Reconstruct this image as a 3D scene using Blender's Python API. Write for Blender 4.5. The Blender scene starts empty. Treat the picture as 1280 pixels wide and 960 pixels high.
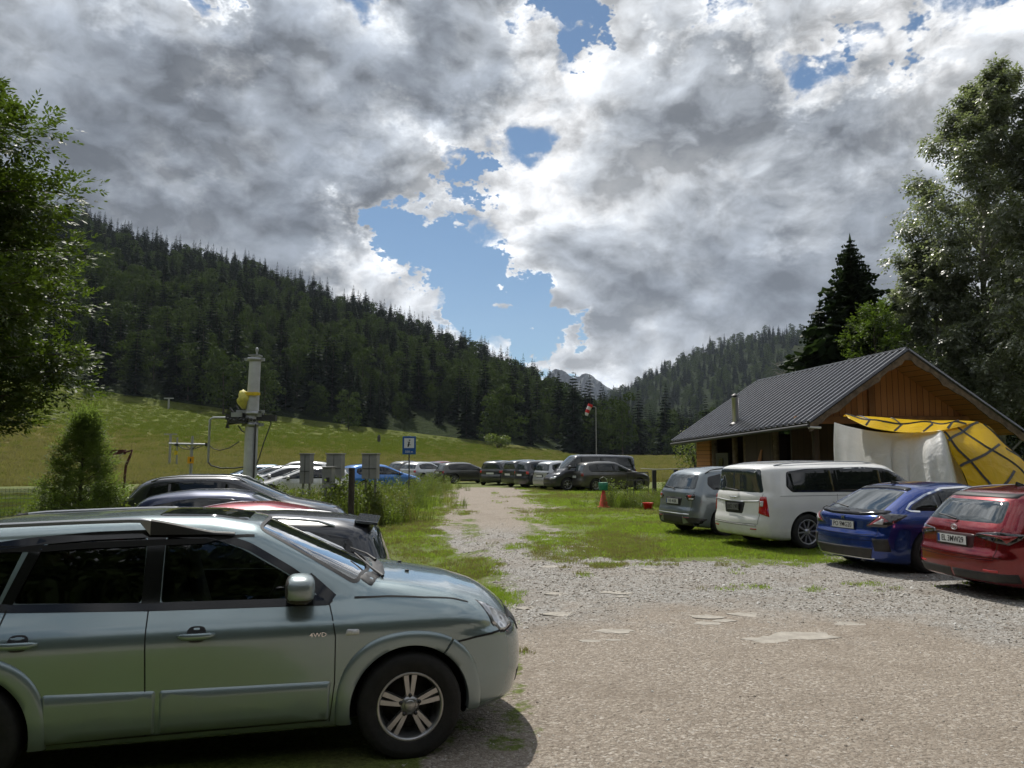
import bpy, bmesh, math, random, os
import numpy as np
from mathutils import Vector, Matrix
random.seed(7); RNG = np.random.default_rng(7)
SC = bpy.context.scene
COL = SC.collection
R = math.radians
CAMH = 1.85; PITCH = math.atan(91/960)

def ray(px, py):
    u = (px-640)/960; v = (480-py)/960
    return (u, math.cos(PITCH)-v*math.sin(PITCH), math.sin(PITCH)+v*math.cos(PITCH))
def gpt(px, py, z=0.0):
    r = ray(px, py); t = (z-CAMH)/r[2]
    return (r[0]*t, r[1]*t)
def at(px, py, Y):
    r = ray(px, py); t = Y/r[1]
    return Vector((r[0]*t, Y, CAMH+r[2]*t))

# ---------------------------------------------------------------- objects
def tag(o, label=None, cat=None, group=None, kind=None):
    if label: o['label'] = label
    if cat: o['category'] = cat
    if group: o['group'] = group
    if kind: o['kind'] = kind
    return o
def empty(name, loc=(0, 0, 0), rz=0.0, label=None, cat=None, group=None):
    o = bpy.data.objects.new(name, None); COL.objects.link(o)
    o.location = loc; o.rotation_euler = (0, 0, rz); o.empty_display_size = 0.2
    return tag(o, label, cat, group)
def link(name, me, parent=None, loc=None):
    o = bpy.data.objects.new(name, me); COL.objects.link(o)
    if parent: o.parent = parent
    if loc is not None: o.location = loc
    return o
def copy_tree(o, parent=None):
    c = o.copy(); COL.objects.link(c)
    if parent: c.parent = parent
    for ch in list(o.children): copy_tree(ch, c)
    return c

class MB:
    """collects primitives into one mesh"""
    def __init__(s): s.v = []; s.f = []; s.m = []; s.sm = []
    def add(s, vs, fs, m=0, smooth=False):
        b = len(s.v); s.v += [tuple(v) for v in vs]
        for f in fs: s.f.append([b+i for i in f]); s.m.append(m); s.sm.append(smooth)
    def box(s, c, d, m=0, rot=None, bev=0.0):
        x, y, z = [k/2 for k in d]
        vs = [Vector((sx*x, sy*y, sz*z)) for sx in (-1, 1) for sy in (-1, 1) for sz in (-1, 1)]
        if rot is not None: vs = [rot @ v for v in vs]
        vs = [v+Vector(c) for v in vs]
        s.add(vs, [(0, 1, 3, 2), (4, 6, 7, 5), (0, 4, 5, 1), (2, 3, 7, 6), (0, 2, 6, 4), (1, 5, 7, 3)], m)
    def beam(s, a, b, w, h, m=0, up=(0, 0, 1)):
        a = Vector(a); b = Vector(b); d = (b-a); L = d.length; d.normalize()
        u = Vector(up); r = d.cross(u)
        if r.length < 1e-4: r = d.cross(Vector((1, 0, 0)))
        r.normalize(); u = r.cross(d)
        rot = Matrix((d, r, u)).transposed()
        s.box((a+b)/2, (L, w, h), m, rot)
    def tube(s, pts, rad, n=8, m=0, cap=True, smooth=True):
        pts = [Vector(p) for p in pts]; k = len(pts)
        rad = rad if hasattr(rad, '__len__') else [rad]*k
        vs = []; prev = None
        for i, p in enumerate(pts):
            d = (pts[min(i+1, k-1)]-pts[max(i-1, 0)]).normalized()
            if prev is None:
                r = d.cross(Vector((0, 0, 1)))
                if r.length < 1e-3: r = d.cross(Vector((1, 0, 0)))
            else: r = prev-d*prev.dot(d)
            r.normalize(); prev = r; u = d.cross(r)
            for j in range(n):
                a = 2*math.pi*j/n
                vs.append(p+(r*math.cos(a)+u*math.sin(a))*rad[i])
        fs = [(i*n+j, i*n+(j+1) % n, (i+1)*n+(j+1) % n, (i+1)*n+j) for i in range(k-1) for j in range(n)]
        s.add(vs, fs, m, smooth)
        if cap: s.add(vs[:n], [tuple(range(n))[::-1]], m); s.add(vs[-n:], [tuple(range(n))], m)
    def lathe(s, prof, n=24, m=0, axis='z', origin=(0, 0, 0), smooth=True, cap=False, ms=None):
        vs = []
        for (r, h) in prof:
            for j in range(n):
                a = 2*math.pi*j/n
                if axis == 'z': p = (r*math.cos(a), r*math.sin(a), h)
                else: p = (r*math.cos(a), h, r*math.sin(a))
                vs.append((p[0]+origin[0], p[1]+origin[1], p[2]+origin[2]))
        b = len(s.v); s.v += vs
        for i in range(len(prof)-1):
            for j in range(n):
                s.f.append([b+i*n+j, b+i*n+(j+1) % n, b+(i+1)*n+(j+1) % n, b+(i+1)*n+j])
                s.m.append(ms[i] if ms else m); s.sm.append(smooth)
        if cap:
            for i in (0, len(prof)-1):
                s.f.append([b+i*n+j for j in range(n)]); s.m.append(m); s.sm.append(False)
    def prism(s, poly, a, b, m=0, axis='y'):
        """extrude 2D poly (x,z) along y from a to b (axis y) etc."""
        n = len(poly)
        def P(p, t):
            if axis == 'y': return (p[0], t, p[1])
            if axis == 'x': return (t, p[0], p[1])
            return (p[0], p[1], t)
        vs = [P(p, a) for p in poly]+[P(p, b) for p in poly]
        fs = [tuple(range(n))[::-1], tuple(range(n, 2*n))]+[(i, (i+1) % n, n+(i+1) % n, n+i) for i in range(n)]
        s.add(vs, fs, m)
    def mesh(s, name, mats, fix=True):
        me = bpy.data.meshes.new(name); me.from_pydata(s.v, [], s.f)
        for m in (mats if isinstance(mats, (list, tuple)) else [mats]): me.materials.append(m)
        me.polygons.foreach_set('material_index', s.m); me.polygons.foreach_set('use_smooth', s.sm)
        if fix:
            bm = bmesh.new(); bm.from_mesh(me); bmesh.ops.recalc_face_normals(bm, faces=bm.faces); bm.to_mesh(me); bm.free()
        me.update(); return me
    def build(s, name, mats, parent=None, loc=None, bevel=0.0, fix=True):
        me = s.mesh(name, mats, fix)
        if bevel > 0:
            bm = bmesh.new(); bm.from_mesh(me)
            es = [e for e in bm.edges if len(e.link_faces) == 2 and e.calc_face_angle(0) > 0.6]
            bmesh.ops.bevel(bm, geom=es, offset=bevel, segments=2, affect='EDGES', profile=0.7)
            bm.to_mesh(me); bm.free()
        return link(name, me, parent, loc)

def npmesh(name, V, F, mats, mi=None, smooth=False):
    """V (n,3), F (m,k) arrays -> mesh fast"""
    me = bpy.data.meshes.new(name); V = np.ascontiguousarray(V, np.float32); F = np.ascontiguousarray(F, np.int32)
    me.vertices.add(len(V)); me.vertices.foreach_set('co', V.ravel())
    k = F.shape[1]; me.loops.add(F.size); me.loops.foreach_set('vertex_index', F.ravel())
    me.polygons.add(len(F)); me.polygons.foreach_set('loop_start', np.arange(0, F.size, k, dtype=np.int32))
    for m in (mats if isinstance(mats, (list, tuple)) else [mats]): me.materials.append(m)
    if mi is not None: me.polygons.foreach_set('material_index', np.ascontiguousarray(mi, np.int32))
    me.polygons.foreach_set('use_smooth', np.full(len(F), smooth, bool))
    me.update(calc_edges=True); me.validate(); return me

# ---------------------------------------------------------------- materials
class NT:
    def __init__(s, tree): s.t = tree; s.n = tree.nodes; s.l = tree.links
    def node(s, t, **kw):
        nd = s.n.new(t)
        for k, v in kw.items():
            if k == 'inp':
                for i, val in v.items():
                    if hasattr(val, 'default_value') and hasattr(val, 'is_output'): s.l.new(val, nd.inputs[i])
                    else: nd.inputs[i].default_value = val
            else: setattr(nd, k, v)
        return nd
    def math(s, op, a, b=None, c=None, clamp=False):
        nd = s.n.new('ShaderNodeMath'); nd.operation = op; nd.use_clamp = clamp
        for i, x in enumerate((a, b, c)):
            if x is None: continue
            if hasattr(x, 'is_output'): s.l.new(x, nd.inputs[i])
            else: nd.inputs[i].default_value = x
        return nd.outputs[0]
    def vmath(s, op, a, b=None, out=0):
        nd = s.n.new('ShaderNodeVectorMath'); nd.operation = op
        for i, x in enumerate((a, b)):
            if x is None: continue
            if hasattr(x, 'is_output'): s.l.new(x, nd.inputs[i])
            else: nd.inputs[i].default_value = x
        return nd.outputs[out]
    def mix(s, f, a, b, blend='MIX'):
        nd = s.n.new('ShaderNodeMix'); nd.data_type = 'RGBA'; nd.blend_type = blend
        for i, x in ((0, f), (6, a), (7, b)):
            if hasattr(x, 'is_output'): s.l.new(x, nd.inputs[i])
            else:
                if i > 0 and len(x) == 3: x = (*x, 1)
                nd.inputs[i].default_value = x
        return nd.outputs[2]
    def ramp(s, f, pts, interp='LINEAR'):
        nd = s.n.new('ShaderNodeValToRGB'); nd.color_ramp.interpolation = interp
        e = nd.color_ramp.elements
        while len(e) > 1: e.remove(e[-1])
        e[0].position = pts[0][0]; e[0].color = col4(pts[0][1])
        for p, c in pts[1:]:
            q = e.new(p); q.color = col4(c)
        s.l.new(f, nd.inputs[0]); return nd.outputs[0]
    def maprange(s, v, a, b, c=0.0, d=1.0, smooth=False):
        nd = s.n.new('ShaderNodeMapRange'); nd.interpolation_type = 'SMOOTHSTEP' if smooth else 'LINEAR'
        s.l.new(v, nd.inputs[0])
        for i, x in enumerate((a, b, c, d)): nd.inputs[i+1].default_value = x
        return nd.outputs[0]
    def noise(s, vec, scale, detail=4, rough=0.5, out=0, dist=0.0):
        nd = s.n.new('ShaderNodeTexNoise'); nd.inputs['Scale'].default_value = scale
        nd.inputs['Detail'].default_value = detail; nd.inputs['Roughness'].default_value = rough
        nd.inputs['Distortion'].default_value = dist
        if vec is not None: s.l.new(vec, nd.inputs['Vector'])
        return nd.outputs[out]
    def voro(s, vec, scale, feature='F1', out=0, rand=1.0):
        nd = s.n.new('ShaderNodeTexVoronoi'); nd.feature = feature; nd.inputs['Scale'].default_value = scale
        nd.inputs['Randomness'].default_value = rand
        if vec is not None: s.l.new(vec, nd.inputs['Vector'])
        return nd.outputs[out]
    def bump(s, h, strength=0.3, dist=0.01, normal=None):
        nd = s.n.new('ShaderNodeBump'); nd.inputs['Strength'].default_value = strength; nd.inputs['Distance'].default_value = dist
        s.l.new(h, nd.inputs['Height'])
        if normal is not None: s.l.new(normal, nd.inputs['Normal'])
        return nd.outputs[0]
    def attr(s, name, out=2):
        nd = s.n.new('ShaderNodeAttribute'); nd.attribute_name = name; return nd.outputs[out]
    def coord(s, out='Object'):
        nd = s.n.new('ShaderNodeTexCoord'); return nd.outputs[out]
    def geo(s, out='Position'):
        nd = s.n.new('ShaderNodeNewGeometry'); return nd.outputs[out]
def col4(c):
    if not hasattr(c, '__len__'): c = (c, c, c)
    return tuple(c) if len(c) == 4 else (*c, 1.0)

def mat(name, base=(0.5, 0.5, 0.5), rough=0.5, metal=0.0, coat=0.0, coat_rough=0.03, spec=0.5, fn=None, var=0.0, vscale=8.0,
        bump=0.0, bscale=40.0, trans=0.0, emit=None, dirt=0.0):
    m = bpy.data.materials.new(name); m.use_nodes = True
    t = NT(m.node_tree); b = t.n['Principled BSDF']
    b.inputs['Base Color'].default_value = col4(base); b.inputs['Roughness'].default_value = rough
    b.inputs['Metallic'].default_value = metal; b.inputs['Coat Weight'].default_value = coat
    b.inputs['Coat Roughness'].default_value = coat_rough; b.inputs['Specular IOR Level'].default_value = spec
    if emit: b.inputs['Emission Color'].default_value = col4(emit[0]); b.inputs['Emission Strength'].default_value = emit[1]
    if var or dirt:
        p = t.coord('Object'); n = t.noise(p, vscale, 5, 0.6)
        lo = tuple(c*(1-var) for c in col4(base)[:3]); hi = tuple(min(1, c*(1+var)) for c in col4(base)[:3])
        c = t.mix(t.maprange(n, 0.3, 0.7), lo, hi)
        if dirt:
            z = t.node('ShaderNodeSeparateXYZ', inp={0: p}).outputs[2]
            f = t.math('MULTIPLY', t.maprange(z, 0.75, 0.1), t.maprange(t.noise(p, 5, 6, .65), .35, .7))
            f = t.math('MULTIPLY', f, dirt)
            c = t.mix(f, c, (0.16, 0.14, 0.11))
            t.l.new(t.math('ADD', t.math('MULTIPLY', f, .5), rough), b.inputs['Roughness'])
        t.l.new(c, b.inputs['Base Color'])
    if bump:
        t.l.new(t.bump(t.noise(t.coord('Object'), bscale, 6, 0.6), bump, 0.02), b.inputs['Normal'])
    if fn: fn(t, b)
    return m

def leaf_mat(name, c1, c2, rough=0.45, trans=0.35, spec=0.4, scale=0.6):
    m = bpy.data.materials.new(name); m.use_nodes = True; t = NT(m.node_tree); b = t.n['Principled BSDF']; out = t.n['Material Output']
    a = t.attr('rnd'); n = t.noise(t.geo(), scale, 3, .6)
    f = t.math('ADD', t.math('MULTIPLY', a, .55), t.math('MULTIPLY', t.maprange(n, .3, .7), .45))
    ri = t.node('ShaderNodeObjectInfo').outputs['Random']
    f = t.math('ADD', t.math('MULTIPLY', f, .75), t.math('MULTIPLY', ri, .25))
    c = t.mix(f, c1, c2); t.l.new(c, b.inputs['Base Color'])
    b.inputs['Roughness'].default_value = rough; b.inputs['Specular IOR Level'].default_value = spec
    tr = t.node('ShaderNodeBsdfTranslucent'); cc = t.mix(0.5, c, tuple(min(1, x*2.2) for x in (c2[0]*1.1, c2[1]*1.3, c2[2]*.5)))
    t.l.new(cc, tr.inputs[0])
    mx = t.node('ShaderNodeMixShader', inp={0: trans}); t.l.new(b.outputs[0], mx.inputs[1]); t.l.new(tr.outputs[0], mx.inputs[2])
    t.l.new(mx.outputs[0], out.inputs[0]); return m

def set_rnd(me, vals, dom='FACE'):
    a = me.attributes.new('rnd', 'FLOAT', dom); a.data.foreach_set('value', np.ascontiguousarray(vals, np.float32))

# ---------------------------------------------------------------- interpolation helpers
def interp_fn(pts, smooth=0.04, ext=True):
    xs = np.array([p[0] for p in pts], float); ys = np.array([p[1] for p in pts], float)
    lo, hi = xs[0]-0.6, xs[-1]+0.6; step = 0.005
    g = np.arange(lo, hi, step)
    y = np.interp(g, xs, ys)
    if ext:
        s0 = (ys[1]-ys[0])/(xs[1]-xs[0]); s1 = (ys[-1]-ys[-2])/(xs[-1]-xs[-2])
        y = np.where(g < xs[0], ys[0]+s0*(g-xs[0]), y); y = np.where(g > xs[-1], ys[-1]+s1*(g-xs[-1]), y)
    if smooth > 0:
        k = max(1, int(smooth/step)); w = np.hanning(2*k+3); w /= w.sum()
        y = np.convolve(np.pad(y, k+1, mode='edge'), w, mode='valid')[:len(g)]
    return lambda q: np.interp(q, g, y)
def smax(a, b, k):
    h = np.maximum(k-np.abs(a-b), 0)/k
    return np.maximum(a, b)+h*h*k*0.25
def rpoly(pts, r=0.03, n=4):
    """round the corners of a polygon"""
    out = []; N = len(pts); rr = r if hasattr(r, '__len__') else [r]*N
    for i in range(N):
        p = Vector(pts[i][:2]); a = Vector(pts[i-1][:2]); b = Vector(pts[(i+1) % N][:2])
        da = a-p; db = b-p; q = min(rr[i], da.length*.45, db.length*.45)
        if q < 1e-4: out.append(tuple(p)); continue
        A = p+da.normalized()*q; B = p+db.normalized()*q
        for k in range(n+1):
            t = k/n; out.append(tuple(A*(1-t)**2+p*2*t*(1-t)+B*t*t))
    return out
# ---------------------------------------------------------------- camera, light, sky
cam = bpy.data.cameras.new('camera'); co = bpy.data.objects.new('camera', cam); COL.objects.link(co)
co.location = (0, 0, CAMH); co.rotation_euler = (R(90)+PITCH, 0, 0)
cam.sensor_width = 36; cam.lens = 27; cam.clip_end = 12000; cam.clip_start = .05; SC.camera = co
SC.view_settings.view_transform = 'Standard'; SC.view_settings.look = 'None'; SC.view_settings.gamma = 1
SC.view_settings.exposure = 0.12
SUN_AZ, SUN_EL = R(-17), R(56)
sd = Vector((math.sin(SUN_AZ)*math.cos(SUN_EL), math.cos(SUN_AZ)*math.cos(SUN_EL), math.sin(SUN_EL)))
sl = bpy.data.lights.new('sun', 'SUN'); sl.energy = 4.3; sl.angle = R(0.53); sl.color = (1, .95, .87)
so = bpy.data.objects.new('sun', sl); COL.objects.link(so); so.rotation_euler = sd.to_track_quat('Z', 'Y').to_euler(); so.location = (0, 0, 40)
SC.cycles.use_adaptive_sampling = True; SC.cycles.adaptive_threshold = 0.025
SC.cycles.max_bounces = 5; SC.cycles.diffuse_bounces = 2; SC.cycles.glossy_bounces = 3; SC.cycles.transmission_bounces = 4
SC.cycles.transparent_max_bounces = 8; SC.cycles.volume_bounces = 0
SC.cycles.use_denoising = True
SC.cycles.caustics_reflective = False; SC.cycles.caustics_refractive = False
SC.cycles.sample_clamp_indirect = 4

def make_world():
    w = bpy.data.worlds.new('World'); SC.world = w; w.use_nodes = True
    t = NT(w.node_tree); bg = t.n['Background']
    sky = t.node('ShaderNodeTexSky', sky_type='NISHITA'); sky.sun_disc = False
    sky.sun_elevation = SUN_EL; sky.sun_rotation = SUN_AZ; sky.altitude = 900; sky.air_density = 1.0; sky.dust_density = .5; sky.ozone_density = 2.0
    D = t.coord('Generated')
    cv = t.node('ShaderNodeMapping', inp={0: D, 3: (3.0, 3.0, 4.4), 1: (1.7, 4.2, .6)}).outputs[0]
    wn = t.noise(cv, 1.7, 3, .62, out=1)
    wv = t.vmath('SCALE', t.vmath('SUBTRACT', wn, (0.5, 0.5, 0.5))); wv.node.inputs[3].default_value = 0.30
    cw = t.vmath('ADD', cv, wv)
    def dens(v):
        a = t.noise(v, 1.55, 8, .575)
        vo = t.voro(v, 2.6); vo.node.inputs['Detail'].default_value = 2.5; vo.node.inputs['Roughness'].default_value = .55; vo.node.normalize = True
        return t.math('SUBTRACT', t.math('ADD', t.math('MULTIPLY', a, 3.2), -.62), t.math('MULTIPLY', vo, 1.3))
    d0 = dens(cw); d1 = dens(t.vmath('ADD', cw, (-0.03, 0.0, 0.085)))
    bw = t.noise(cv, 3.2, 5, .66, out=1); bs_ = t.vmath('SCALE', t.vmath('SUBTRACT', bw, (.5, .5, .5))); bs_.node.inputs[3].default_value = .30
    DW = t.vmath('NORMALIZE', t.vmath('ADD', D, bs_))
    def field(blobs):
        base = None
        for px_, py_, rad, amp in blobs:
            v = Vector(ray(px_, py_)).normalized(); c = math.cos(math.atan(rad/960)); dt = t.vmath('DOT_PRODUCT', DW, tuple(v), out=1)
            q = t.math('MULTIPLY', t.maprange(dt, c, 1.0, 0, 1, smooth=True), amp); base = q if base is None else t.math('ADD', base, q)
        return base
    tot = t.math('ADD', d0, field(CLOUD_BLOBS))
    cover = t.maprange(tot, .28, .60, 0, 1, smooth=True)
    core = t.maprange(tot, .40, 1.5)
    grey = t.math('ADD', t.math('ADD', t.math('MULTIPLY', core, .52), .0), field(TONE_BLOBS))
    grey = t.math('ADD', grey, t.math('MULTIPLY', t.math('SUBTRACT', t.noise(cw, 1.5, 4, .6), .5), .9), clamp=True)
    # thin rims are back-lit and bright, deep cores are grey
    ccol = t.ramp(grey, [(0, (.92, .93, .945)), (.18, (.70, .725, .755)), (.42, (.43, .46, .50)), (.7, (.255, .282, .322)), (1, (.16, .182, .216))])
    rel = t.math('SUBTRACT', d0, d1)
    br = t.math('ADD', 1.0, t.math('MULTIPLY', rel, 2.0)); br = t.math('MAXIMUM', t.math('MINIMUM', br, 1.9), .52)
    k = t.vmath('SCALE', ccol); t.l.new(br, k.node.inputs[3])
    sg = t.vmath('DOT_PRODUCT', D, tuple(sd), out=1)
    glow = t.math('ADD', 1.0, t.math('MULTIPLY', t.math('POWER', t.math('MAXIMUM', sg, 0.0), 14.0), 1.0))
    k2 = t.vmath('SCALE', k); t.l.new(t.math('MULTIPLY', glow, CLOUD_GAIN), k2.node.inputs[3])
    out = t.mix(cover, t.mix(1.0, sky.outputs[0], (.62, .76, .80), 'MULTIPLY'), k2)
    t.l.new(out, bg.inputs[0]); bg.inputs[1].default_value = 0.1
    w.cycles.sampling_method = 'MANUAL'; w.cycles.sample_map_resolution = 512
CLOUD_GAIN = 9.0
# (px, py, radius px, amount)   positive = thicker cloud, negative = gap of blue
CLOUD_BLOBS = [(508, 300, 60, -.95), (560, 345, 42, -.62), (612, 372, 58, -.85), (675, 405, 56, -1.0), (578, 222, 32, -.6), (690, 50, 25, -.3), (740, 10, 55, -.75), (905, 40, 50, -.7), (1005, 100, 65, -.8), (1095, 75, 45, -.8), (270, 5, 30, -.7), (640, 395, 13, .9), (545, 392, 22, .8), (1180, 20, 50, -.5),
               (150, 140, 420, .55), (420, 170, 200, .30), (850, 190, 220, .40), (950, 330, 280, .5), (560, 40, 110, .35), (690, 250, 100, .35), (1150, 330, 240, .5), (750, 430, 80, .5), (350, 290, 150, .5), (1180, 160, 200, .4), (30, 330, 200, .5)]
TONE_BLOBS = [(200, 120, 330, .30), (400, 90, 160, .24), (590, 50, 130, .34), (360, 300, 120, .16), (930, 260, 200, .16), (1020, 340, 200, .16), (740, 160, 60, .12), (1000, 200, 400, -.08), (100, 260, 150, .12), (250, 25, 70, -.35), (480, 200, 90, -.16), (640, 210, 120, -.16), (700, 110, 90, -.12), (1180, 60, 180, -.16), (960, 225, 60, -.2), (450, 330, 60, -.25), (205, 240, 60, -.2), (330, 200, 60, -.15), (620, 330, 80, -.16), (1030, 250, 50, -.2)]
make_world()

def vnoise(X, Y, f, seed=0):
    x = np.asarray(X)*f+seed*17.3; y = np.asarray(Y)*f-seed*9.1; xi = np.floor(x); yi = np.floor(y); fx = x-xi; fy = y-yi; fx = fx*fx*(3-2*fx); fy = fy*fy*(3-2*fy)
    h = lambda a, b: np.modf(np.abs(np.sin(a*127.1+b*311.7+seed*74.7)*43758.5453))[0]
    return (h(xi, yi)*(1-fx)+h(xi+1, yi)*fx)*(1-fy)+(h(xi, yi+1)*(1-fx)+h(xi+1, yi+1)*fx)*fy
def fbm(X, Y, f, o=4, seed=0):
    s_ = 0; a = .5; tot_ = 0
    for k in range(o): s_ = s_+a*vnoise(X, Y, f*2.03**k, seed+k); tot_ += a; a *= .55
    return s_/tot_
# ---------------------------------------------------------------- terrain
def sst(t): t = np.clip(t, 0, 1); return t*t*(3-2*t)
def th_of(px): return math.degrees(math.atan((px-640)/960))
_l = [(-600, 215), (-200, 232), (-60, 246), (100, 270), (160, 288), (215, 301), (300, 319), (380, 346), (450, 369), (520, 396), (590, 426), (640, 452), (690, 482), (730, 515), (770, 545), (820, 562), (900, 568)]
LTH = np.array([th_of(a) for a, b in _l]); LTE = np.array([(571-b-np.interp(a, [100, 300, 450, 600, 700], [58, 42, 36, 32, 28]))/960 for a, b in _l]); LRR = np.interp(LTH, [-50, -30, 0, 8], [560, 540, 430, 330])
_r = [(500, 575), (600, 562), (680, 530), (740, 495), (780, 476), (830, 449), (900, 422), (960, 412), (1010, 410), (1100, 402), (1300, 392), (1700, 410)]
RTH = np.array([th_of(a) for a, b in _r]); RTE = np.array([(571-b-16)/960 for a, b in _r])
def zground(x, y):
    x = np.asarray(x, float); y = np.asarray(y, float)
    r = np.hypot(x, y); th = np.degrees(np.arctan2(x, y))
    tf = np.clip(th, -55, 55); a = np.tan(np.radians(tf))
    dip = -.06*sst((0.9-x)/1.2)*sst((16-y)/4)-.2*sst((-.2-x)/1.5)*sst((y-5.2)/2.4)*sst((20-y)/5)
    dip = np.where(y > 0, dip, 0)
    e = np.clip(.0012+(.1-a)*.104, .001, .085)
    z200 = 1.85+e*200
    m = z200*np.clip((r-58)/142, 0, None)**1.25
    m = np.where(r > 200, z200, m)
    rl = np.interp(tf, LTH, LRR); el = np.interp(tf, LTH, LTE)
    zr = CAMH+el*rl
    u = (r-200)/(rl-200)
    hl = np.where(u < 0, -99, np.where(u < 1, (zr-z200)*np.clip(u, 0, 1)**.93, (zr-z200)-(r-rl)*.30))
    hl = z200+hl
    er = np.interp(tf, RTH, RTE); zrr = CAMH+er*1100
    u2 = (r-540)/560
    hr = 1.0+np.where(u2 < 0, 0, np.where(u2 < 1, (zrr-1)*sst(u2*.5+.5*u2**2*.0+0)*1.0, 0))
    hr = np.where(u2 < 0, 0.0, np.where(u2 < 1, 1+(zrr-1)*np.clip(u2, 0, 1)**1.05, zrr-(r-1100)*.3))
    z = np.where(r < 200, m, np.maximum(np.maximum(hl, hr), 0.0+np.where(r < 540, np.minimum(z200, 3), 0)))
    # behind the photographer a wooded slope
    back = sst((np.abs(th)-62)/30)
    hb = np.clip((r-34)/230, 0, 1)**1.1*100
    z = z*(1-back)+hb*back
    return z+dip
def zg(x, y): return float(zground(x, y))

def poly_sd(P, X, Y):
    """signed distance, + inside"""
    P = np.array(P); d = np.full(X.shape, 1e9); ins = np.zeros(X.shape, bool)
    for i in range(len(P)):
        ax, ay = P[i-1]; bx, by = P[i]
        t = np.clip(((X-ax)*(bx-ax)+(Y-ay)*(by-ay))/((bx-ax)**2+(by-ay)**2+1e-12), 0, 1)
        d = np.minimum(d, np.hypot(X-ax-t*(bx-ax), Y-ay-t*(by-ay)))
        c = ((ay > Y) != (by > Y)) & (X < (bx-ax)*(Y-ay)/(by-ay+1e-12)+ax)
        ins ^= c
    return np.where(ins, d, -d)
def G(*pts): return [gpt(*p) for p in pts]
GRAVEL = [(-1.6, 1.0)]+G((560, 935), (590, 880), (640, 850), (650, 800), (640, 757), (622, 722), (604, 692), (590, 664), (582, 645), (570, 624), (556, 613), (575, 609.5), (642, 610), (656, 616), (664, 627), (682, 641), (704, 662), (715, 684), (780, 697), (880, 701), (1000, 706), (1050, 700), (1085, 685), (1200, 684), (1500, 690), (2500, 690))+[(40, 6), (40, -30), (-20, -30), (-8, 0)]
TRACK_BIAS = .4
TRACK = G((620, 690), (640, 655), (610, 632), (600, 615), (630, 615), (650, 632), (700, 675), (700, 700))
def masks(X, Y):
    sd_ = poly_sd(GRAVEL, X, Y); r = np.hypot(X, Y)
    w = .28+.012*r
    gravel = sst(sd_/w*.5+.5)
    tr = sst(poly_sd(TRACK, X, Y)/.8+.3)
    n1 = fbm(X, Y, .55, 5, 3); n2 = fbm(X, Y, 2.2, 4, 5)
    gravel = sst(((sd_+.5*sst((r-13)/5))/w+(n1-.5)*3.0+(n2-.5)*1.6)*.5+.5)
    # worn, half grassed patches
    zone = sst((r-8.5)/4)*sst((45-r)/6)
    patch = sst((fbm(X, Y, .42, 4, 11)+.45*(n2-.5)-.425)/.10)*(.30*tr+.95*sst((Y-.10*X-9.2)/3)*sst((X+1)/3))
    patch = np.maximum(patch, .8*sst((.9-np.abs(sd_))/.9)*sst((n1-.45)/.12))
    gravel = gravel*(1-.72*zone*np.clip(patch, 0, 1))
    for (px, py, rx, ry, a) in [(640, 905, .35, .8, .5), (652, 860, .25, .5, .4)]:
        gx, gy = gpt(px, py); gravel = gravel*(1-a*np.exp(-((X-gx)/rx)**2-((Y-gy)/ry)**2))
    grey = sst((Y-(7.9-.10*X)+3.2*(n1-.5)+1.5*(n2-.5))/3.0)*sst((24-r)/8)
    return gravel, grey

def polar(name, ths, rs, mats, closed=False, center=False):
    T, Rr = np.meshgrid(np.radians(ths), rs); X = Rr*np.sin(T); Y = Rr*np.cos(T); Z = zground(X, Y)
    V = np.stack([X.ravel(), Y.ravel(), Z.ravel()], 1); n = len(ths); m = len(rs)
    i, j = np.meshgrid(np.arange(m-1), np.arange(n if closed else n-1), indexing='ij')
    a = i*n+j; b = i*n+(j+1) % n; F = np.stack([a, b, b+n, a+n], -1).reshape(-1, 4)
    return V, F[:, ::-1]
TH = np.concatenate([np.arange(-180, -52, 4.0), np.arange(-52, 52, .25), np.arange(52, 180, 4.0)])
rs_g = np.concatenate([[.05, .6], np.geomspace(1.2, 58, 270)])
TH2 = np.concatenate([np.arange(-180, -60, 5.0), np.arange(-60, 60, .6), np.arange(60, 180, 5.0)])

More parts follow.
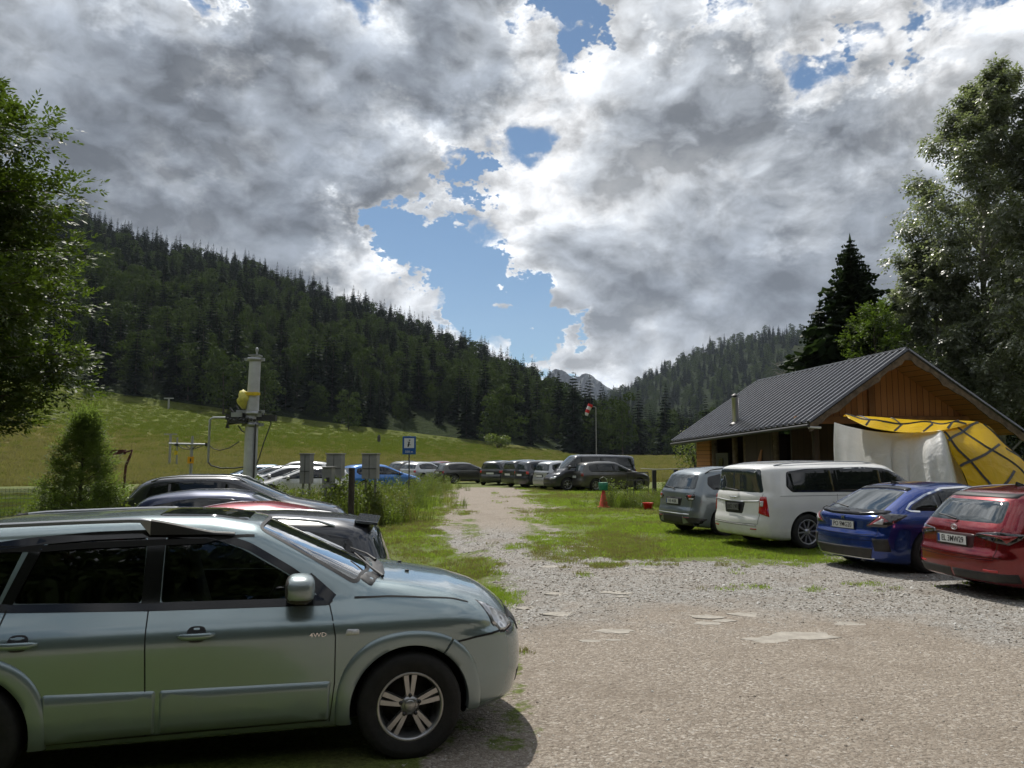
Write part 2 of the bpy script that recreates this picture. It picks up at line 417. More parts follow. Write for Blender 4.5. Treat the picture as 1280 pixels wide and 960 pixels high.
def m_ground():
    def f(t, b):
        P = t.geo(); gr = t.attr('gravel'); gy = t.attr('grey')
        n1 = t.noise(P, 2.2, 6, .65); n2 = t.noise(P, 9.0, 5, .6); n3 = t.noise(P, .45, 4, .6)
        # stones: three sizes of crushed rock
        v1 = t.node('ShaderNodeTexVoronoi', inp={'Vector': P, 'Scale': 50.0}); v2 = t.node('ShaderNodeTexVoronoi', inp={'Vector': P, 'Scale': 24.0}); v3 = t.node('ShaderNodeTexVoronoi', inp={'Vector': P, 'Scale': 95.0})
        s1 = t.node('ShaderNodeSeparateColor', inp={0: v1.outputs[1]}).outputs[0]; s2 = t.node('ShaderNodeSeparateColor', inp={0: v2.outputs[1]}).outputs[0]; s3 = t.node('ShaderNodeSeparateColor', inp={0: v3.outputs[1]}).outputs[1]
        tan = t.ramp(s1, [(0, (.10, .08, .06)), (.3, (.20, .165, .13)), (.7, (.30, .26, .21)), (.9, (.46, .42, .36)), (1, (.64, .61, .56))])
        tan2 = t.ramp(s3, [(0, (.12, .10, .075)), (.5, (.245, .205, .165)), (1, (.44, .395, .335))])
        tan = t.mix(.5, tan, tan2)
        gre = t.ramp(s1, [(0, (.13, .125, .11)), (.3, (.21, .205, .19)), (.7, (.32, .315, .30)), (.9, (.46, .455, .435)), (1, (.6, .6, .58))])
        gre2 = t.ramp(s2, [(0, (.12, .11, .10)), (.6, (.26, .255, .24)), (1, (.50, .50, .48))])
        gre = t.mix(.45, gre, gre2)
        gm = t.math('ADD', gy, t.math('MULTIPLY', t.math('SUBTRACT', n1, .5), .9)); gm = t.maprange(gm, .15, .90)
        stone = t.mix(gm, tan, gre)
        dust = t.maprange(n3, .35, .7); stone = t.mix(t.math('MULTIPLY', dust, .35), stone, (.31, .265, .21))
        stone = t.mix(t.math('MULTIPLY', t.maprange(n2, .35, .62), .35), stone, (.19, .16, .13))
        n4 = t.noise(P, .9, 6, .68); stone = t.mix(t.math('MULTIPLY', t.maprange(n4, .50, .66), .45), stone, (.155, .125, .095))
        grit = t.maprange(t.voro(P, 9.0), .0, .16, 1, 0); stone = t.mix(t.math('MULTIPLY', grit, .5), stone, (.10, .085, .07))
        # grass/soil
        g1 = t.noise(P, 30, 6, .7); g2 = t.noise(P, 1.1, 4, .6)
        grass = t.ramp(g1, [(.25, (.050, .065, .014)), (.5, (.105, .135, .026)), (.75, (.17, .20, .05))])
        dry = t.ramp(g1, [(.3, (.08, .075, .03)), (.7, (.19, .165, .075))])
        grass = t.mix(t.math('MULTIPLY', t.maprange(g2, .45, .68), .55), grass, dry)
        k = t.math('ADD', gr, t.math('MULTIPLY', t.math('SUBTRACT', n1, .5), .95))
        k = t.math('ADD', k, t.math('MULTIPLY', t.math('SUBTRACT', n2, .5), .75))
        k = t.maprange(k, .40, .56, smooth=True)
        c = t.mix(k, grass, stone)
        t.l.new(c, b.inputs['Base Color']); b.inputs['Roughness'].default_value = .9; b.inputs['Specular IOR Level'].default_value = .25
        h = t.math('ADD', t.math('MULTIPLY', v1.outputs[0], -.6), t.math('MULTIPLY', v2.outputs[0], -1.0))
        h = t.math('ADD', h, t.math('MULTIPLY', v3.outputs[0], -.3))
        h = t.math('ADD', h, t.math('MULTIPLY', n1, 3.0)); h = t.math('ADD', h, t.math('MULTIPLY', g1, 1.0))
        t.l.new(t.bump(h, .9, .014), b.inputs['Normal'])
    return mat('gravel_and_grass_ground', fn=f)
def m_meadow():
    def f(t, b):
        P = t.geo(); s = t.node('ShaderNodeSeparateXYZ', inp={0: P}); x = s.outputs[0]; y = s.outputs[1]
        st = t.node('ShaderNodeMapping', inp={0: P, 3: (1.0, .35, 1.0)}).outputs[0]
        n = t.noise(P, .035, 5, .6); n2 = t.noise(P, .5, 6, .7); n3 = t.noise(P, 3.0, 4, .7)
        r = t.vmath('LENGTH', P, out=1)
        # gold hay near, green further up on the left
        k = t.maprange(r, 105, 150); k = t.math('ADD', k, t.math('MULTIPLY', t.math('SUBTRACT', n, .5), 1.6))
        side = t.maprange(x, 30, -30, -.35, .25)
        k = t.math('ADD', k, side, clamp=True)
        near = t.maprange(r, 78, 62, 0, .6); near = t.math('MULTIPLY', near, t.maprange(x, 10, -20)); k = t.math('ADD', k, near, clamp=True)
        gold = t.ramp(n2, [(.3, (.155, .120, .038)), (.55, (.24, .185, .065)), (.75, (.32, .25, .10))])
        green = t.ramp(n2, [(.3, (.072, .092, .016)), (.55, (.108, .128, .026)), (.75, (.155, .165, .042))])
        c = t.mix(k, gold, green); c = t.mix(t.math('MULTIPLY', t.maprange(n3, .4, .7), .3), c, (.06, .06, .02))
        t.l.new(c, b.inputs['Base Color']); b.inputs['Roughness'].default_value = .95; b.inputs['Specular IOR Level'].default_value = .1
        t.l.new(t.bump(t.math('ADD', n3, t.math('MULTIPLY', n2, 2.0)), .8, .25), b.inputs['Normal'])
    return mat('hay_meadow', fn=f)
def m_hill(name, c1=(.012, .018, .008), c2=(.028, .04, .015)):
    def f(t, b):
        n = t.noise(t.geo(), .06, 6, .7); t.l.new(t.mix(t.maprange(n, .35, .65), c1, c2), b.inputs['Base Color'])
        b.inputs['Roughness'].default_value = 1; b.inputs['Specular IOR Level'].default_value = .05
        t.l.new(t.bump(t.noise(t.geo(), .15, 5, .7), 1, 3), b.inputs['Normal'])
    return mat(name, fn=f)
M_GROUND, M_MEADOW, M_HILL = m_ground(), m_meadow(), m_hill('forest_floor')
V, F = polar('ground', TH, rs_g, None, closed=True)
me = npmesh('ground', V, F, M_GROUND, smooth=True)
gr_, gy_ = masks(V[:, 0], V[:, 1])
for nm, vv in (('gravel', gr_), ('grey', gy_)):
    a_ = me.attributes.new(nm, 'FLOAT', 'POINT'); a_.data.foreach_set('value', vv.astype(np.float32))
tag(link('ground', me), kind='structure')
V, F = polar('meadow', TH, np.linspace(58, 204, 60), None, closed=True)
tag(link('meadow', npmesh('meadow', V, F, M_MEADOW, smooth=True)), kind='structure')
V, F = polar('hills', TH, np.concatenate([np.linspace(204, 600, 60), np.linspace(610, 2200, 80)]), None, closed=True)
tag(link('hills', npmesh('hills', V, F, M_HILL, smooth=True)), kind='structure')
# ---------------------------------------------------------------- car materials
def paint(name, base, metal=.0, rough=.38, coat=1.0, dirt=.35):
    def f(t, b):
        # metallic flake sparkle and a fine film of dust
        P = t.coord('Object'); n = t.noise(P, 3.0, 6, .65)
        c = t.mix(t.math('MULTIPLY', t.maprange(n, .4, .75), .12), base, (.25, .23, .19))
        z = t.node('ShaderNodeSeparateXYZ', inp={0: P}).outputs[2]
        d = t.math('MULTIPLY', t.maprange(z, .62, .12), t.maprange(t.noise(P, 7, 6, .7), .3, .65)); d = t.math('MULTIPLY', d, dirt)
        c = t.mix(d, c, (.19, .165, .13)); t.l.new(c, b.inputs['Base Color'])
        t.l.new(t.math('SUBTRACT', coat, t.math('MULTIPLY', d, .7)), b.inputs['Coat Weight'])
        t.l.new(t.math('ADD', .035, t.math('MULTIPLY', n, .03)), b.inputs['Coat Roughness'])
        t.l.new(t.math('MULTIPLY', metal, t.math('SUBTRACT', 1.0, d)), b.inputs['Metallic'])
        t.l.new(t.bump(t.noise(P, 55, 2, .5), .012, .01), b.inputs['Coat Normal'])
    return mat(name, base, rough, metal, coat, fn=f)
M_BLACK = mat('black_plastic', (.012, .012, .013), .55, var=.3, vscale=12, dirt=.4)
M_WELL = mat('wheel_well', (.006, .006, .006), .9)
M_GLOSSB = mat('gloss_black_trim', (.008, .008, .009), .12, spec=.5)
M_RUBBER = mat('tyre_rubber', (.0075, .0075, .0075), .8, var=.4, vscale=20, bump=.2, bscale=60, dirt=.08)
M_ALLOY = mat('alloy_rim', (.42, .42, .42), .33, .85, var=.15, vscale=12)
M_ALLOYD = mat('dark_alloy', (.07, .07, .075), .35, .8)
M_CHROME = mat('chrome', (.75, .75, .76), .12, 1.0)
M_SATIN = mat('satin_aluminium', (.5, .51, .52), .32, .9)
M_SEAM = mat('panel_gap', (.004, .004, .004), .8)
M_PLATE = mat('plate_white', (.62, .63, .62), .45, var=.06)
M_PLTXT = mat('plate_black_letters', (.01, .01, .012), .5)
M_PLBLUE = mat('plate_blue_band', (.01, .05, .25), .4)
M_DPLATE = mat('plate_dirty_grey', (.16, .16, .16), .5)
M_SEAT = mat('seat_fabric', (.035, .035, .037), .9, var=.3)
M_INT = mat('interior_trim', (.02, .02, .021), .8, var=.2)
M_DARKRED = mat('rear_lamp_red', (.20, .004, .006), .12, coat=1, var=.35, vscale=40)
M_LRED = mat('rear_lamp_bright_red', (.42, .012, .012), .12, coat=1, var=.3, vscale=50)
M_LWHITE = mat('lamp_clear', (.55, .56, .57), .12, coat=1, var=.3, vscale=60)
M_SMOKE = mat('lamp_smoked', (.02, .017, .018), .08, coat=1)
M_AMBER = mat('lamp_amber', (.5, .2, .03), .2, coat=1)
def m_glass(name, tint=(.01, .012, .012), rough=.03, see=0.0, spec=.6, col=(.3, .34, .33)):
    m = bpy.data.materials.new(name); m.use_nodes = True; t = NT(m.node_tree); b = t.n['Principled BSDF']
    b.inputs['Base Color'].default_value = col4(tint); b.inputs['Roughness'].default_value = rough; b.inputs['Specular IOR Level'].default_value = spec
    t.l.new(t.bump(t.noise(t.coord('Object'), 2.2, 2, .5), .05, .02), b.inputs['Normal'])
    if see:
        tr = t.node('ShaderNodeBsdfTransparent'); tr.inputs[0].default_value = col4(col)
        gl = t.node('ShaderNodeBsdfGlossy'); gl.inputs['Roughness'].default_value = .02; gl.inputs[0].default_value = (1, 1, 1, 1)
        fr = t.node('ShaderNodeFresnel'); fr.inputs[0].default_value = 1.5
        mx = t.node('ShaderNodeMixShader'); t.l.new(t.math('ADD', t.math('MULTIPLY', fr.outputs[0], see), .02 if see < 2 else .05, clamp=True), mx.inputs[0]); t.l.new(tr.outputs[0], mx.inputs[1]); t.l.new(gl.outputs[0], mx.inputs[2])
        t.l.new(mx.outputs[0], t.n['Material Output'].inputs[0])
    return m
M_GLASS = m_glass('dark_car_glass')
M_GLASSC = m_glass('windscreen_glass', see=2.1, col=(.42, .48, .46))
M_GLASSF = m_glass('front_side_glass', see=1, col=(.20, .23, .23))
M_GLASSR = m_glass('privacy_glass', see=1, col=(.045, .05, .05))
M_GLASSL = m_glass('rear_light_glass', tint=(.03, .04, .045), rough=.02, spec=1.0)

class Body:
    """implicit car hull; x forward, y left, z up, all metres"""
    def __init__(s, **k):
        s.k = k; s.Tf = interp_fn(k['top'], k.get('ts', .05)); s.Ff = interp_fn(k['front'], .03); s.Rf = interp_fn(k['rear'], .03)
        s.Sf = interp_fn(k['side'], .03); s.Pf = interp_fn(k['plan'], .2, ext=False); s.W = k['W']/2
        s.GH = interp_fn(k.get('gh', [(-2, 0), (4, 0)]), .1, ext=False)
        s.Bf = interp_fn(k.get('bot', [(-2, .22), (4, .22)]), .1, ext=False)
        s.belt = k.get('belt', .95); s.crown = k.get('crown', .06); s.cf = k.get('cf', .16); s.cr = k.get('cr', .10)
        s.x0 = k['x0']; s.x1 = k['x1']; s.H = k['H']; s.kr = k.get('kr', .10); s.kf = k.get('kf', .22); s.rt = k.get('rt', .12)
        s.arch = k.get('arches', []); s.re = k.get('re', .26)
    def F(s, x, y, z):
        ya = np.abs(y); w = s.W*s.Pf(x)-s.Sf(z)-s.GH(x)*np.maximum(0, z-s.belt)
        side = ya-w
        q = np.clip((x-s.x0)/(s.x1-s.x0), 0, 1); kap = -s.kr+(s.kf+s.kr)*q
        xe = x+kap*ya**2; Tz = s.Tf(xe); sl = (s.Tf(xe+.02)-Tz)/.02
        top = (z+s.crown*ya**2-Tz)/np.sqrt(1+sl**2)
        Fx = s.Ff(z); fsl = (s.Ff(z+.02)-Fx)/.02
        fr = (x+s.cf*ya**2-Fx)/np.sqrt(1+fsl**2)
        Rx = s.Rf(z); rsl = (s.Rf(z+.02)-Rx)/.02
        re = (Rx+s.cr*ya**2-x)/np.sqrt(1+rsl**2)
        b = s.Bf(x)-z
        v = smax(smax(side, fr, s.re), re, s.k.get('rre', .20))
        return smax(smax(v, top, s.rt), b, .08)
    def root(s, O, D, t0, t1, n=30, F=None):
        """first crossing going from outside (t0) in to inside (t1)"""
        F = F or s.F; a = np.full(len(O), float(t0)); b = np.full(len(O), float(t1))
        # march inward to bracket
        N = 24; lo = a.copy(); found = np.zeros(len(O), bool); step = (t1-t0)/N
        for i in range(1, N+1):
            t = t0+step*i; P = O+D*t; ins = (F(P[:, 0], P[:, 1], P[:, 2]) < 0) & ~found
            lo[ins] = t-step; b[ins] = t; found |= ins
        a = np.where(found, lo, t1)
        for _ in range(13):
            m = (a+b)/2; P = O+D*m[:, None]; ins = F(P[:, 0], P[:, 1], P[:, 2]) < 0
            b = np.where(ins, m, b); a = np.where(ins, a, m)
        return O+D*((a+b)/2)[:, None], found
    def cast(s, P2, mode, sgn=1):
        P2 = np.asarray(P2, float); n = len(P2); O = np.zeros((n, 3)); D = np.zeros((n, 3))
        if mode == 'S':
            O[:, 0] = P2[:, 0]; O[:, 2] = P2[:, 1]; D[:, 1] = sgn; return s.root(O, D, 1.25, 0)[0]
        if mode == 'T':
            O[:, 0] = P2[:, 0]; O[:, 1] = P2[:, 1]; D[:, 2] = 1; return s.root(O, D, 2.4, .5)[0]
        if mode == 'B':
            O[:, 1] = P2[:, 0]; O[:, 2] = P2[:, 1]; O[:, 0] = s.x0+1.2; D[:, 0] = -1; return s.root(O, D, 1.6, 0)[0]
        if mode == 'F':
            O[:, 1] = P2[:, 0]; O[:, 2] = P2[:, 1]; O[:, 0] = s.x1-1.2; D[:, 0] = 1; return s.root(O, D, 1.6, 0)[0]
        if mode in 'WV':      # wrap-around corner, P2=(phi,z) phi from the end face towards side
            xc = s.x0+.9 if mode == 'W' else s.x1-.9; e = -1 if mode == 'W' else 1
            O[:, 0] = xc; O[:, 2] = P2[:, 1]; D[:, 0] = e*np.cos(P2[:, 0]); D[:, 1] = sgn*np.sin(P2[:, 0])
            return s.root(O, D, 1.6, 0)[0]
    def normal(s, P):
        e = .004; x, y, z = P.T; F = s.F
        n = np.stack([F(x+e, y, z)-F(x-e, y, z), F(x, y+e, z)-F(x, y-e, z), F(x, y, z+e)-F(x, y, z-e)], 1)
        return n/np.maximum(1e-9, np.linalg.norm(n, axis=1))[:, None]
    def wrap_pt(s, p, mode, sgn):
        """('e',y,z) on end face or ('s',x,z) on side -> (phi,z)"""
        xc = s.x0+.9 if mode == 'W' else s.x1-.9; e = -1 if mode == 'W' else 1
        if p[0] == 'e':
            q = s.cast([(p[1]*sgn, p[2])], 'B' if mode == 'W' else 'F')[0]; return (math.atan2(abs(q[1]), e*(q[0]-xc)), p[2])
        q = s.cast([(p[1], p[2])], 'S', sgn)[0]; return (math.atan2(abs(q[1]), e*(q[0]-xc)), p[2])
    def hull(s, cell=.045, F=None, grow=0, box=None):
        F = F or s.F; x0, x1 = s.x0, s.x1
        W = s.W; zc = .62; sx0, sx1 = x0+.62, x1-.62
        nx = max(8, int((x1-x0)/cell)); ny = max(6, int(2*W/cell)); nz = max(6, int(1.35/cell))
        Vs = []; Fs = []; base = 0
        xs = np.linspace(x0, x1, nx+1); ys = np.linspace(-W, W, ny+1); zs = np.linspace(0, 1, nz+1)
        def zz(x, t): return .2+(s.Tf(np.clip(x, x0+.1, x1-.1))-.2)*t
        def face(A, B, f, flip):
            nonlocal base
            a, b = np.meshgrid(A, B, indexing='ij'); P = f(a.ravel(), b.ravel()); n, m = a.shape
            i, j = np.meshgrid(np.arange(n-1), np.arange(m-1), indexing='ij'); q = i*m+j
            f4 = np.stack([q, q+1, q+m+1, q+m], -1).reshape(-1, 4)
            if flip: f4 = f4[:, ::-1]
            Vs.append(P); Fs.append(f4+base); base += len(P)
        one = lambda a, v: np.full_like(a, v)
        for sg in (-1, 1): face(xs, zs, lambda a, b: np.stack([a, one(a, sg*W), zz(a, b)], 1), sg < 0)
        face(xs, ys, lambda a, b: np.stack([a, b, zz(a, one(a, 1))], 1), True)
        face(xs, ys, lambda a, b: np.stack([a, b, one(a, .2)], 1), False)
        face(ys, zs, lambda a, b: np.stack([one(a, x0), a, zz(one(a, x0), b)], 1), True)
        face(ys, zs, lambda a, b: np.stack([one(a, x1), a, zz(one(a, x1), b)], 1), False)
        P = np.concatenate(Vs); Fc = np.concatenate(Fs)
        C = np.stack([np.clip(P[:, 0], sx0, sx1), np.zeros(len(P)), np.full(len(P), zc)], 1)
        D = P-C; D /= np.linalg.norm(D, axis=1)[:, None]
        Q, ok = s.root(C, D, 2.2, 0, F=F)
        return Q, Fc
    def hull_mesh(s, name, mats, cell=.045, F=None):
        Q, Fc = s.hull(cell, F); me = npmesh(name, Q, Fc, mats, smooth=True)
        bm = bmesh.new(); bm.from_mesh(me); bmesh.ops.remove_doubles(bm, verts=bm.verts, dist=.002)
        bmesh.ops.dissolve_degenerate(bm, edges=bm.edges, dist=.0008)
        bmesh.ops.recalc_face_normals(bm, faces=bm.faces)
        for f in bm.faces: f.smooth = True
        bm.to_mesh(me); bm.free(); return me
    # ---- conforming pieces
    def patch(s, name, poly, mode, mats, parent, sgn=1, off=.004, edge=-.004, inset=.008, res=.06, mi=0, wrap=False):
        if wrap: poly = [s.wrap_pt(p, mode, sgn) for p in poly]; sc = .9
        else: sc = 1.0
        # work in a plane, x scaled so that units are metres
        bm = bmesh.new(); vs = [bm.verts.new((p[0]*sc, p[1], 0)) for p in poly]; f = bm.faces.new(vs)
        bmesh.ops.triangulate(bm, faces=[f])
        if inset: bmesh.ops.inset_region(bm, faces=bm.faces[:], thickness=inset, use_even_offset=True, use_boundary=True)
        xs = [v.co.x for v in bm.verts]; ys = [v.co.y for v in bm.verts]
        for ax, (lo, hi) in enumerate(((min(xs), max(xs)), (min(ys), max(ys)))):
            n = int((hi-lo)/res)
            for k in range(1, n+1):
                c = lo+(hi-lo)*k/(n+1); nn = (1, 0, 0) if ax == 0 else (0, 1, 0); pc = (c, 0, 0) if ax == 0 else (0, c, 0)
                bmesh.ops.bisect_plane(bm, geom=bm.verts[:]+bm.edges[:]+bm.faces[:], plane_co=pc, plane_no=nn, dist=1e-5)
        bmesh.ops.remove_doubles(bm, verts=bm.verts, dist=1e-5)
        bm.verts.ensure_lookup_table()
        P2 = np.array([(v.co.x/sc, v.co.y) for v in bm.verts]); Q = s.cast(P2, mode, sgn); N = s.normal(Q)
        for i, v in enumerate(bm.verts):
            o = edge if v.is_boundary else off
            if not inset: o = off
            v.co = Q[i]+N[i]*o
        # outward normals
        bm.normal_update(); tot = sum((f.normal.dot(Vector(N[f.verts[0].index])) for f in bm.faces))
        if tot < 0: bmesh.ops.reverse_faces(bm, faces=bm.faces)
        for f in bm.faces: f.smooth = True; f.material_index = mi
        me = bpy.data.meshes.new(name); bm.to_mesh(me); bm.free()
        for m in (mats if isinstance(mats, (list, tuple)) else [mats]): me.materials.append(m)
        me.set_sharp_from_angle(angle=R(70))
        return link(name, me, parent)
    def lines(s, name, paths, m, parent, w=.007, off=.0028):
        """paths: list of (pts, mode, sgn[, w])"""
        mb = MB()
        for pa in paths:
            pts, mode, sgn = pa[:3]; ww = pa[3] if len(pa) > 3 else w; oo = pa[4] if len(pa) > 4 else off
            P = [Vector((*p, 0)) for p in pts]; S_ = []
            for a, b in zip(P[:-1], P[1:]):
                n = max(1, int((b-a).length/.05)); S_ += [a.lerp(b, k/n) for k in range(n)]
            S_.append(P[-1]); L = []
            for i, p in enumerate(S_):
                d = (S_[min(i+1, len(S_)-1)]-S_[max(0, i-1)]).normalized(); q = Vector((-d.y, d.x, 0))*ww/2
                L += [(p+q)[:2], (p-q)[:2]]
            Q = s.cast(np.array(L), mode, sgn); N = s.normal(Q); Q = Q+N*oo
            mb.add(Q, [(2*i, 2*i+1, 2*i+3, 2*i+2) for i in range(len(S_)-1)], 0, True)
        return mb.build(name, m, parent, fix=False)

def boolean(me, cutters, op='DIFFERENCE'):
    o = bpy.data.objects.new('tmp', me); COL.objects.link(o); objs = []
    for c in cutters:
        q = bpy.data.objects.new('tmpc', c); COL.objects.link(q); objs.append(q)
        md = o.modifiers.new('b', 'BOOLEAN'); md.operation = op; md.object = q; md.solver = 'EXACT'
        md.material_mode = 'TRANSFER'
    dg = bpy.context.evaluated_depsgraph_get(); dg.update()
    new = bpy.data.meshes.new_from_object(o.evaluated_get(dg), depsgraph=dg)
    for q in objs+[o]: bpy.data.objects.remove(q)
    return new

def wheel_mesh(Rr, rim_r, w, style, alloy, hubcol=None):
    t = MB(); hw = w/2
    # outward is +y
    prof = [(rim_r-.012, -hw*.8), (rim_r+.01, -hw*.95), (Rr*.86, -hw), (Rr*.96, -hw*.86), (Rr, -hw*.6), (Rr, -.02), (Rr-.006, -.015), (Rr-.006, .015), (Rr, .02), (Rr, hw*.6), (Rr*.965, hw*.88), (Rr*.93, hw*.97), (Rr*.86, hw), (Rr*.84, hw*1.02), (Rr*.80, hw*1.0), (rim_r+.012, hw*.95), (rim_r-.004, hw*.84), (rim_r-.012, hw*.7)]
    t.lathe(prof, 40, 0, 'y')
    tm = t.mesh('tyre', M_RUBBER)
    r = MB()
    # flange + barrel
    r.lathe([(rim_r+.003, hw*.80), (rim_r+.005, hw*.88), (rim_r-.006, hw*.90), (rim_r-.016, hw*.84), (rim_r-.02, hw*.5), (rim_r-.035, -hw*.5), (rim_r-.03, -hw*.85)], 40, 0, 'y')
    # dark brake disc and back
    r.lathe([(0.001, -.02), (rim_r*.62, -.02), (rim_r*.62, -.03), (rim_r-.03, -.06)], 32, 2, 'y')
    yc = hw*.62
    def spoke(a, w0, w1, r0, r1, y0, y1, th=.018, mi=0, skew=0.0):
        vs = []; K = 5
        for i in range(K):
            q = i/(K-1); rr = r0+(r1-r0)*q; ww = (w0+(w1-w0)*q)/2; yy = y0+(y1-y0)*q**1.3; aa = a+skew*q
            c, s_ = math.cos(aa), math.sin(aa)
            for (dx, dy) in ((-ww, -th), (-ww*.7, 0), (ww*.7, 0), (ww, -th)):
                vs.append((c*rr-s_*dx, yy+dy, s_*rr+c*dx))
        fs = [(4*i+j, 4*i+j+1, 4*i+j+5, 4*i+j+4) for i in range(K-1) for j in range(3)]
        r.add(vs, fs, mi, False)
    if style == 'twin5':
        for k in range(5):
            a = math.pi/2+2*math.pi*k/5
            for s_ in (-1, 1): spoke(a+s_*.17, .036, .046, rim_r*.30, rim_r*.97, yc, yc+.004, .03, skew=-s_*.03)
            spoke(a, .09, .03, rim_r*.16, rim_r*.42, yc-.004, yc-.012, .02)
    elif style == 'ten':
        for k in range(5):
            a = math.pi/2+2*math.pi*k/5
            for s_ in (-1, 1): spoke(a+s_*.30, .040, .030, rim_r*.2, rim_r*.97, yc-.002, yc+.006, .02)
    elif style == 'five':
        for k in range(5): spoke(math.pi/2+2*math.pi*k/5, .075, .06, rim_r*.2, rim_r*.98, yc, yc+.004, .03)
    elif style == 'multi':
        for k in range(10): spoke(2*math.pi*k/10, .032, .034, rim_r*.2, rim_r*.98, yc-.004, yc+.006, .02)
    elif style == 'simple':
        for k in range(7): spoke(2*math.pi*k/7, .05, .04, rim_r*.2, rim_r*.98, yc-.004, yc+.006, .02)
    r.lathe([(rim_r*.29, yc-.03), (rim_r*.27, yc-.004), (rim_r*.18, yc+.002)], 24, 0, 'y')
    r.lathe([(rim_r*.18, yc-.006), (rim_r*.17, yc+.006), (rim_r*.14, yc+.010), (.001, yc+.012)], 24, 0, 'y')
    for k in range(5):
        a = math.pi/2+2*math.pi*(k+.5 if style != 'twin5' else k)/5; c = (math.cos(a)*rim_r*.245+0, yc+.003, math.sin(a)*rim_r*.245)
        c = (math.cos(a)*rim_r*.30, yc+.001, math.sin(a)*rim_r*.30)
        r.lathe([(.012, -.01), (.012, .004), (.001, .005)], 8, 1, 'y', origin=c)
    rm = r.mesh('rim', [alloy, M_ALLOYD, M_BLACK], fix=False)
    return tm, rm

TXT = {}
def text_mesh(txt, size, mt, depth=.001, font_scale=(1, 1)):
    cu = bpy.data.curves.new('t', 'FONT'); cu.body = txt; cu.size = size; cu.extrude = depth; cu.align_x = 'CENTER'; cu.align_y = 'CENTER'
    cu.offset = size*.005; cu.resolution_u = 3
    o = bpy.data.objects.new('t', cu); COL.objects.link(o); dg = bpy.context.evaluated_depsgraph_get()
    me = bpy.data.meshes.new_from_object(o.evaluated_get(dg), depsgraph=dg); bpy.data.objects.remove(o)
    me.materials.clear(); me.materials.append(mt)
    for v in me.vertices: v.co.x *= font_scale[0]; v.co.y *= font_scale[1]
    return me
def plate(parent, loc, ry=0.0, txt=None, w=.52, h=.114, front=False, base=None, gap=.0):
    """licence plate facing -x (rear) or +x"""
    mb = MB(); mb.box((0, 0, 0), (.012, w+.02, h+.02), 1); mb.box((-.007, 0, 0), (.006, w, h), 0)
    if txt and base is None: mb.box((-.0095, w/2-.02, 0), (.003, .04, h*.92), 2)
    o = mb.build('licence_plate', [base or M_PLATE, M_BLACK, M_PLBLUE], parent, loc)
    rz = math.pi if front else 0; o.rotation_euler = (0, ry, rz)
    if txt:
        tm = text_mesh(txt, h*.98, M_PLTXT, .001, (.80, 1)); t_ = link('plate_lettering', tm, o, (-.0115, -.015, 0)); t_.rotation_euler = (R(90), 0, R(-90))
    return o

def mirror(b, parent, x, z, sgn, m, size=1.0, out=.13):
    p = b.cast([(x, z)], 'S', sgn)[0]
    bm = bmesh.new(); bmesh.ops.create_icosphere(bm, subdivisions=3, radius=1)
    for v in bm.verts:
        c = v.co; q = [abs(k)**.62*(1 if k > 0 else -1) for k in c]
        v.co = Vector((q[0]*.075*size*(1.0 if c.x < 0 else 1.25), q[1]*.115*size, q[2]*.082*size*(1-.12*q[1]*sgn)))
        if c.x < -.5: v.co.x = -.058*size
    me = bpy.data.meshes.new('mirror'); bm.to_mesh(me); bm.free()
    for f in me.polygons: f.use_smooth = True
    me.materials.append(m); me.materials.append(M_BLACK)
    for f in me.polygons:
        if f.center.z < -.045*size or f.center.x < -.054*size: f.material_index = 1
    o = link('door_mirror', me, parent, (x-.01, p[1]+sgn*(out), z+.075))
    a = MB(); a.beam((0.01, 0, -.075*size), (.04, -sgn*(out+.02), -.10), .06, .03, 0); a.build('mirror_arm', M_BLACK, o)
    return o

def handles(b, parent, pts, sgn, m, L=.2):
    for (x, z) in pts:
        p = b.cast([(x, z)], 'S', sgn)[0]; mb = MB()
        mb.tube([(x-L/2, p[1]+sgn*.004, z), (x-L/2+.02, p[1]+sgn*.03, z+.002), (x, p[1]+sgn*.036, z+.004), (x+L/2-.02, p[1]+sgn*.03, z+.002), (x+L/2, p[1]+sgn*.004, z)], [.010, .016, .017, .016, .010], 10)
        mb.build('door_handle', m, parent)
        b.patch('handle_recess', rpoly([(x-.055, z-.035), (x+.055, z-.035), (x+.055, z+.045), (x-.055, z+.045)], .035), 'S', M_SEAM if sgn > 2 else mat_cached('recess', (.02, .02, .02)), parent, sgn, .0012, .0012, 0, .05) if False else None

_mc = {}
def mat_cached(n, c, **k):
    if n not in _mc: _mc[n] = mat(n, c, **k)
    return _mc[n]

def finish_body(b, root, pm, wheels, Rr, arch_r, cell, cutters=(), well_depth=.28, open_cut=None):
    me = b.hull_mesh('body', [pm, M_WELL, M_BLACK], cell)
    cut = MB()
    for (x, z) in wheels:
        for sg in (-1, 1):
            n = 36; pr = [(x+arch_r*math.cos(2*math.pi*k/n), z+arch_r*math.sin(2*math.pi*k/n)) for k in range(n)]
            cut.prism(pr, sg*(b.W-well_depth), sg*(b.W+.3), 0)
    cm = cut.mesh('cut', [M_WELL])
    me2 = boolean(me, [cm]+list(cutters))
    # keep paint as slot 0
    me2.name = 'body'
    me2.set_sharp_from_angle(angle=R(32))
    return link('body', me2, root)

def put_wheels(root, xs, Wc, Rr, rim_r, w, style, alloy, z=None):
    tm, rm = wheel_mesh(Rr, rim_r, w, style, alloy)
    for x in xs:
        for sg in (-1, 1):
            o = link('wheel', tm, root, (x, sg*(Wc-w/2), z or Rr))
            o.rotation_euler = (0, random.uniform(0, 6.28) if style != 'twin5' else 0.0, 0) if sg > 0 else (0, 0.0 if style == 'twin5' else random.uniform(0, 6), math.pi)
            link('rim', rm, o)

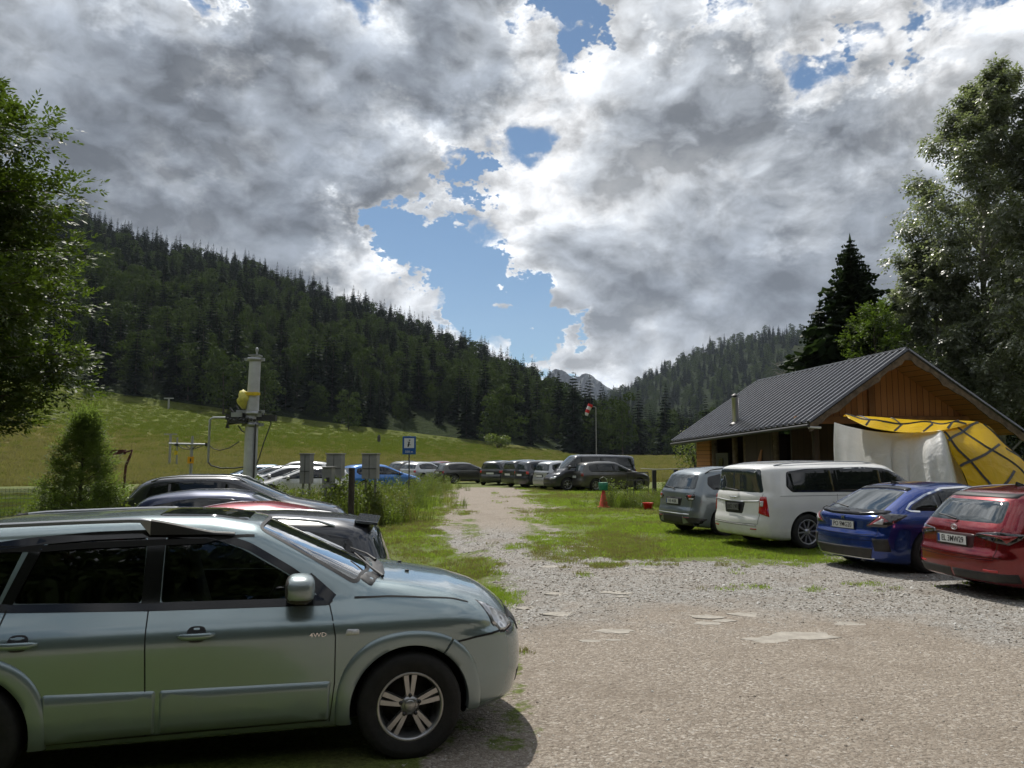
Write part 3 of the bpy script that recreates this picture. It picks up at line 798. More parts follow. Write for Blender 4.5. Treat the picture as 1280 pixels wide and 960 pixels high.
# ---------------------------------------------------------------- generic car maker (all except the near one)
def make_car(name, label, cat, pm, loc, ang, S, group=None, scale=1.0, cell=.10):
    """S: dict; x measured from the rear axle. origin of thing: ground under rear axle centre"""
    root = empty(name, (loc[0], loc[1], loc[2] if len(loc) > 2 else 0), ang, label, cat, group)
    if scale != 1: root.scale = (scale,)*3
    b = Body(**S); Rr = S['R']; wb = S['wb']; root['_'] = 0; del root['_']
    finish_body(b, root, pm, [(0, Rr), (wb, Rr)], Rr, S.get('ar', Rr+.055), cell)
    put_wheels(root, [0, wb], b.W-.02, Rr, S.get('rim', Rr-.115), .21, S.get('wheel', 'simple'), S.get('alloy', M_ALLOY))
    # side glazing
    gl = S.get('glass', M_GLASS); D = S['dlo']
    trim = S.get('dlo_trim')
    for sg in (-1, 1):
        b.patch('window_surround', rpoly(D, S.get('dlor', .05)), 'S', M_GLOSSB, root, sg, .003, -.002, .006, max(.08, cell))
        for pane in S['panes']:
            b.patch('side_window', rpoly(pane, .03), 'S', gl, root, sg, .006, .001, .006, max(.08, cell))
    if trim:
        b.lines('window_trim', [(trim['pts'], 'S', sg, trim.get('w', .02), .008) for sg in (-1, 1)], trim['m'], root)
    # glass front/back
    b.patch('windscreen', rpoly(S['ws'], .08), 'T', S.get('wsm', M_GLASSL), root, 1, .003, -.002, .01, .1)
    b.patch('rear_window', rpoly(S['rw'], S.get('rwr', .06)), S.get('rwmode', 'B'), S.get('rwm', M_GLASSL), root, 1, .004, -.002, .012, .08)
    for kind in ('seams',):
        if S.get(kind): b.lines('panel_gap', [q for q in S[kind]], M_SEAM, root, .007)
    for pt in S.get('patches', []):
        # (name, poly, mode, mat, off, sides, wrap)
        nm, poly, mode, m_, off, sides, wrap = pt
        for sg in sides:
            pp = poly
            if not wrap and mode in 'BFT' and sg < 0 and len(sides) > 1: pp = [(p[0], -p[1]) if mode == 'T' else (-p[0], p[1]) for p in poly]
            b.patch(nm, pp, mode, m_, root, sg, off, -.003, min(.012, .3*off+.004), .06, wrap=wrap)
    if S.get('rails'):
        x0, x1, yy, hh = S['rails']
        for sg in (-1, 1):
            mb = MB(); xs = np.linspace(x0, x1, 12); Z = b.cast([(x, sg*yy) for x in xs], 'T')[:, 2]
            pts = [(x, sg*yy, Z[i]+hh*min(1, min(i, 11-i)/1.2)+.004) for i, x in enumerate(xs)]
            mb.tube(pts, .014, 8); mb.build('roof_rail', S.get('railm', M_SATIN), root)
    if S.get('mirror'):
        for sg in (-1, 1): mirror(b, root, S['mirror'][0], S['mirror'][1], sg, pm)
    if S.get('handles'):
        for sg in (-1, 1): handles(b, root, S['handles'], sg, S.get('handlem', pm))
    return root, b
# ---------------------------------------------------------------- the near silver-green SUV
def near_suv():
    pm = paint('silver_green_metallic', (.255, .325, .34), .62, .26, dirt=.2)
    pc = paint('grey_green_cladding', (.255, .32, .335), .58, .36, dirt=.25)
    phi = R(14.5); c, s_ = math.cos(phi), math.sin(phi)
    g = gpt(512.7, 949, -.06); W = 1.76
    # side plane is car y=-W/2 (camera side); origin = ground under the front axle
    ox = g[0]-s_*W/2*1.0; oy = g[1]+c*W/2
    root = empty('parked_car', (ox, oy, -.06), phi, 'silver green four wheel drive SUV nearest to the camera, its bonnet at the gravel', 'car', None)
    b = Body(W=W, H=1.6, x0=-3.42, x1=.90, belt=1.0, crown=.07, cf=.27, cr=.12, kr=.08, kf=.20, rt=.14, re=.34, rre=.22, ts=.045,
             top=[(-3.6, 1.27), (-3.28, 1.39), (-3.15, 1.44), (-2.6, 1.505), (-1.7, 1.537), (-1.25, 1.525), (-.97, 1.478), (-.18, 1.115), (.05, 1.085), (.38, 1.025), (.60, .955), (.78, .84), (.9, .72), (1.0, .6)],
             front=[(.15, .74), (.28, .84), (.45, .885), (.755, .89), (.80, .84), (.95, .79), (1.1, .74)],
             rear=[(.15, -3.30), (.3, -3.40), (.55, -3.42), (.9, -3.40), (1.0, -3.37), (1.45, -3.18), (1.7, -3.05)],
             side=[(.15, .07), (.30, .035), (.40, .022), (.52, .02), (.70, .010), (.80, .006), (.86, .020), (.93, .068), (1.0, .120), (1.04, .138), (1.2, .188), (1.4, .258), (1.6, .385)],
             plan=[(-3.5, .95), (-2.9, .985), (-2, 1), (-.4, 1), (.2, .985), (.6, .94), (1, .88)], gh=[(-3.5, .06), (-2.6, 0), (-1, 0), (0, .1)], bot=[(-4, .2), (-3, .2), (0, .2), (1, .22)])
    WX = [0, -2.56]; Rr = .335; HZ = .318; ar = .385
    # cabin hollow + window openings
    Fc = lambda x, y, z: np.maximum.reduce([b.F(x, y, z)+.045, .62-z, x-(-.30), (-3.05)-x])
    class Bc(Body): pass
    Q, Fq = b.hull(.07)
    bc = Body(**b.k); bc.x0, bc.x1 = -3.05, -.30
    Cx = lambda x, y, z: np.maximum(np.maximum(b.F(x, y, z)+.05, np.maximum(.50-z, z-1.5)), np.maximum(x+.32, -3.06-x))
    def cav():
        V_, F_ = Body.hull(bc, .07, F=Cx)
        me = npmesh('cav', V_, F_, [M_INT], smooth=True); bm = bmesh.new(); bm.from_mesh(me)
        bmesh.ops.remove_doubles(bm, verts=bm.verts, dist=.002); bmesh.ops.recalc_face_normals(bm, faces=bm.faces); bm.to_mesh(me); bm.free(); return me
    FW = [(-1.53, 1.405), (-1.525, 1.015), (-.66, .995), (-.60, 1.02), (-.80, 1.165), (-1.06, 1.315), (-1.22, 1.375), (-1.35, 1.395)]
    RW = [(-1.64, 1.405), (-1.635, 1.02), (-2.34, 1.045), (-2.22, 1.375), (-2.0, 1.395)]
    QW = [(-2.42, 1.045), (-2.95, 1.10), (-2.99, 1.16), (-2.66, 1.335), (-2.32, 1.37)]
    cut = MB()
    for sg in (-1, 1):
        for w in (FW, RW, QW): cut.prism(rpoly(w, .03), sg*.50, sg*1.1, 0)
    c2 = cut.mesh('c2', [M_INT])
    WS = [(-.965, .535), (-.935, 0), (-.965, -.535), (-.34, -.70), (-.25, -.4), (-.23, 0), (-.25, .4), (-.34, .70)]
    cut = MB(); cut.prism(rpoly(WS, .05), 1.02, 1.8, 0, axis='z'); c3 = cut.mesh('c3', [M_INT])
    RWN = [(-.55, 1.05), (.55, 1.05), (.50, 1.40), (-.50, 1.40)]
    cut = MB(); cut.prism(rpoly(RWN, .05), -3.6, -3.0, 0, axis='x'); c4 = cut.mesh('c4', [M_INT])
    finish_body(b, root, pm, [(0, HZ), (-2.56, HZ)], Rr, ar, .04, [cav(), c2, c3, c4])
    # glazing
    for sg in (-1, 1):
        b.patch('front_side_window', rpoly(FW, .03), 'S', M_GLASSF, root, sg, -.012, -.012, 0, .08)
        b.patch('rear_side_window', rpoly(RW, .03), 'S', M_GLASSR, root, sg, -.012, -.012, 0, .08)
        b.patch('quarter_window', rpoly(QW, .03), 'S', M_GLASSR, root, sg, -.012, -.012, 0, .08)
        # black surround as a frame: strips along the opening
        ring = [(-3.06, 1.16), (-2.70, 1.345), (-2.28, 1.395), (-1.95, 1.418), (-1.58, 1.425), (-1.24, 1.405), (-1.03, 1.335), (-.76, 1.175), (-.50, .985), (-1.58, .998), (-2.35, 1.02), (-3.02, 1.075)]
        ring = rpoly(ring, .04); cl = ring+[ring[0]]
        b.lines('window_surround', [(cl, 'S', sg, .045, .003), ([(-1.583, 1.0), (-1.585, 1.45)], 'S', sg, .105, .0025), ([(-2.37, 1.03), (-2.24, 1.41)], 'S', sg, .06, .0025), ([(-.50, .992), (-.66, 1.13)], 'S', sg, .075, .0026), ([(-.62, 1.0), (-.55, 1.0)], 'S', sg, .05, .0027)], M_GLOSSB, root)
    b.patch('windscreen', rpoly(WS, .05), 'T', M_GLASSC, root, 1, -.012, -.012, 0, .08)
    b.patch('rear_window', rpoly(RWN, .05), 'B', M_GLASSR, root, 1, -.012, -.012, 0, .08)
    cw = WS+[WS[0]]
    b.lines('windscreen_seal', [(rpoly(WS, .05)+[rpoly(WS, .05)[0]], 'T', 1, .022, .002)], M_BLACK, root)
    # cowl
    b.patch('scuttle_panel', rpoly([(-.33, .66), (-.22, .4), (-.20, 0), (-.22, -.4), (-.33, -.66), (-.24, -.70), (-.13, -.42), (-.11, 0), (-.13, .42), (-.24, .70)], .03), 'T', M_BLACK, root, 1, .002, -.004, .006, .06)
    for sg, y0 in ((1, .10), (1, -.55)):
        z = b.cast([(-.17, y0)], 'T')[0, 2]; q = b.cast([(-.33, y0-.0+.42)], 'T')[0]
        mb = MB(); mb.tube([(-.16, y0, z+.01), (-.22, y0+.12, z+.045), (q[0], q[1], q[2]+.025)], [.012, .009, .006], 8); mb.build('wiper', M_BLACK, root)
    for y0 in (-.25, .25):
        z = b.cast([(.04, y0)], 'T')[0, 2]; mb = MB(); mb.box((.04, y0, z+.006), (.03, .022, .014)); mb.build('washer_nozzle', M_BLACK, root, bevel=.004)
    # lower cladding, flares, bumper cover
    def flare(cx, a0, a1, sg):
        T = [(0, -.03), (.0, .014), (.05, .022), (.35, .025), (.7, .022), (.88, .016), (.97, .006), (1.0, -.006)]; n = 40; L = []; O = []
        for i in range(n+1):
            a = a0+(a1-a0)*i/n; ro = ar+.105-.012*math.cos(4*a)
            for t_, o_ in T: r_ = ar-.004+(ro-ar)*t_; L.append((cx+r_*math.cos(a), HZ+r_*math.sin(a))); O.append(o_)
        L = np.array(L); ok = L[:, 1] > .235; L[~ok, 1] = .235
        Q = b.cast(L, 'S', sg); N_ = b.normal(Q); N_[:, 2] *= .3; N_[:, 0] *= .5; N_ = N_/np.linalg.norm(N_, axis=1)[:, None]; Q = Q+N_*np.array(O)[:, None]
        k = len(T); mb = MB(); mb.add([tuple(q) for q in Q], [(i*k+j, i*k+j+1, (i+1)*k+j+1, (i+1)*k+j) for i in range(n) for j in range(k-1)]+[tuple(range(k)), tuple(range(n*k, n*k+k))], 0, True)
        o = mb.build('arch_flare', pc, root); o.data.set_sharp_from_angle(angle=R(50))
    for sg in (-1, 1):
        b.patch('door_cladding', rpoly([(-2.12, .545), (-1.515, .527), (-1.515, .27), (-2.12, .255)], .02), 'S', pc, root, sg, .014, -.002, .014, .08)
        b.patch('door_cladding', rpoly([(-1.495, .527), (-.50, .512), (-.51, .27), (-1.495, .27)], .02), 'S', pc, root, sg, .014, -.002, .014, .08)
        def ringpoly(cx, a0, a1, ri, ro, n=16, extra=None):
            A = [(cx+ri*math.cos(a0+(a1-a0)*k/n), HZ+ri*math.sin(a0+(a1-a0)*k/n)) for k in range(n+1)]
            B = [(cx+ro*math.cos(a0+(a1-a0)*k/n), HZ+ro*math.sin(a0+(a1-a0)*k/n)) for k in range(n, -1, -1)]
            return A+B
        flare(0, R(57), R(196), sg)
        flare(0, R(-8), R(55), sg)
        flare(-2.56, R(-16), R(190), sg)
    seam = []
    for sg in (-1, 1):
        seam += [([(-.525, 1.0), (-.50, .90), (-.478, .78), (-.478, .50), (-.505, .26)], 'S', sg), ([(-1.59, 1.0), (-1.565, .26)], 'S', sg), ([(-2.36, 1.02), (-2.40, .80), (-2.22, .60), (-2.14, .5), (-2.14, .27)], 'S', sg),
                 ([(.30, .70), (.44, .722), (.70, .742)], 'S', sg, .012), ([(-.52, .27), (-2.15, .26)], 'S', sg, .008)]
        seam += [([(-.36, sg*.76), (-.15, sg*.745), (.1, sg*.74), (.40, sg*.715)], 'T', 1, .009)]
        seam += [([(-3.1, sg*.62), (-2.2, sg*.635), (-1.3, sg*.63), (-1.0, sg*.60)], 'T', 1, .014)]
    b.lines('panel_gap', seam, M_SEAM, root)
    # headlamps
    for sg in (-1, 1):
        P = [('s', .45, .94), ('e', .64, .915), ('e', .53, .80), ('e', .57, .735), ('e', .72, .715), ('s', .62, .72), ('s', .55, .79)]
        b.patch('headlight_surround', P, 'V', M_BLACK, root, sg, .002, -.003, .006, .05, wrap=True)
        P = [('s', .47, .93), ('e', .66, .90), ('e', .56, .80), ('e', .59, .745), ('e', .72, .728), ('s', .615, .735), ('s', .56, .79)]
        hl = b.patch('headlight', P, 'V', M_LAMPC, root, sg, .014, -.002, .012, .04, wrap=True)
        b.patch('side_marker', rpoly([(-.42, .785), (-.33, .787), (-.33, .822), (-.41, .825)], .012), 'S', M_LWHITE, root, sg, .008, -.002, .006, .04)
        b.patch('tail_light', [('s', -3.22, 1.0), ('e', .68, 1.02), ('e', .62, .75), ('s', -3.28, .70)], 'W', M_LRED, root, sg, .01, -.003, .01, .05, wrap=True)
    b.patch('grille', rpoly([(-.50, .78), (.50, .78), (.46, .66), (-.46, .66)], .03), 'F', M_BLACK, root, 1, .006, -.004, .01, .06)
    b.patch('lower_intake', rpoly([(-.55, .42), (.55, .42), (.45, .30), (-.45, .30)], .03), 'F', M_BLACK, root, 1, .006, -.004, .01, .06)
    b.lines('bumper_lip', [([(-.74, .765), (-.4, .80), (.4, .80), (.74, .765)], 'F', 1, .03, .006)], M_BLACK, root)
    # roof: rails, sunroof
    b.patch('sunroof', rpoly([(-1.62, .42), (-1.05, .40), (-1.05, -.40), (-1.62, -.42)], .06), 'T', M_GLASS, root, 1, .008, -.002, .012, .08)
    for sg in (-1, 1):
        xs = np.linspace(-2.95, -1.12, 30); Z = b.cast([(x, sg*.60) for x in xs], 'T')[:, 2]
        mb = MB(); N = 30
        prev = []
        for i, x in enumerate(xs):
            q = (x-xs[0])/(xs[-1]-xs[0]); h = .10*min(1, sst(q/.10))*1.0 if q < .5 else .10*float(sst((1-q)/.34))
            h = max(.012, h); wv = .018+.010*(1 if q < .12 or q > .70 else 0)
            zb = Z[i]-.006 if (q < .13 or q > .70) else Z[i]+h-.028
            mi = 1 if (q < .13 or q > .70) else 0
            prev.append((x, zb, Z[i]+h, wv, mi))
        for k in range(N-1):
            a, d = prev[k], prev[k+1]; vs = []
            for t_ in (a, d):
                if d[4] != a[4] and t_ is a and a[4] == 0: pass
                zlo = t_[1]
                vs += [(t_[0], sg*.60-t_[3], zlo), (t_[0], sg*.60+t_[3], zlo), (t_[0], sg*.60+t_[3]*.8, t_[2]-.008), (t_[0], sg*.60+t_[3]*.4, t_[2]), (t_[0], sg*.60-t_[3]*.4, t_[2]), (t_[0], sg*.60-t_[3]*.8, t_[2]-.008)]
            mb.add(vs, [(j, (j+1) % 6, 6+(j+1) % 6, 6+j) for j in range(6)]+([tuple(range(6))] if k == 0 or a[4] != prev[max(0, k-1)][4] else [])+([tuple(range(6, 12))] if d[4] != a[4] or k == N-2 else []), a[4], False)
        mb.build('roof_rail', [M_SATIN, M_BLACK], root)
    # mirrors, handles, badge
    for sg in (-1, 1):
        mirror(b, root, -.70, 1.01, sg, pc, 1.08, .12)
        for (x, z) in ((-1.30, .835), (-2.26, .835)):
            b.patch('handle_recess', rpoly([(x-.055, z-.04), (x+.055, z-.04), (x+.055, z+.05), (x-.055, z+.05)], .045), 'S', M_BLACK, root, sg, .0012, .0012, 0, .05)
            p = b.cast([(x, z)], 'S', sg)[0]; mb = MB(); L = .215
            K = 9; vs = []
            for i in range(K):
                q = i/(K-1)*2-1; hh = .021*(1-abs(q)**6*.6); dep = .035*(1-abs(q)**4)+.006
                for j in range(8):
                    a = 2*math.pi*j/8; vs.append((x+q*L/2, p[1]+sg*(dep+math.cos(a)*.010), z+math.sin(a)*hh))
            mb.add(vs, [(i*8+j, i*8+(j+1) % 8, (i+1)*8+(j+1) % 8, (i+1)*8+j) for i in range(K-1) for j in range(8)]+[tuple(range(8)), tuple(range((K-1)*8, K*8))], 0, True)
            mb.build('door_handle', pm, root)
    tm = text_mesh('4WD', .046, M_CHROME, .003, (1, .8)); p = b.cast([(-.585, .80)], 'S', -1)[0]
    o = link('badge', tm, root, (p[0], p[1]-.004, p[2])); o.rotation_euler = (R(90), 0, 0)
    mb = MB(); p = b.cast([(-.95, 0)], 'T')[0]; mb.tube([(-2.85, .2, 1.5), (-2.95, .2, 1.58)], .006, 6)
    # interior
    for (sx, sy) in ((-1.42, -.37), (-1.42, .37)):
        mb = MB(); mb.box((sx+.22, sy, .66), (.5, .48, .16), 0); mb.box((sx-.08, sy, .98), (.13, .46, .56), 0, Matrix.Rotation(R(-16), 3, 'Y'))
        mb.box((sx-.20, sy, 1.32), (.09, .26, .16), 0, Matrix.Rotation(R(-12), 3, 'Y')); mb.tube([(sx-.17, sy-.06, 1.2), (sx-.19, sy-.06, 1.3)], .007, 6); mb.tube([(sx-.17, sy+.06, 1.2), (sx-.19, sy+.06, 1.3)], .007, 6)
        mb.build('seat', M_SEAT, root, bevel=.035)
    mb = MB(); mb.box((-2.35, 0, .66), (.5, 1.3, .16)); mb.box((-2.62, 0, .96), (.13, 1.3, .5), 0, Matrix.Rotation(R(-16), 3, 'Y'))
    for y in (-.4, .4): mb.box((-2.74, y, 1.27), (.09, .25, .14))
    mb.build('seat', M_SEAT, root, bevel=.03)
    mb = MB(); mb.box((-.52, 0, .90), (.42, 1.4, .2)); mb.build('dashboard', M_INT, root, bevel=.05)
    mb = MB(); mb.lathe([(.175, -.012), (.187, 0), (.175, .012), (.163, 0), (.175, -.012)], 28, 0, 'y')
    mb.box((0, 0, 0), (.3, .012, .05)); me = mb.mesh('steering_wheel', M_INT); o = link('steering_wheel', me, root, (-.86, .37, .99)); o.rotation_euler = (R(0), R(0), R(90)); o.rotation_euler = Matrix.Rotation(R(-25), 3, 'Y').to_4x4().to_euler() if False else (R(25), 0, R(90))
    put_wheels(root, WX, b.W-.0, Rr, .212, .22, 'twin5', M_ALLOY, z=HZ)
    return root
def m_lampc():
    def f(t, b):
        P = t.coord('Object'); v = t.voro(P, 16, out=0); n = t.noise(P, 8, 3, .5)
        t.l.new(t.ramp(t.math('ADD', v, t.math('MULTIPLY', n, .4)), [(.15, (.04, .04, .04)), (.4, (.30, .31, .32)), (.55, (.75, .76, .78)), (.8, (.45, .46, .48))]), b.inputs['Base Color'])
        t.l.new(t.bump(v, .3, .02), b.inputs['Normal'])
    return mat('headlamp_optics', (.3, .3, .3), .2, .5, coat=1, coat_rough=.01, fn=f)
M_LAMPC = m_lampc()
near_suv()
# ---------------------------------------------------------------- other cars
def spec(kind, L, W, H, wb, roh, Rr=.335, **k):
    """hatch / wagon / suv / van proportions; x=0 at the rear axle"""
    x0 = -roh; x1 = L-roh; bh = k.pop('bh', H*.68); cowl = k.pop('cowl', wb-.28 if kind != 'van' else wb+.05)
    wst = k.pop('wst', cowl-1.02); bt = k.pop('bt', H*.62); clr = k.pop('clr', .20)
    rz = k.pop('rz', {'suv': .30, 'wagon': .42, 'hatch': .50, 'van': .22, 'mpv': .2}[kind])     # run of rear glass
    zr = k.pop('zr', H-.13); nose = k.pop('nose', .74)
    rt = x0+rz
    top = [(x0-.4, zr-.22), (x0+rz-.12, zr), (x0+rz+.3, H-.05), (x0+(wst-x0)*.55, H), (wst-.35, H-.005), (wst, H-.055), (cowl, bh+.03), (cowl+.12, bh), (x1-.55, bh-.11), (x1-.25, bh-.19), (x1-.05, bh-.32), (x1+.2, bh-.55)]
    front = [(.1, x1-.16), (.22, x1-.06), (.4, x1), (.62, x1-.01), (nose, x1-.06), (nose+.2, x1-.16), (1.3, x1-.3)]
    rb = k.pop('rearpts', [(.1, x0+.10), (.25, x0+.03), (.45, x0), (.62, x0+.01), (.66, x0+.04), (bt-.02, x0+.08), (bt+.04, x0+.12), (zr, x0+rz-.06), (H+.1, x0+rz+.12)])
    side = k.pop('sidepts', [(.1, .09), (.25, .045), (.4, .022), (.55, .012), (bt-.22, .0), (bt-.10, .018), (bt, .055), (bt+.2, .125), (H-.12, .125+(H-.32-bt)*.42), (H, .125+(H-.32-bt)*.42+.16)])
    plan = [(x0, .90), (x0+.5, .975), (x0+1.2, 1), (x1-1.5, 1), (x1-.7, .975), (x1, .86)]
    S = dict(W=W, H=H, x0=x0, x1=x1, belt=bt, top=top, front=front, rear=rb, side=side, plan=k.pop('plan', plan), gh=[(x0, .12), (x0+1.2, .02), (wst, .0), (cowl, .08)],
             bot=[(x0, clr+.04), (x0+.6, clr-.03), (x1-.8, clr-.03), (x1, clr)], R=Rr, wb=wb, crown=.07, cf=.22, cr=k.pop('cr', .13), kf=.22, kr=.08, re=.30, rre=.22, rt=.13)
    # glass outlines
    zt = H-.115; xa = cowl-.02; xr = x0+rz+k.pop('dx', .12)
    topc = [(xr+.05, zr-.11), (xr+.5, zt-.035), (wst-.75, zt), (wst-.25, zt-.03), (wst+.12, zt-.13)]
    bz = lambda x: bt+.03+(.02 if x < wb*.3 else 0)
    D = [(xa-.10, bt+.015)]+[(x, z) for x, z in topc[::-1]]+[(xr-.02, bt+.16), (xr+.10, bt+.04)]
    S['dlo'] = D
    B = k.pop('bpil', (cowl-1.28)); C = k.pop('cpil', B-.98)
    def ztop(x):
        pts = sorted(topc); return float(np.interp(x, [p[0] for p in pts]+[xa-.1], [p[1] for p in pts]+[bt+.015]))-.028
    def pane(a, b):
        n = 5; xs_ = [a+(b-a)*i/n for i in range(n+1)]
        up = [(x, max(bt+.05, ztop(x))) for x in xs_]; 
        return [(a, bt+.045), (b, bt+.035)]+up[::-1]
    panes = [pane(B+.04, xa-.16), pane(C+.03, B-.04)]
    if C-.05-(xr+.06) > .25:
        q = pane(xr+.08, C-.04); q[0] = (xr+.14, bt+.06); panes.append(q)
    S['panes'] = panes
    hw = W/2
    S['ws'] = [(wst+.02, hw-.30), (wst+.05, 0), (wst+.02, -(hw-.30)), (cowl-.20, -(hw-.16)), (cowl-.07, -.35), (cowl-.05, 0), (cowl-.07, .35), (cowl-.20, hw-.16)]
    S['rw'] = k.pop('rw', [(-(hw-.22), bt+.05), ((hw-.22), bt+.05), ((hw-.33), zr-.06), (-(hw-.33), zr-.06)])
    S['mirror'] = (cowl-.42, bt+.0); S['handles'] = [(B+.14, bt-.12), (C+.10, bt-.11)] if not k.pop('nohandle', 0) else None
    dz = .28
    S['seams'] = [([(B, bt), (B+.01, clr+.06)], 'S', s_) for s_ in (-1, 1)]+[([(C+.02, bt), (C-.02, Rr+.42), (C+.10, clr+.08)], 'S', s_) for s_ in (-1, 1)]+\
                 [([(xa-.06, bt), (xa+.02, bt-.2), (xa-.02, clr+.08)], 'S', s_) for s_ in (-1, 1)]+[([(C, clr+.075), (xa, clr+.075)], 'S', s_) for s_ in (-1, 1)]+\
                 [([(-(hw-.20), bt), (-(hw-.24), .52), (0, .50), (hw-.24, .52), (hw-.20, bt)], 'B', 1)]
    S['patches'] = k.pop('patches', [])
    S.update(k); return S
def dark_sill(S, clr=.2, z=.36, rear=.42):
    x0, x1, wb, Rr = S['x0'], S['x1'], S['wb'], S['R']
    return [('lower_cladding', [(Rr+.09, clr-.0), (wb-Rr-.09, clr), (wb-Rr-.09, z), (Rr+.09, z)], 'S', M_BLACK, .008, (-1, 1), False),
            ('rear_bumper_lower', [('s', x0+.42, z+.02), ('e', .40, rear), ('e', .40, .20), ('s', x0+.42, .20)], 'W', M_BLACK, .007, (-1, 1), True),
            ('rear_bumper_lower', [(-.42, rear), (.42, rear), (.42, .20), (-.42, .20)], 'B', M_BLACK, .0075, (1,), False)]

# 1 grey-blue compact SUV
K = spec('suv', 4.38, 1.84, 1.62, 2.64, .90, .345, bt=1.04, bh=1.06, rz=.40, rim=.235, wheel='five', clr=.22)
x0 = K['x0']
K['patches'] = dark_sill(K, .22, .40, .50)+[
    ('tail_light', [('s', x0+.20, .985), ('e', .50, .965), ('e', .47, .90), ('e', .58, .83), ('s', x0+.16, .85)], 'W', M_SMOKE, .012, (-1, 1), True),
    ('tail_light_lens', [('s', x0+.15, .975), ('e', .55, .957), ('e', .56, .925), ('s', x0+.12, .87)], 'W', M_LRED, .016, (-1, 1), True),
    ('reversing_lamp', [('e', .74, .895), ('e', .60, .895), ('e', .60, .85), ('e', .74, .855)], 'W', M_LWHITE, .016, (-1, 1), True),
    ('number_plate_recess', rpoly([(-.36, .90), (.36, .90), (.32, .70), (-.32, .70)], .04), 'B', M_BLACK, .003, (1,), False),
    ('bumper_chrome_strip', [(-.66, .535), (.66, .535), (.66, .50), (-.66, .50)], 'B', M_SATIN, .012, (1,), False)]
K['rails'] = (-.35, 1.35, .62, .045); K['railm'] = M_BLACK
P_KAROQ = paint('grey_blue_paint', (.15, .18, .20), .5, .32, dirt=.15)
# 2 white minivan
V_ = spec('van', 5.14, 1.98, 1.76, 3.08, 1.12, .355, bt=1.10, bh=1.08, rz=.19, cowl=3.25, wst=2.25, rim=.245, wheel='multi', clr=.22, bpil=1.95, cpil=.72, dx=.50, zr=1.66, sidepts=[(.1, .09), (.25, .045), (.4, .022), (.55, .012), (.88, .0), (1.0, .012), (1.10, .038), (1.3, .075), (1.62, .15), (1.75, .30)])
x0 = V_['x0']; hw = .99
V_['rw'] = [(-.79, 1.13), (.79, 1.13), (.68, 1.60), (-.68, 1.60)]
V_['patches'] = [
    ('tail_light', [('s', x0+.24, 1.06), ('e', .745, 1.06), ('e', .735, .73), ('s', x0+.26, .66)], 'W', M_LRED, .014, (-1, 1), True),
    ('reversing_lamp', [('e', .83, .98), ('e', .755, .98), ('e', .755, .86), ('e', .83, .86)], 'W', M_LWHITE, .019, (-1, 1), True),
    ('tailgate_garnish', [(-.76, .985), (-.30, .955), (.30, .955), (.76, .985), (.76, .955), (.30, .925), (-.30, .925), (-.76, .955)], 'B', M_SATIN, .014, (1,), False),
    ('number_plate_recess', rpoly([(-.36, .94), (.36, .94), (.30, .70), (-.30, .70)], .05), 'B', M_BLACK, .002, (1,), False),
    ('wing_emblem', [(-.22, 1.045), (-.05, 1.03), (0, 1.045), (.05, 1.03), (.22, 1.045), (.05, 1.005), (0, .99), (-.05, 1.005)], 'B', M_CHROME, .012, (1,), False),
    ('bumper_step', [(-.72, .50), (.72, .50), (.72, .47), (-.72, .47)], 'B', mat_cached('bumper_step_grey', (.25, .25, .24)), .006, (1,), False)]  # bumper step drawn as a raised grey strip
V_['rails'] = (-.55, 1.9, .66, .03); V_['seams'] += [([(-.62, 1.07), (1.95, 1.07)], 'S', s_) for s_ in (-1, 1)]
V_['handles'] = [(2.10, 1.0), (.95, .99)]
P_WHITE = paint('white_paint', (.76, .76, .74), 0, .42, dirt=.35)
# 3 blue fastback hatch
C_ = spec('hatch', 4.52, 1.80, 1.43, 2.70, .98, .33, bt=.93, bh=.93, rz=.95, zr=1.33, cowl=2.55, wst=1.45, rim=.235, wheel='ten', alloy=M_ALLOYD, clr=.16, cr=.16, bpil=1.20, cpil=.30,
          rearpts=[(.1, -.86), (.22, -.93), (.38, -.98), (.60, -.97), (.66, -.93), (.90, -.90), (.96, -.84), (1.02, -.70), (1.34, -.04), (1.5, .2)])
C_['top'] = [(-1.4, .62), (-.98, .94), (-.80, 1.00), (-.10, 1.325), (.15, 1.385), (.75, 1.43), (1.15, 1.42), (1.45, 1.365), (2.55, .96), (2.67, .93), (3.0, .88), (3.3, .78), (3.5, .60), (3.7, .4)]
C_['rwmode'] = 'T'; C_['rw'] = [(-.74, .62), (-.78, 0), (-.74, -.62), (-.06, -.50), (-.02, 0), (-.06, .50)]
C_['dlo'] = [(2.42, .955), (1.95, 1.14), (1.5, 1.28), (1.1, 1.335), (.55, 1.315), (.15, 1.225), (-.20, 1.085), (-.30, 1.01), (-.15, .985), (.6, .965)]
C_['panes'] = [[(1.24, .975), (2.36, .97), (1.9, 1.14), (1.5, 1.255), (1.24, 1.30)], [(.36, 1.0), (1.16, .98), (1.16, 1.305), (.6, 1.31), (.36, 1.28)], [(-.2, 1.02), (.28, 1.0), (.28, 1.24), (.12, 1.195)]]
C_['dlo_trim'] = dict(pts=[(-.12, .975), (-.30, .985), (-.36, 1.01), (-.24, 1.09), (.12, 1.235), (.5, 1.325), (1.1, 1.345), (1.5, 1.29), (1.95, 1.15)], w=.024, m=M_CHROME)
x0 = C_['x0']
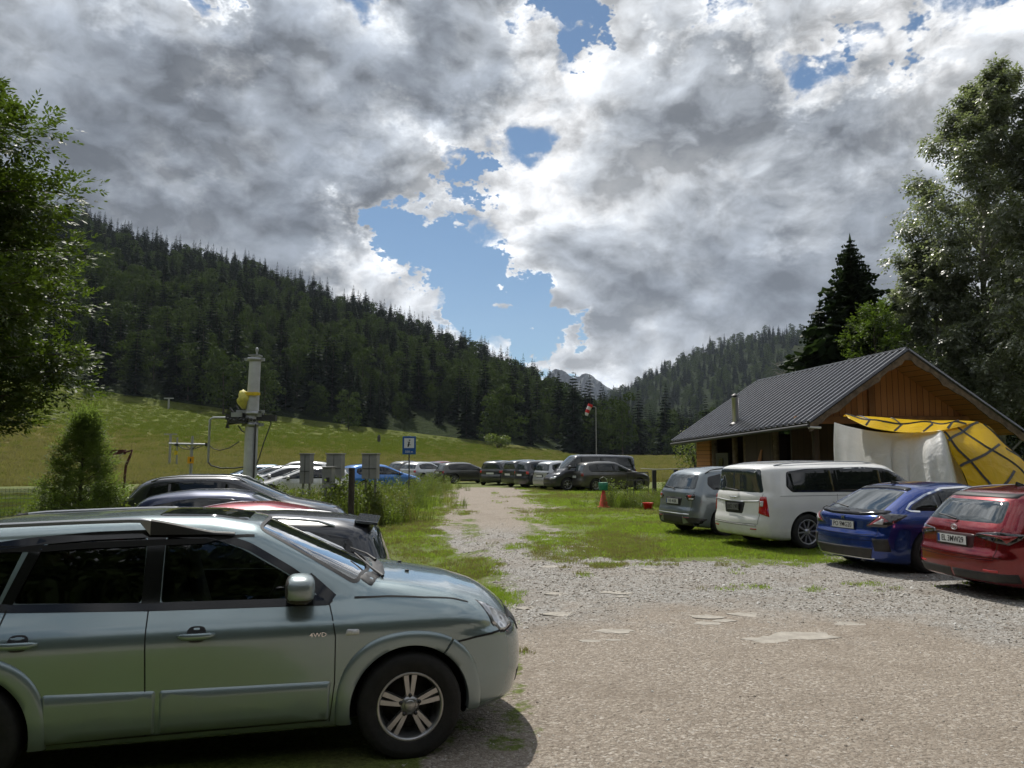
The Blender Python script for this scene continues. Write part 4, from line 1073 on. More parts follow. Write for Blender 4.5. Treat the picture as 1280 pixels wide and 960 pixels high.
C_['patches'] = [
    ('spoiler_blade', [(-.70, .985), (.70, .985), (.72, .93), (.3, .90), (-.3, .90), (-.72, .93)], 'B', M_GLOSSB, .03, (1,), False),
    ('tail_light', [('s', x0+.62, .93), ('s', x0+.30, .955), ('e', .60, .945), ('e', .62, .90), ('e', .47, .76), ('e', .48, .735), ('s', x0+.20, .735), ('s', x0+.38, .83)], 'W', M_SMOKE, .012, (-1, 1), True),
    ('tail_light_lens', [('s', x0+.22, .915), ('e', .66, .915), ('e', .50, .755), ('s', x0+.10, .745), ('s', x0+.26, .83)], 'W', M_DARKRED, .017, (-1, 1), True),
    ('reversing_lamp', [('e', .74, .87), ('e', .70, .865), ('e', .56, .775), ('e', .74, .775)], 'W', M_LWHITE, .021, (-1, 1), True),
    ('rear_bumper_lower', [(-.62, .40), (.62, .40), (.55, .22), (-.55, .22)], 'B', M_BLACK, .008, (1,), False),
    ('upper_spoiler', [(-.04, .50), (.07, .50), (.09, 0), (.07, -.50), (-.04, -.50), (-.02, 0)], 'T', M_GLOSSB, .02, (1,), False),
    ('bumper_vent', [('e', .60, .56), ('s', x0+.20, .56), ('s', x0+.26, .36), ('e', .64, .36)], 'W', M_BLACK, .006, (-1, 1), True),
    ('bumper_chrome_strip', [(-.60, .245), (.60, .245), (.60, .22), (-.60, .22)], 'B', M_CHROME, .014, (1,), False)]
C_['mirror'] = (2.12, .95); C_['handles'] = [(1.32, .83), (.42, .86)]
P_BLUE = paint('deep_blue_pearl', (.004, .035, .22), .65, .26, dirt=.06)
# 4 red wagon
T_ = spec('wagon', 4.65, 1.79, 1.46, 2.70, 1.05, .335, bt=.93, bh=.95, rz=.50, zr=1.36, cowl=2.55, wst=1.50, rim=.22, wheel='multi', clr=.18, cr=.15,
          rearpts=[(.1, -.92), (.22, -1.0), (.38, -1.05), (.58, -1.045), (.63, -1.0), (.90, -.96), (.98, -.90), (1.32, -.60), (1.5, -.44)])
x0 = T_['x0']
T_['rw'] = [(-.66, .98), (.66, .98), (.56, 1.27), (-.56, 1.27)]
T_['patches'] = [
    ('roof_spoiler', [(-.56, 1.36), (.56, 1.36), (.58, 1.30), (-.58, 1.30)], 'B', M_BLACK, .01, (1,), False),
    ('tail_light', [('s', x0+.42, .86), ('e', .66, .885), ('e', .38, .85), ('e', .36, .815), ('e', .60, .80), ('e', .66, .74), ('s', x0+.22, .72), ('s', x0+.36, .80)], 'W', M_SMOKE, .012, (-1, 1), True),
    ('tail_light_lens', [('s', x0+.34, .84), ('s', x0+.1, .85), ('e', .72, .79), ('e', .74, .75), ('s', x0+.20, .735)], 'W', M_DARKRED, .017, (-1, 1), True),
    ('tailgate_chrome_strip', [('e', .30, .822), ('e', .78, .822), ('e', .78, .806), ('e', .30, .806)], 'W', M_CHROME, .018, (-1, 1), True),
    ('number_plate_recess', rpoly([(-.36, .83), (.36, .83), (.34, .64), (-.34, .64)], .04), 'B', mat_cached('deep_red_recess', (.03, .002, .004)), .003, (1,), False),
    ('rear_bumper_lower', [('s', x0+.30, .36), ('e', .02, .36), ('e', .02, .24), ('s', x0+.36, .24)], 'W', M_BLACK, .008, (-1, 1), True)]
T_['seams'] += [([(-.74, .555), (.74, .555)], 'B', 1), ([(.10, .80), (.10, .66), (.26, .66), (.26, .80), (.10, .80)], 'S', -1)]
T_['patches'] += [('rear_reflector', rpoly([(.52, .40), (.70, .40), (.70, .37), (.52, .37)], .01), 'B', M_LRED, .006, (-1, 1), False)]
V_['patches'] += [('rear_reflector', rpoly([(.55, .43), (.72, .43), (.72, .40), (.55, .40)], .01), 'B', M_LRED, .006, (-1, 1), False)]
K['patches'] += [('rear_reflector', rpoly([(.45, .46), (.66, .46), (.66, .43), (.45, .43)], .01), 'B', M_DARKRED, .012, (-1, 1), False)]
C_['seams'] += [([(-.72, .62), (-.3, .60), (.3, .60), (.72, .62)], 'B', 1), ([(.15, .84), (.15, .70), (.30, .70), (.30, .84), (.15, .84)], 'S', -1)]
T_['rails'] = (-.35, 1.5, .58, .035)
P_RED = paint('cherry_red_metallic', (.20, .0015, .008), .65, .26, dirt=.06)

def wiper(root, x, z, y, L, ang):
    mb = MB(); mb.tube([(x, y, z), (x-.035, y+math.cos(ang)*L*.3, z+.02+math.sin(ang)*L*.3), (x-.02, y+math.cos(ang)*L, z+.02+math.sin(ang)*L)], [.016, .010, .006], 8)
    mb.build('rear_wiper', M_BLACK, root)
def antenna(b, root, x):
    z = b.cast([(x, 0)], 'T')[0, 2]; mb = MB(); mb.add([(x-.1, 0, z+.055), (x+.09, 0, z), (x-.1, .022, z), (x-.1, -.022, z), (x-.085, 0, z+.06)], [(4, 1, 2), (4, 3, 1), (0, 4, 2), (0, 3, 4), (0, 2, 3)], 0, False)
    mb.build('shark_fin_antenna', M_GLOSSB, root)

def park(spec_, name, label, pm, wheel_px, ang, sgn=-1, group=None, cell=.055, z=None, scale=1.0, world=None):
    """stand the car so that its rear wheel on side sgn touches the ground at that pixel"""
    a = R(ang); x, y = wheel_px   # rear axle centre on the ground
    return make_car(name, label, 'car', pm, (x, y, zg(x, y) if z is None else z), a, spec_, group, scale, cell)
GR = 'cars parked along the right edge of the lot'
r1, b1 = park(K, 'parked_car', 'grey blue compact SUV with a black lower bumper left of the white minivan', P_KAROQ, (4.66, 18.9), 20, group=GR)
q = b1.cast([(0, .80)], 'B')[0]; plate(r1, (q[0]-.022, 0, .80), 0, 'WE 4K8R')
q = b1.cast([(0, 1.11)], 'B')[0]; wiper(r1, q[0]-.03, 1.09, .02, .34, .1)
r2, b2 = park(V_, 'parked_car', 'large white minivan with tall red tail lights beside the blue hatchback', P_WHITE, (5.62, 16.45), 18, group=GR)
q = b2.cast([(0, .82)], 'B')[0]; plate(r2, (q[0]-.022, 0, .83), 0, 'LBO 1905', .40, .13, base=M_DPLATE)
q = b2.cast([(0, 1.16)], 'B')[0]; wiper(r2, q[0]-.03, 1.155, -.1, .42, .05)
r3, b3 = park(C_, 'parked_car', 'deep blue fastback hatchback with a black tail spoiler beside the red estate', P_BLUE, (6.38, 13.25), 19, group=GR)
q = b3.cast([(0, .77)], 'B')[0]; plate(r3, (q[0]-.022, 0, .74), 0, 'PO 9MG20')
q3 = b3.cast([(0, .875)], 'B')[0]
mb = MB(); mb.box((q3[0]-.012, .022, .855), (.01, .011, .065), 0); mb.box((q3[0]-.012, -.022, .855), (.01, .011, .065), 0); mb.box((q3[0]-.012, 0, .853), (.0095, .034, .011), 0); mb.build('emblem', M_CHROME, r3)
antenna(b3, r3, .25)
q = b3.cast([(-.72, 0)], 'T')[0]; mb = MB(); mb.tube([(-.80, 0, 1.02), (-.78, .18, 1.05), (-.70, .46, 1.07)], [.014, .01, .006], 8); mb.build('rear_wiper', M_BLACK, r3)
r4, b4 = park(T_, 'parked_car', 'cherry red estate car cut off by the right edge of the photo', P_RED, (7.02, 10.85), 10, group=GR)
q = b4.cast([(0, .74)], 'B')[0]; plate(r4, (q[0]-.022, 0, .735), 0, 'EL 3MW29')
q = b4.cast([(0, .90)], 'B')[0]
mb = MB()
for (a_, b_, th) in ((.048, .035, .005), (.030, .012, .0035), (.014, .030, .0035)):
    n = 28; pts = [(q[0]-.012, a_*1.15*math.cos(2*math.pi*i/n), .895+b_*math.sin(2*math.pi*i/n)+(.008 if a_ == .030 else 0)) for i in range(n+1)]; mb.tube(pts, th, 6)
mb.build('emblem', M_CHROME, r4); antenna(b4, r4, .15)
q = b4.cast([(0, .99)], 'B')[0]; wiper(r4, q[0]-.02, 1.0, .02, .30, .12)
# ---------------------------------------------------------------- scatter helper
def scatter(name, P, scale, rot, idx, protos, kind='stuff', normals=None):
    col = bpy.data.collections.new(name+'_source')
    for i, m in enumerate(protos):
        o = bpy.data.objects.new('%s_src_%02d' % (name, i), m); col.objects.link(o)
    me = bpy.data.meshes.new(name); P = np.ascontiguousarray(P, np.float32); n = len(P)
    me.vertices.add(n); me.vertices.foreach_set('co', P.ravel())
    def at_(nm, t, v, key='value'):
        a = me.attributes.new(nm, t, 'POINT'); a.data.foreach_set(key, np.ascontiguousarray(v).ravel())
    at_('sc', 'FLOAT', scale.astype(np.float32)); at_('ro', 'FLOAT_VECTOR', rot.astype(np.float32), 'vector'); at_('ix', 'INT', idx.astype(np.int32))
    g = bpy.data.node_groups.new(name+'_nodes', 'GeometryNodeTree')
    g.interface.new_socket('Geometry', in_out='INPUT', socket_type='NodeSocketGeometry'); g.interface.new_socket('Geometry', in_out='OUTPUT', socket_type='NodeSocketGeometry')
    N = g.nodes; L = g.links; gi = N.new('NodeGroupInput'); go = N.new('NodeGroupOutput')
    ci = N.new('GeometryNodeCollectionInfo'); ci.inputs['Collection'].default_value = col; ci.inputs['Separate Children'].default_value = True; ci.inputs['Reset Children'].default_value = True
    ip = N.new('GeometryNodeInstanceOnPoints'); ip.inputs['Pick Instance'].default_value = True
    def na(nm, t):
        q = N.new('GeometryNodeInputNamedAttribute'); q.data_type = t; q.inputs[0].default_value = nm; return q.outputs[0]
    L.new(gi.outputs[0], ip.inputs['Points']); L.new(ci.outputs[0], ip.inputs['Instance']); L.new(na('ix', 'INT'), ip.inputs['Instance Index'])
    er = N.new('FunctionNodeEulerToRotation'); L.new(na('ro', 'FLOAT_VECTOR'), er.inputs[0]); L.new(er.outputs[0], ip.inputs['Rotation'])
    L.new(na('sc', 'FLOAT'), ip.inputs['Scale']); L.new(ip.outputs[0], go.inputs[0])
    o = link(name, me); md = o.modifiers.new('scatter', 'NODES'); md.node_group = g
    return tag(o, kind=kind)

def quads_from(C, U, Vv):
    """centres, half-axis vectors -> (V,F) quads"""
    n = len(C); V = np.stack([C-U-Vv, C+U-Vv, C+U+Vv, C-U+Vv], 1).reshape(-1, 3); F = np.arange(4*n).reshape(n, 4); return V, F
def diamonds(C, U, Vv):
    n = len(C); V = np.stack([C-U, C-Vv+U*.1, C+U, C+Vv+U*.1], 1).reshape(-1, 3); F = np.arange(4*n).reshape(n, 4); return V, F
def unit(a): return a/np.maximum(1e-9, np.linalg.norm(a, axis=-1, keepdims=True))
def rdir(n, rng=RNG): return unit(rng.normal(size=(n, 3)))

M_SPR = leaf_mat('spruce_needles', (.006, .012, .008), (.018, .030, .014), .8, .12, .06, .25)
M_DEC = leaf_mat('forest_leaves', (.014, .025, .009), (.052, .074, .021), .8, .18, .06, .25)
M_NSPR = leaf_mat('near_spruce_needles', (.012, .022, .012), (.038, .058, .024), .6, .15, .2, .8)
M_YSPR = leaf_mat('young_spruce_needles', (.045, .070, .022), (.15, .19, .06), .6, .4, .2, 1.5)
M_BARK = mat('tree_bark', (.07, .055, .042), .95, var=.5, vscale=6, bump=.6, bscale=14)
M_BBARK = mat('birch_bark', (.38, .37, .34), .85, var=.5, vscale=5, bump=.3)
M_ASH = leaf_mat('ash_leaves', (.022, .038, .008), (.078, .108, .018), .52, .33, .4, 1.2)
M_BIR = leaf_mat('birch_leaves', (.085, .098, .066), (.205, .220, .160), .36, .34, .75, .9)
M_BUSH = leaf_mat('bush_leaves', (.04, .065, .012), (.10, .14, .03), .5, .35, .3, 2)
M_GRASS = leaf_mat('grass_blades', (.095, .140, .018), (.21, .265, .045), .55, .45, .2, 1.5)
M_DRY = leaf_mat('dry_grass_blades', (.10, .095, .035), (.22, .19, .09), .7, .3, .2, 1.5)
M_WEED = leaf_mat('weed_leaves', (.045, .065, .015), (.12, .145, .04), .55, .35, .3, 2)

def spruce_mesh(seed, h=1.0, wid=.17, levels=30, nb=9, sub=4, mats=None, base=.06, trunk=True, dens=1.0):
    rng = np.random.default_rng(seed); C = []; U = []; Vv = []
    for l in range(levels):
        q = l/levels; z0 = base+(1-base)*q**.92
        r = wid*(1-q)**.82*(1+.25*rng.normal()*.5)+.006
        n = max(4, int(nb*(1-q*.55)*dens)); a0 = rng.uniform(0, 6.28)
        for k in range(n):
            a = a0+2*math.pi*k/n+rng.normal()*.18; rr = r*rng.uniform(.65, 1.18); droop = rng.uniform(.22, .50)*(1-.6*q)
            d = np.array([math.cos(a), math.sin(a), 0]); s_ = np.array([-d[1], d[0], 0])
            for j in range(sub):
                t0 = (j+.2)/sub; w = rr*.30*(1-t0*.75)+.004
                c = d*rr*(t0+.12)+np.array([0, 0, z0-droop*rr*t0**1.2+.10*rr*max(0, t0-.6)])
                u = d*rr/sub*.75+np.array([0, 0, -droop*rr/sub*.6]); tilt = rng.normal()*.35
                v = s_*w+np.array([0, 0, tilt*w-.25*w*rng.choice([-1, 1])])
                C.append(c); U.append(u); Vv.append(v)
                # hanging twig sprays
                C.append(c+np.array([0, 0, -w*.45])+s_*rng.normal()*w*.3); U.append(d*rr/sub*.5); Vv.append(np.array([0, 0, w*.55])+s_*w*.2)
    C.append(np.array([0, 0, .985])); U.append(np.array([0, 0, .03])); Vv.append(np.array([.006, 0, 0]))
    V, F = diamonds(np.array(C), np.array(U)*1.15, np.array(Vv)); rnd = rng.uniform(0, 1, len(F)); return V*h, F, rnd
def decid_mesh(seed, h=1.0, wid=.30, blobs=13, per=110, leaf=.022, low=.15):
    rng = np.random.default_rng(seed); Cs = []; Ns = []
    for b in range(blobs):
        q = (b+.5)/blobs; z = low+(.92-low)*q; rmax = wid*math.sqrt(max(.05, 1-((z-.5)/.52)**2))
        a = b*2.4+rng.normal()*.4; rc = rmax*rng.uniform(.35, .72); br = rng.uniform(.11, .17)*(1.15-.35*q)
        c = np.array([math.cos(a)*rc, math.sin(a)*rc, z]); d = rdir(per, rng); d[:, 2] = np.abs(d[:, 2])*1.0-.35
        d = unit(d); rad = br*rng.uniform(.75, 1.08, (per, 1)); Cs.append(c+d*rad*np.array([1, 1, .85])); Ns.append(d)
    # inner fill
    C = np.concatenate(Cs); Nn = unit(np.concatenate(Ns)+rng.normal(size=C.shape)*.55)
    U = unit(np.cross(Nn, rdir(len(C), rng)))*leaf*rng.uniform(.6, 1.4, (len(C), 1)); Vv = unit(np.cross(Nn, U))*leaf*.62*rng.uniform(.6, 1.3, (len(C), 1))
    V, F = diamonds(C, U, Vv); rnd = np.clip(.5+.25*rng.normal(size=len(F)), 0, 1); return V*h, F, rnd
def tree_me(name, data, m):
    V, F, rnd = data; me = npmesh(name, V, F, m); set_rnd(me, rnd[:len(me.polygons)]); return me
def trunk_mesh(h, r, m, bend=.02, seed=0, z0=-.5):
    rng = np.random.default_rng(seed); mb = MB(); n = 7
    pts = [(bend*h*math.sin(i*1.1+seed)*.3, bend*h*math.cos(i*.9+seed)*.3, z0+(h-z0)*i/(n-1)) for i in range(n)]
    mb.tube(pts, [r*1.25]+[r*(1-.93*i/(n-1)) for i in range(1, n)], 8); return mb.mesh('trunk', m)
SPR = [tree_me('spruce_crown', spruce_mesh(s, wid=w, levels=24, nb=8, sub=3), M_SPR) for s, w in ((1, .15), (2, .18), (3, .13), (4, .20))]
DEC = [tree_me('leafy_crown', decid_mesh(s, wid=w), M_DEC) for s, w in ((11, .30), (12, .36), (13, .26))]
FTR = trunk_mesh(.9, .012, M_BARK, z0=-.03)

def forest():
    rng = np.random.default_rng(21); P = []
    def add(th0, th1, r0, r1, sp, conif, hs, jitter=.45, cond=None):
        r = r0
        while (r < r1 if not callable(r1) else r < 620):
            arc = math.radians(th1-th0)*r; n = int(arc/sp)
            th = np.linspace(th0, th1, n, endpoint=False)+rng.normal(size=n)*jitter*sp/r*57.3; rr = r+rng.normal(size=n)*jitter*sp*.8
            for t_, q in zip(th, rr):
                if callable(r1) and q > np.interp(t_, LTH, LRR)+30: continue
                if cond and not cond(t_, q): continue
                x, y = q*math.sin(math.radians(t_)), q*math.cos(math.radians(t_))
                cf = conif(t_, q); isc = rng.uniform() < cf; h = hs*rng.uniform(.55, 1.3)*(1.0 if isc else .82)
                P.append((x, y, zg(x, y)-.6, h, rng.integers(0, 4) if isc else 4+rng.integers(0, 3), t_, q))
            r += sp*.95
    edge = lambda t_, q: q > 203+5*math.sin(t_*.7)+3*math.sin(t_*2.3+1)+(8 if -8 < t_ < -3 else 0)
    add(-52, 9, 200, (lambda: 0), 6.4, lambda t_, q: .50+.30*min(1, max(0, (q-270)/150)) if t_ < 4 else .75, 17.5, cond=edge)
    add(5, 40, 232, 540, 8.5, lambda t_, q: .72, 17.5, cond=lambda t_, q: q > 232+6*math.sin(t_))
    add(2, 40, 545, 1135, 12.5, lambda t_, q: .62, 17)
    P = np.array(P, float)
    px = 640+960*np.tan(np.radians(P[:, 5])); infr = (px > 60) & (px < 905)
    size = P[:, 3]/P[:, 6]*infr; order = np.argsort(-size*(P[:, 6] < 330)); near = order[:292]
    near_set = np.zeros(len(P), bool); near_set[near] = True; near_set &= infr & (P[:, 6] < 330)
    for x, y, z, h, ix, t_, q in P[near_set]:
        ix = int(ix); con = ix < 4
        o = link('spruce_tree' if con else 'leafy_tree', SPR[ix] if con else DEC[ix-4], None, (x, y, z)); o.scale = (h*rng.uniform(.9, 1.15), h*rng.uniform(.9, 1.15), h); o.rotation_euler = (rng.normal()*.02, rng.normal()*.02, rng.uniform(0, 6.28))
        if con: tag(o, 'dark spruce in the front ranks of the wood at the far meadow edge', 'spruce', 'spruces along the far meadow edge')
        else: tag(o, 'round leafy tree in the front ranks of the wood at the far meadow edge', 'tree', 'leafy trees along the far meadow edge')
        link('trunk', FTR, o)
    Q = P[~near_set]; n = len(Q)
    rot = np.stack([rng.normal(size=n)*.02, rng.normal(size=n)*.02, rng.uniform(0, 6.28, n)], 1)
    scatter('hillside_forest', Q[:, :3], Q[:, 3], rot, Q[:, 4], SPR+DEC)
    # wood on the slope behind the photographer; unseen close ring added to darken reflections
    B = []
    for i in range(470):
        th = rng.uniform(95, 265); r = 26+120*rng.uniform()**1.3
        if i < 150: th = 105+1.0*i; r = 16.5+rng.uniform(0, 14)
        x, y = r*math.sin(math.radians(th)), r*math.cos(math.radians(th))
        B.append((x, y, zg(x, y)-.4, rng.uniform(11, 17) if i >= 150 else r*rng.uniform(.72, .92), rng.integers(0, 7)))
    B = np.array(B); n = len(B); scatter('forest_behind', B[:, :3], B[:, 3], np.stack([np.zeros(n), np.zeros(n), rng.uniform(0, 6, n)], 1), B[:, 4], SPR+DEC)
    print('forest', len(P), near_set.sum())
forest()

# distant rocky summit
def peaks():
    rng = np.random.default_rng(5); D = 3300
    prof = [(560, 545), (620, 520), (655, 500), (672, 482), (686, 467), (693, 461), (702, 462), (708, 465), (713, 470), (718, 472), (723, 471), (729, 468), (735, 466.5), (741, 470), (748, 476), (756, 482), (775, 492), (820, 505), (900, 530)]
    px = np.arange(540, 920, 2.5); py = np.interp(px, [p[0] for p in prof], [p[1] for p in prof])+rng.normal(size=len(px))*.5
    zt = CAMH+(571-py)/960*D; X = (px-640)/960*D; rows = 26; Vs = []
    for j in range(rows):
        q = j/(rows-1); y = D-700*q+(rng.normal(size=len(px))*26+60*np.sin(px*.09+j*.3))*(0 < j); z = zt*(1-q)**1.15+rng.normal(size=len(px))*9*(j > 0)
        Vs.append(np.stack([X*(y/D), y, np.maximum(z, -30)], 1))
    V = np.concatenate(Vs); m = len(px); i, j = np.meshgrid(np.arange(rows-1), np.arange(m-1), indexing='ij'); a = i*m+j
    V = np.concatenate([V, np.stack([X, np.full(m, D+500.0), np.full(m, -30.0)], 1)])
    F = np.stack([a, a+1, a+m+1, a+m], -1).reshape(-1, 4); a = np.arange(m-1); F = np.concatenate([F, np.stack([rows*m+a, rows*m+a+1, a+1, a], 1)])
    def f(t, b):
        n = t.noise(t.geo(), .006, 8, .7); t.l.new(t.ramp(n, [(.35, (.015, .022, .022)), (.52, (.030, .038, .038)), (.68, (.055, .062, .068))]), b.inputs['Base Color']); b.inputs['Roughness'].default_value = 1
    tag(link('mountain', npmesh('mountain', V, F, mat('mountain_rock', fn=f), smooth=False)), kind='structure')
peaks()

# ---------------------------------------------------------------- leafy trees near the lot
def envelope_tree(name, label, cat, loc, H, env, nsp, leafl, leafw, m, bark, trunk_r, seed, group=None, droop=.3, leaflets=7, spray=.30, z0=0.12, lobes=0, hollow=.55, upbias=.2):
    """env: list (z fraction, radius m); sprays of leaflets on a branching skeleton"""
    rng = np.random.default_rng(seed); root = empty(name, loc, 0, label, cat, group)
    ez = np.array([e[0] for e in env]); er = np.array([e[1] for e in env])
    tr = MB(); n = 9; ax = [(math.sin(i*.8+seed)*.02*H*(i/8), math.cos(i*1.1+seed)*.02*H*(i/8), H*.93*i/8) for i in range(n)]
    ax[0] = (ax[0][0], ax[0][1], -.3); tr.tube(ax, [trunk_r*1.3]+[trunk_r*(1-.9*i/8) for i in range(1, n)], 10)
    tr.build('trunk', bark, root)
    limbs = MB(); tips = []
    nl = 46 if lobes == 0 else lobes
    for k in range(nl):
        q = z0+(.97-z0)*((k+.5)/nl)**.9; a = k*2.39996+rng.normal()*.3; rr = np.interp(q, ez, er)*rng.uniform(.72, 1.08)
        zb = H*max(.08, q-.16*(1-q*.5)); i = min(7, int(zb/H/.93*8)); base = np.array(ax[i])*(1-(zb/H/.93*8-i))+np.array(ax[i+1])*(zb/H/.93*8-i)
        d = np.array([math.cos(a), math.sin(a), 0]); tip = base*np.array([1, 1, 0])+d*rr+np.array([0, 0, H*q])
        mid = base*.45+tip*.55+np.array([0, 0, rr*.10]); r0 = trunk_r*.32*(1-.6*q)
        limbs.tube([base, base*.7+tip*.3+np.array([0, 0, rr*.10]), mid, mid*.5+tip*.5+np.array([0, 0, rr*.02]), tip], [r0, r0*.7, r0*.4, r0*.2, .008], 6); tips.append((base, mid, tip, rr))
    limbs.build('limb', bark, root)
    C = []; Dr = []
    per = nsp//nl
    for base, mid, tip, rr in tips:
        # cluster of sprays around outer part of the limb
        t_ = hollow*.6+(1.0-hollow*.6)*rng.uniform(0, 1, per)**.65
        p = np.where(t_[:, None] < .55, base+(mid-base)*(t_[:, None]/.55), mid+(tip-mid)*((t_[:, None]-.55)/.45))
        spread = (.24+.14*rng.uniform())*rr*(1.15-t_*.55)
        off = rdir(per, rng)*spread[:, None]*rng.uniform(.25, 1.0, per)[:, None]; off[:, 2] *= .75
        C.append(p+off); out = unit(tip-base); Dr.append(unit(unit(off)*.8+out*.55+np.array([0, 0, -droop])+rng.normal(size=(per, 3))*.25))
    C = np.concatenate(C); Dr = np.concatenate(Dr); N = len(C)
    up = np.array([0, 0, 1.0]); S_ = unit(np.cross(Dr, up+rng.normal(size=(N, 3))*.25)); Nn = unit(np.cross(S_, Dr))
    cs = []; us = []; vs = []; rn = []; base_r = np.clip(.5+.22*rng.normal(size=N), 0, 1)
    L = spray*rng.uniform(.7, 1.2, N)[:, None]
    for j in range(leaflets):
        if j == leaflets-1: pos = C+Dr*L; d = Dr
        else:
            t_ = (j//2+.6)/(leaflets/2+.3); sg = 1 if j % 2 else -1
            pos = C+Dr*L*t_; d = unit(Dr*.55+S_*sg*.85+rng.normal(size=(N, 3))*.18)
            pos = pos+d*leafl*.5
        d = unit(d+np.array([0, 0, -.25*droop])); sc = rng.uniform(.75, 1.2, N)[:, None]
        w = unit(np.cross(d, Nn+rng.normal(size=(N, 3))*.35))
        cs.append(pos); us.append(d*leafl*.5*sc); vs.append(w*leafw*.5*sc); rn.append(base_r)
    V, F = diamonds(np.concatenate(cs), np.concatenate(us), np.concatenate(vs)); me = npmesh('crown', V, F, m); set_rnd(me, np.clip(np.concatenate(rn)+rng.normal(size=len(F))*.08, 0, 1)[:len(me.polygons)])
    link('crown', me, root); return root
def at_ground(px, D): x = (px-640)/960*D; return (x, D, zg(x, D))
envelope_tree('ash_tree', 'tall glossy green ash tree cut off by the left edge of the photo', 'tree', (-10.6, 12.2, -.1), 9.1,
              [(0, .6), (.15, 2.0), (.24, 2.7), (.35, 3.35), (.5, 3.2), (.65, 3.0), (.8, 2.5), (.92, 1.7), (1, .5)], 26000, .115, .045, M_ASH, M_BARK, .22, 3, droop=.1, spray=.25, z0=.30, lobes=100)
envelope_tree('birch_tree', 'tallest birch with drooping grey green leaves behind the cabin', 'tree', at_ground(1248, 38), 22.3,
              [(0, .5), (.2, 3.6), (.35, 4.6), (.5, 4.4), (.65, 3.8), (.8, 2.9), (.92, 1.6), (1, .5)], 15000, .17, .10, M_BIR, M_BBARK, .24, 8, droop=.9, spray=.5, leaflets=6, z0=.2, lobes=84)
envelope_tree('birch_tree', 'second birch cut off by the right edge, beside the tallest birch', 'tree', at_ground(1345, 36), 20,
              [(0, .5), (.2, 3.6), (.4, 4.8), (.6, 4.2), (.8, 3.0), (.92, 1.8), (1, .5)], 11000, .17, .10, M_BIR, M_BBARK, .24, 9, droop=.9, spray=.5, leaflets=6, z0=.2, lobes=70)
envelope_tree('birch_tree', 'lower birch with a ragged left side above the cabin ridge', 'tree', at_ground(1172, 39), 13.2,
              [(0, .5), (.2, 2.8), (.4, 3.3), (.6, 2.9), (.8, 2.0), (.92, 1.2), (1, .4)], 9500, .16, .09, M_BIR, M_BBARK, .18, 10, droop=.8, spray=.45, leaflets=6, z0=.15, lobes=56)
envelope_tree('leafy_tree', 'yellow green young tree between the dark spruce and the birches', 'tree', at_ground(1103, 37), 9.6,
              [(0, .5), (.25, 1.9), (.5, 2.2), (.75, 1.7), (.92, .9), (1, .3)], 3000, .11, .07, M_BUSH, M_BARK, .12, 12, droop=.2, spray=.4, leaflets=6, z0=.15, lobes=40)
for i, (px, D, h, r) in enumerate(((1215, 46, 11.5, 4.2), (1290, 44, 12.5, 4.5), (1150, 50, 10, 3.8), (1360, 40, 11, 4))):
    envelope_tree('leafy_tree', 'dark leafy tree in the thicket behind the cabin roof', 'tree', at_ground(px, D), h, [(0, .8), (.2, r*.8), (.45, r), (.7, r*.85), (.9, r*.45), (1, .3)], 3600, .17, .11, M_DEC, M_BARK, .16, 20+i, 'dark leafy trees behind the cabin', droop=.3, spray=.5, leaflets=6, z0=.08, lobes=44)
def near_spruce(name, label, px, D, h, wid, seed, group=None, lv=40, off=0):
    root = empty(name, at_ground(px, D), 0, label, 'spruce', group)
    d = spruce_mesh(seed, h, wid, lv, 17, 6, base=.03); me = tree_me('crown', d, M_NSPR); link('crown', me, root)
    link('trunk', trunk_mesh(h*.97, .012*h, M_BARK, .004, seed, -.3), root); return root
near_spruce('spruce_tree', 'tall dark spruce with a pointed top behind the cabin ridge', 1072, 40, 13.5, .32, 31, lv=56)
near_spruce('spruce_tree', 'shorter dark spruce left of the tall one behind the cabin', 1030, 41, 10.2, .36, 32, lv=46)
near_spruce('spruce_tree', 'lowest dark spruce at the left end of the group behind the cabin', 1006, 43, 7.8, .40, 38, lv=40)
near_spruce('spruce_tree', 'dark spruce half hidden behind the lower birch', 1128, 44, 11.5, .33, 36, lv=46)
envelope_tree('young_spruce', 'small feathery young spruce standing behind the wire fence on the left', 'spruce', at_ground(106, 15.5), 3.0, [(0, .9), (.12, 1.05), (.35, .85), (.6, .55), (.85, .25), (1, .05)], 4200, .07, .020, M_YSPR, M_BARK, .05, 33, droop=-.15, spray=.27, leaflets=9, z0=.03, lobes=46)
def dead_tree():
    x, y, z = at_ground(985, 52); mb = MB(); rng = np.random.default_rng(4)
    mb.tube([(0, 0, -.3), (.2, 0, 4), (.1, .2, 8.4)], [.12, .09, .02], 7)
    for k in range(46):
        q = rng.uniform(.25, .98); a = rng.uniform(0, 6.28); L = 2.4*(1.1-q)+.5; b = np.array([.15, .1, 8.4*q]); t_ = b+np.array([math.cos(a)*L, math.sin(a)*L, L*.35])
        mid = (b+t_)/2+np.array([0, 0, -.1]); mb.tube([b, mid, t_], [.03, .02, .008], 4)
        for j in range(4):
            s_ = b+(t_-b)*rng.uniform(.3, .95); d = rdir(1, rng)[0]*.6; mb.tube([s_, s_+d], [.012, .005], 3)
    tag(mb.build('dead_tree', mat('dead_wood', (.20, .19, .17), .9, var=.2), None, (x, y, z)), 'bare grey dead tree left of the dark spruces above the cabin roof', 'tree')
dead_tree()
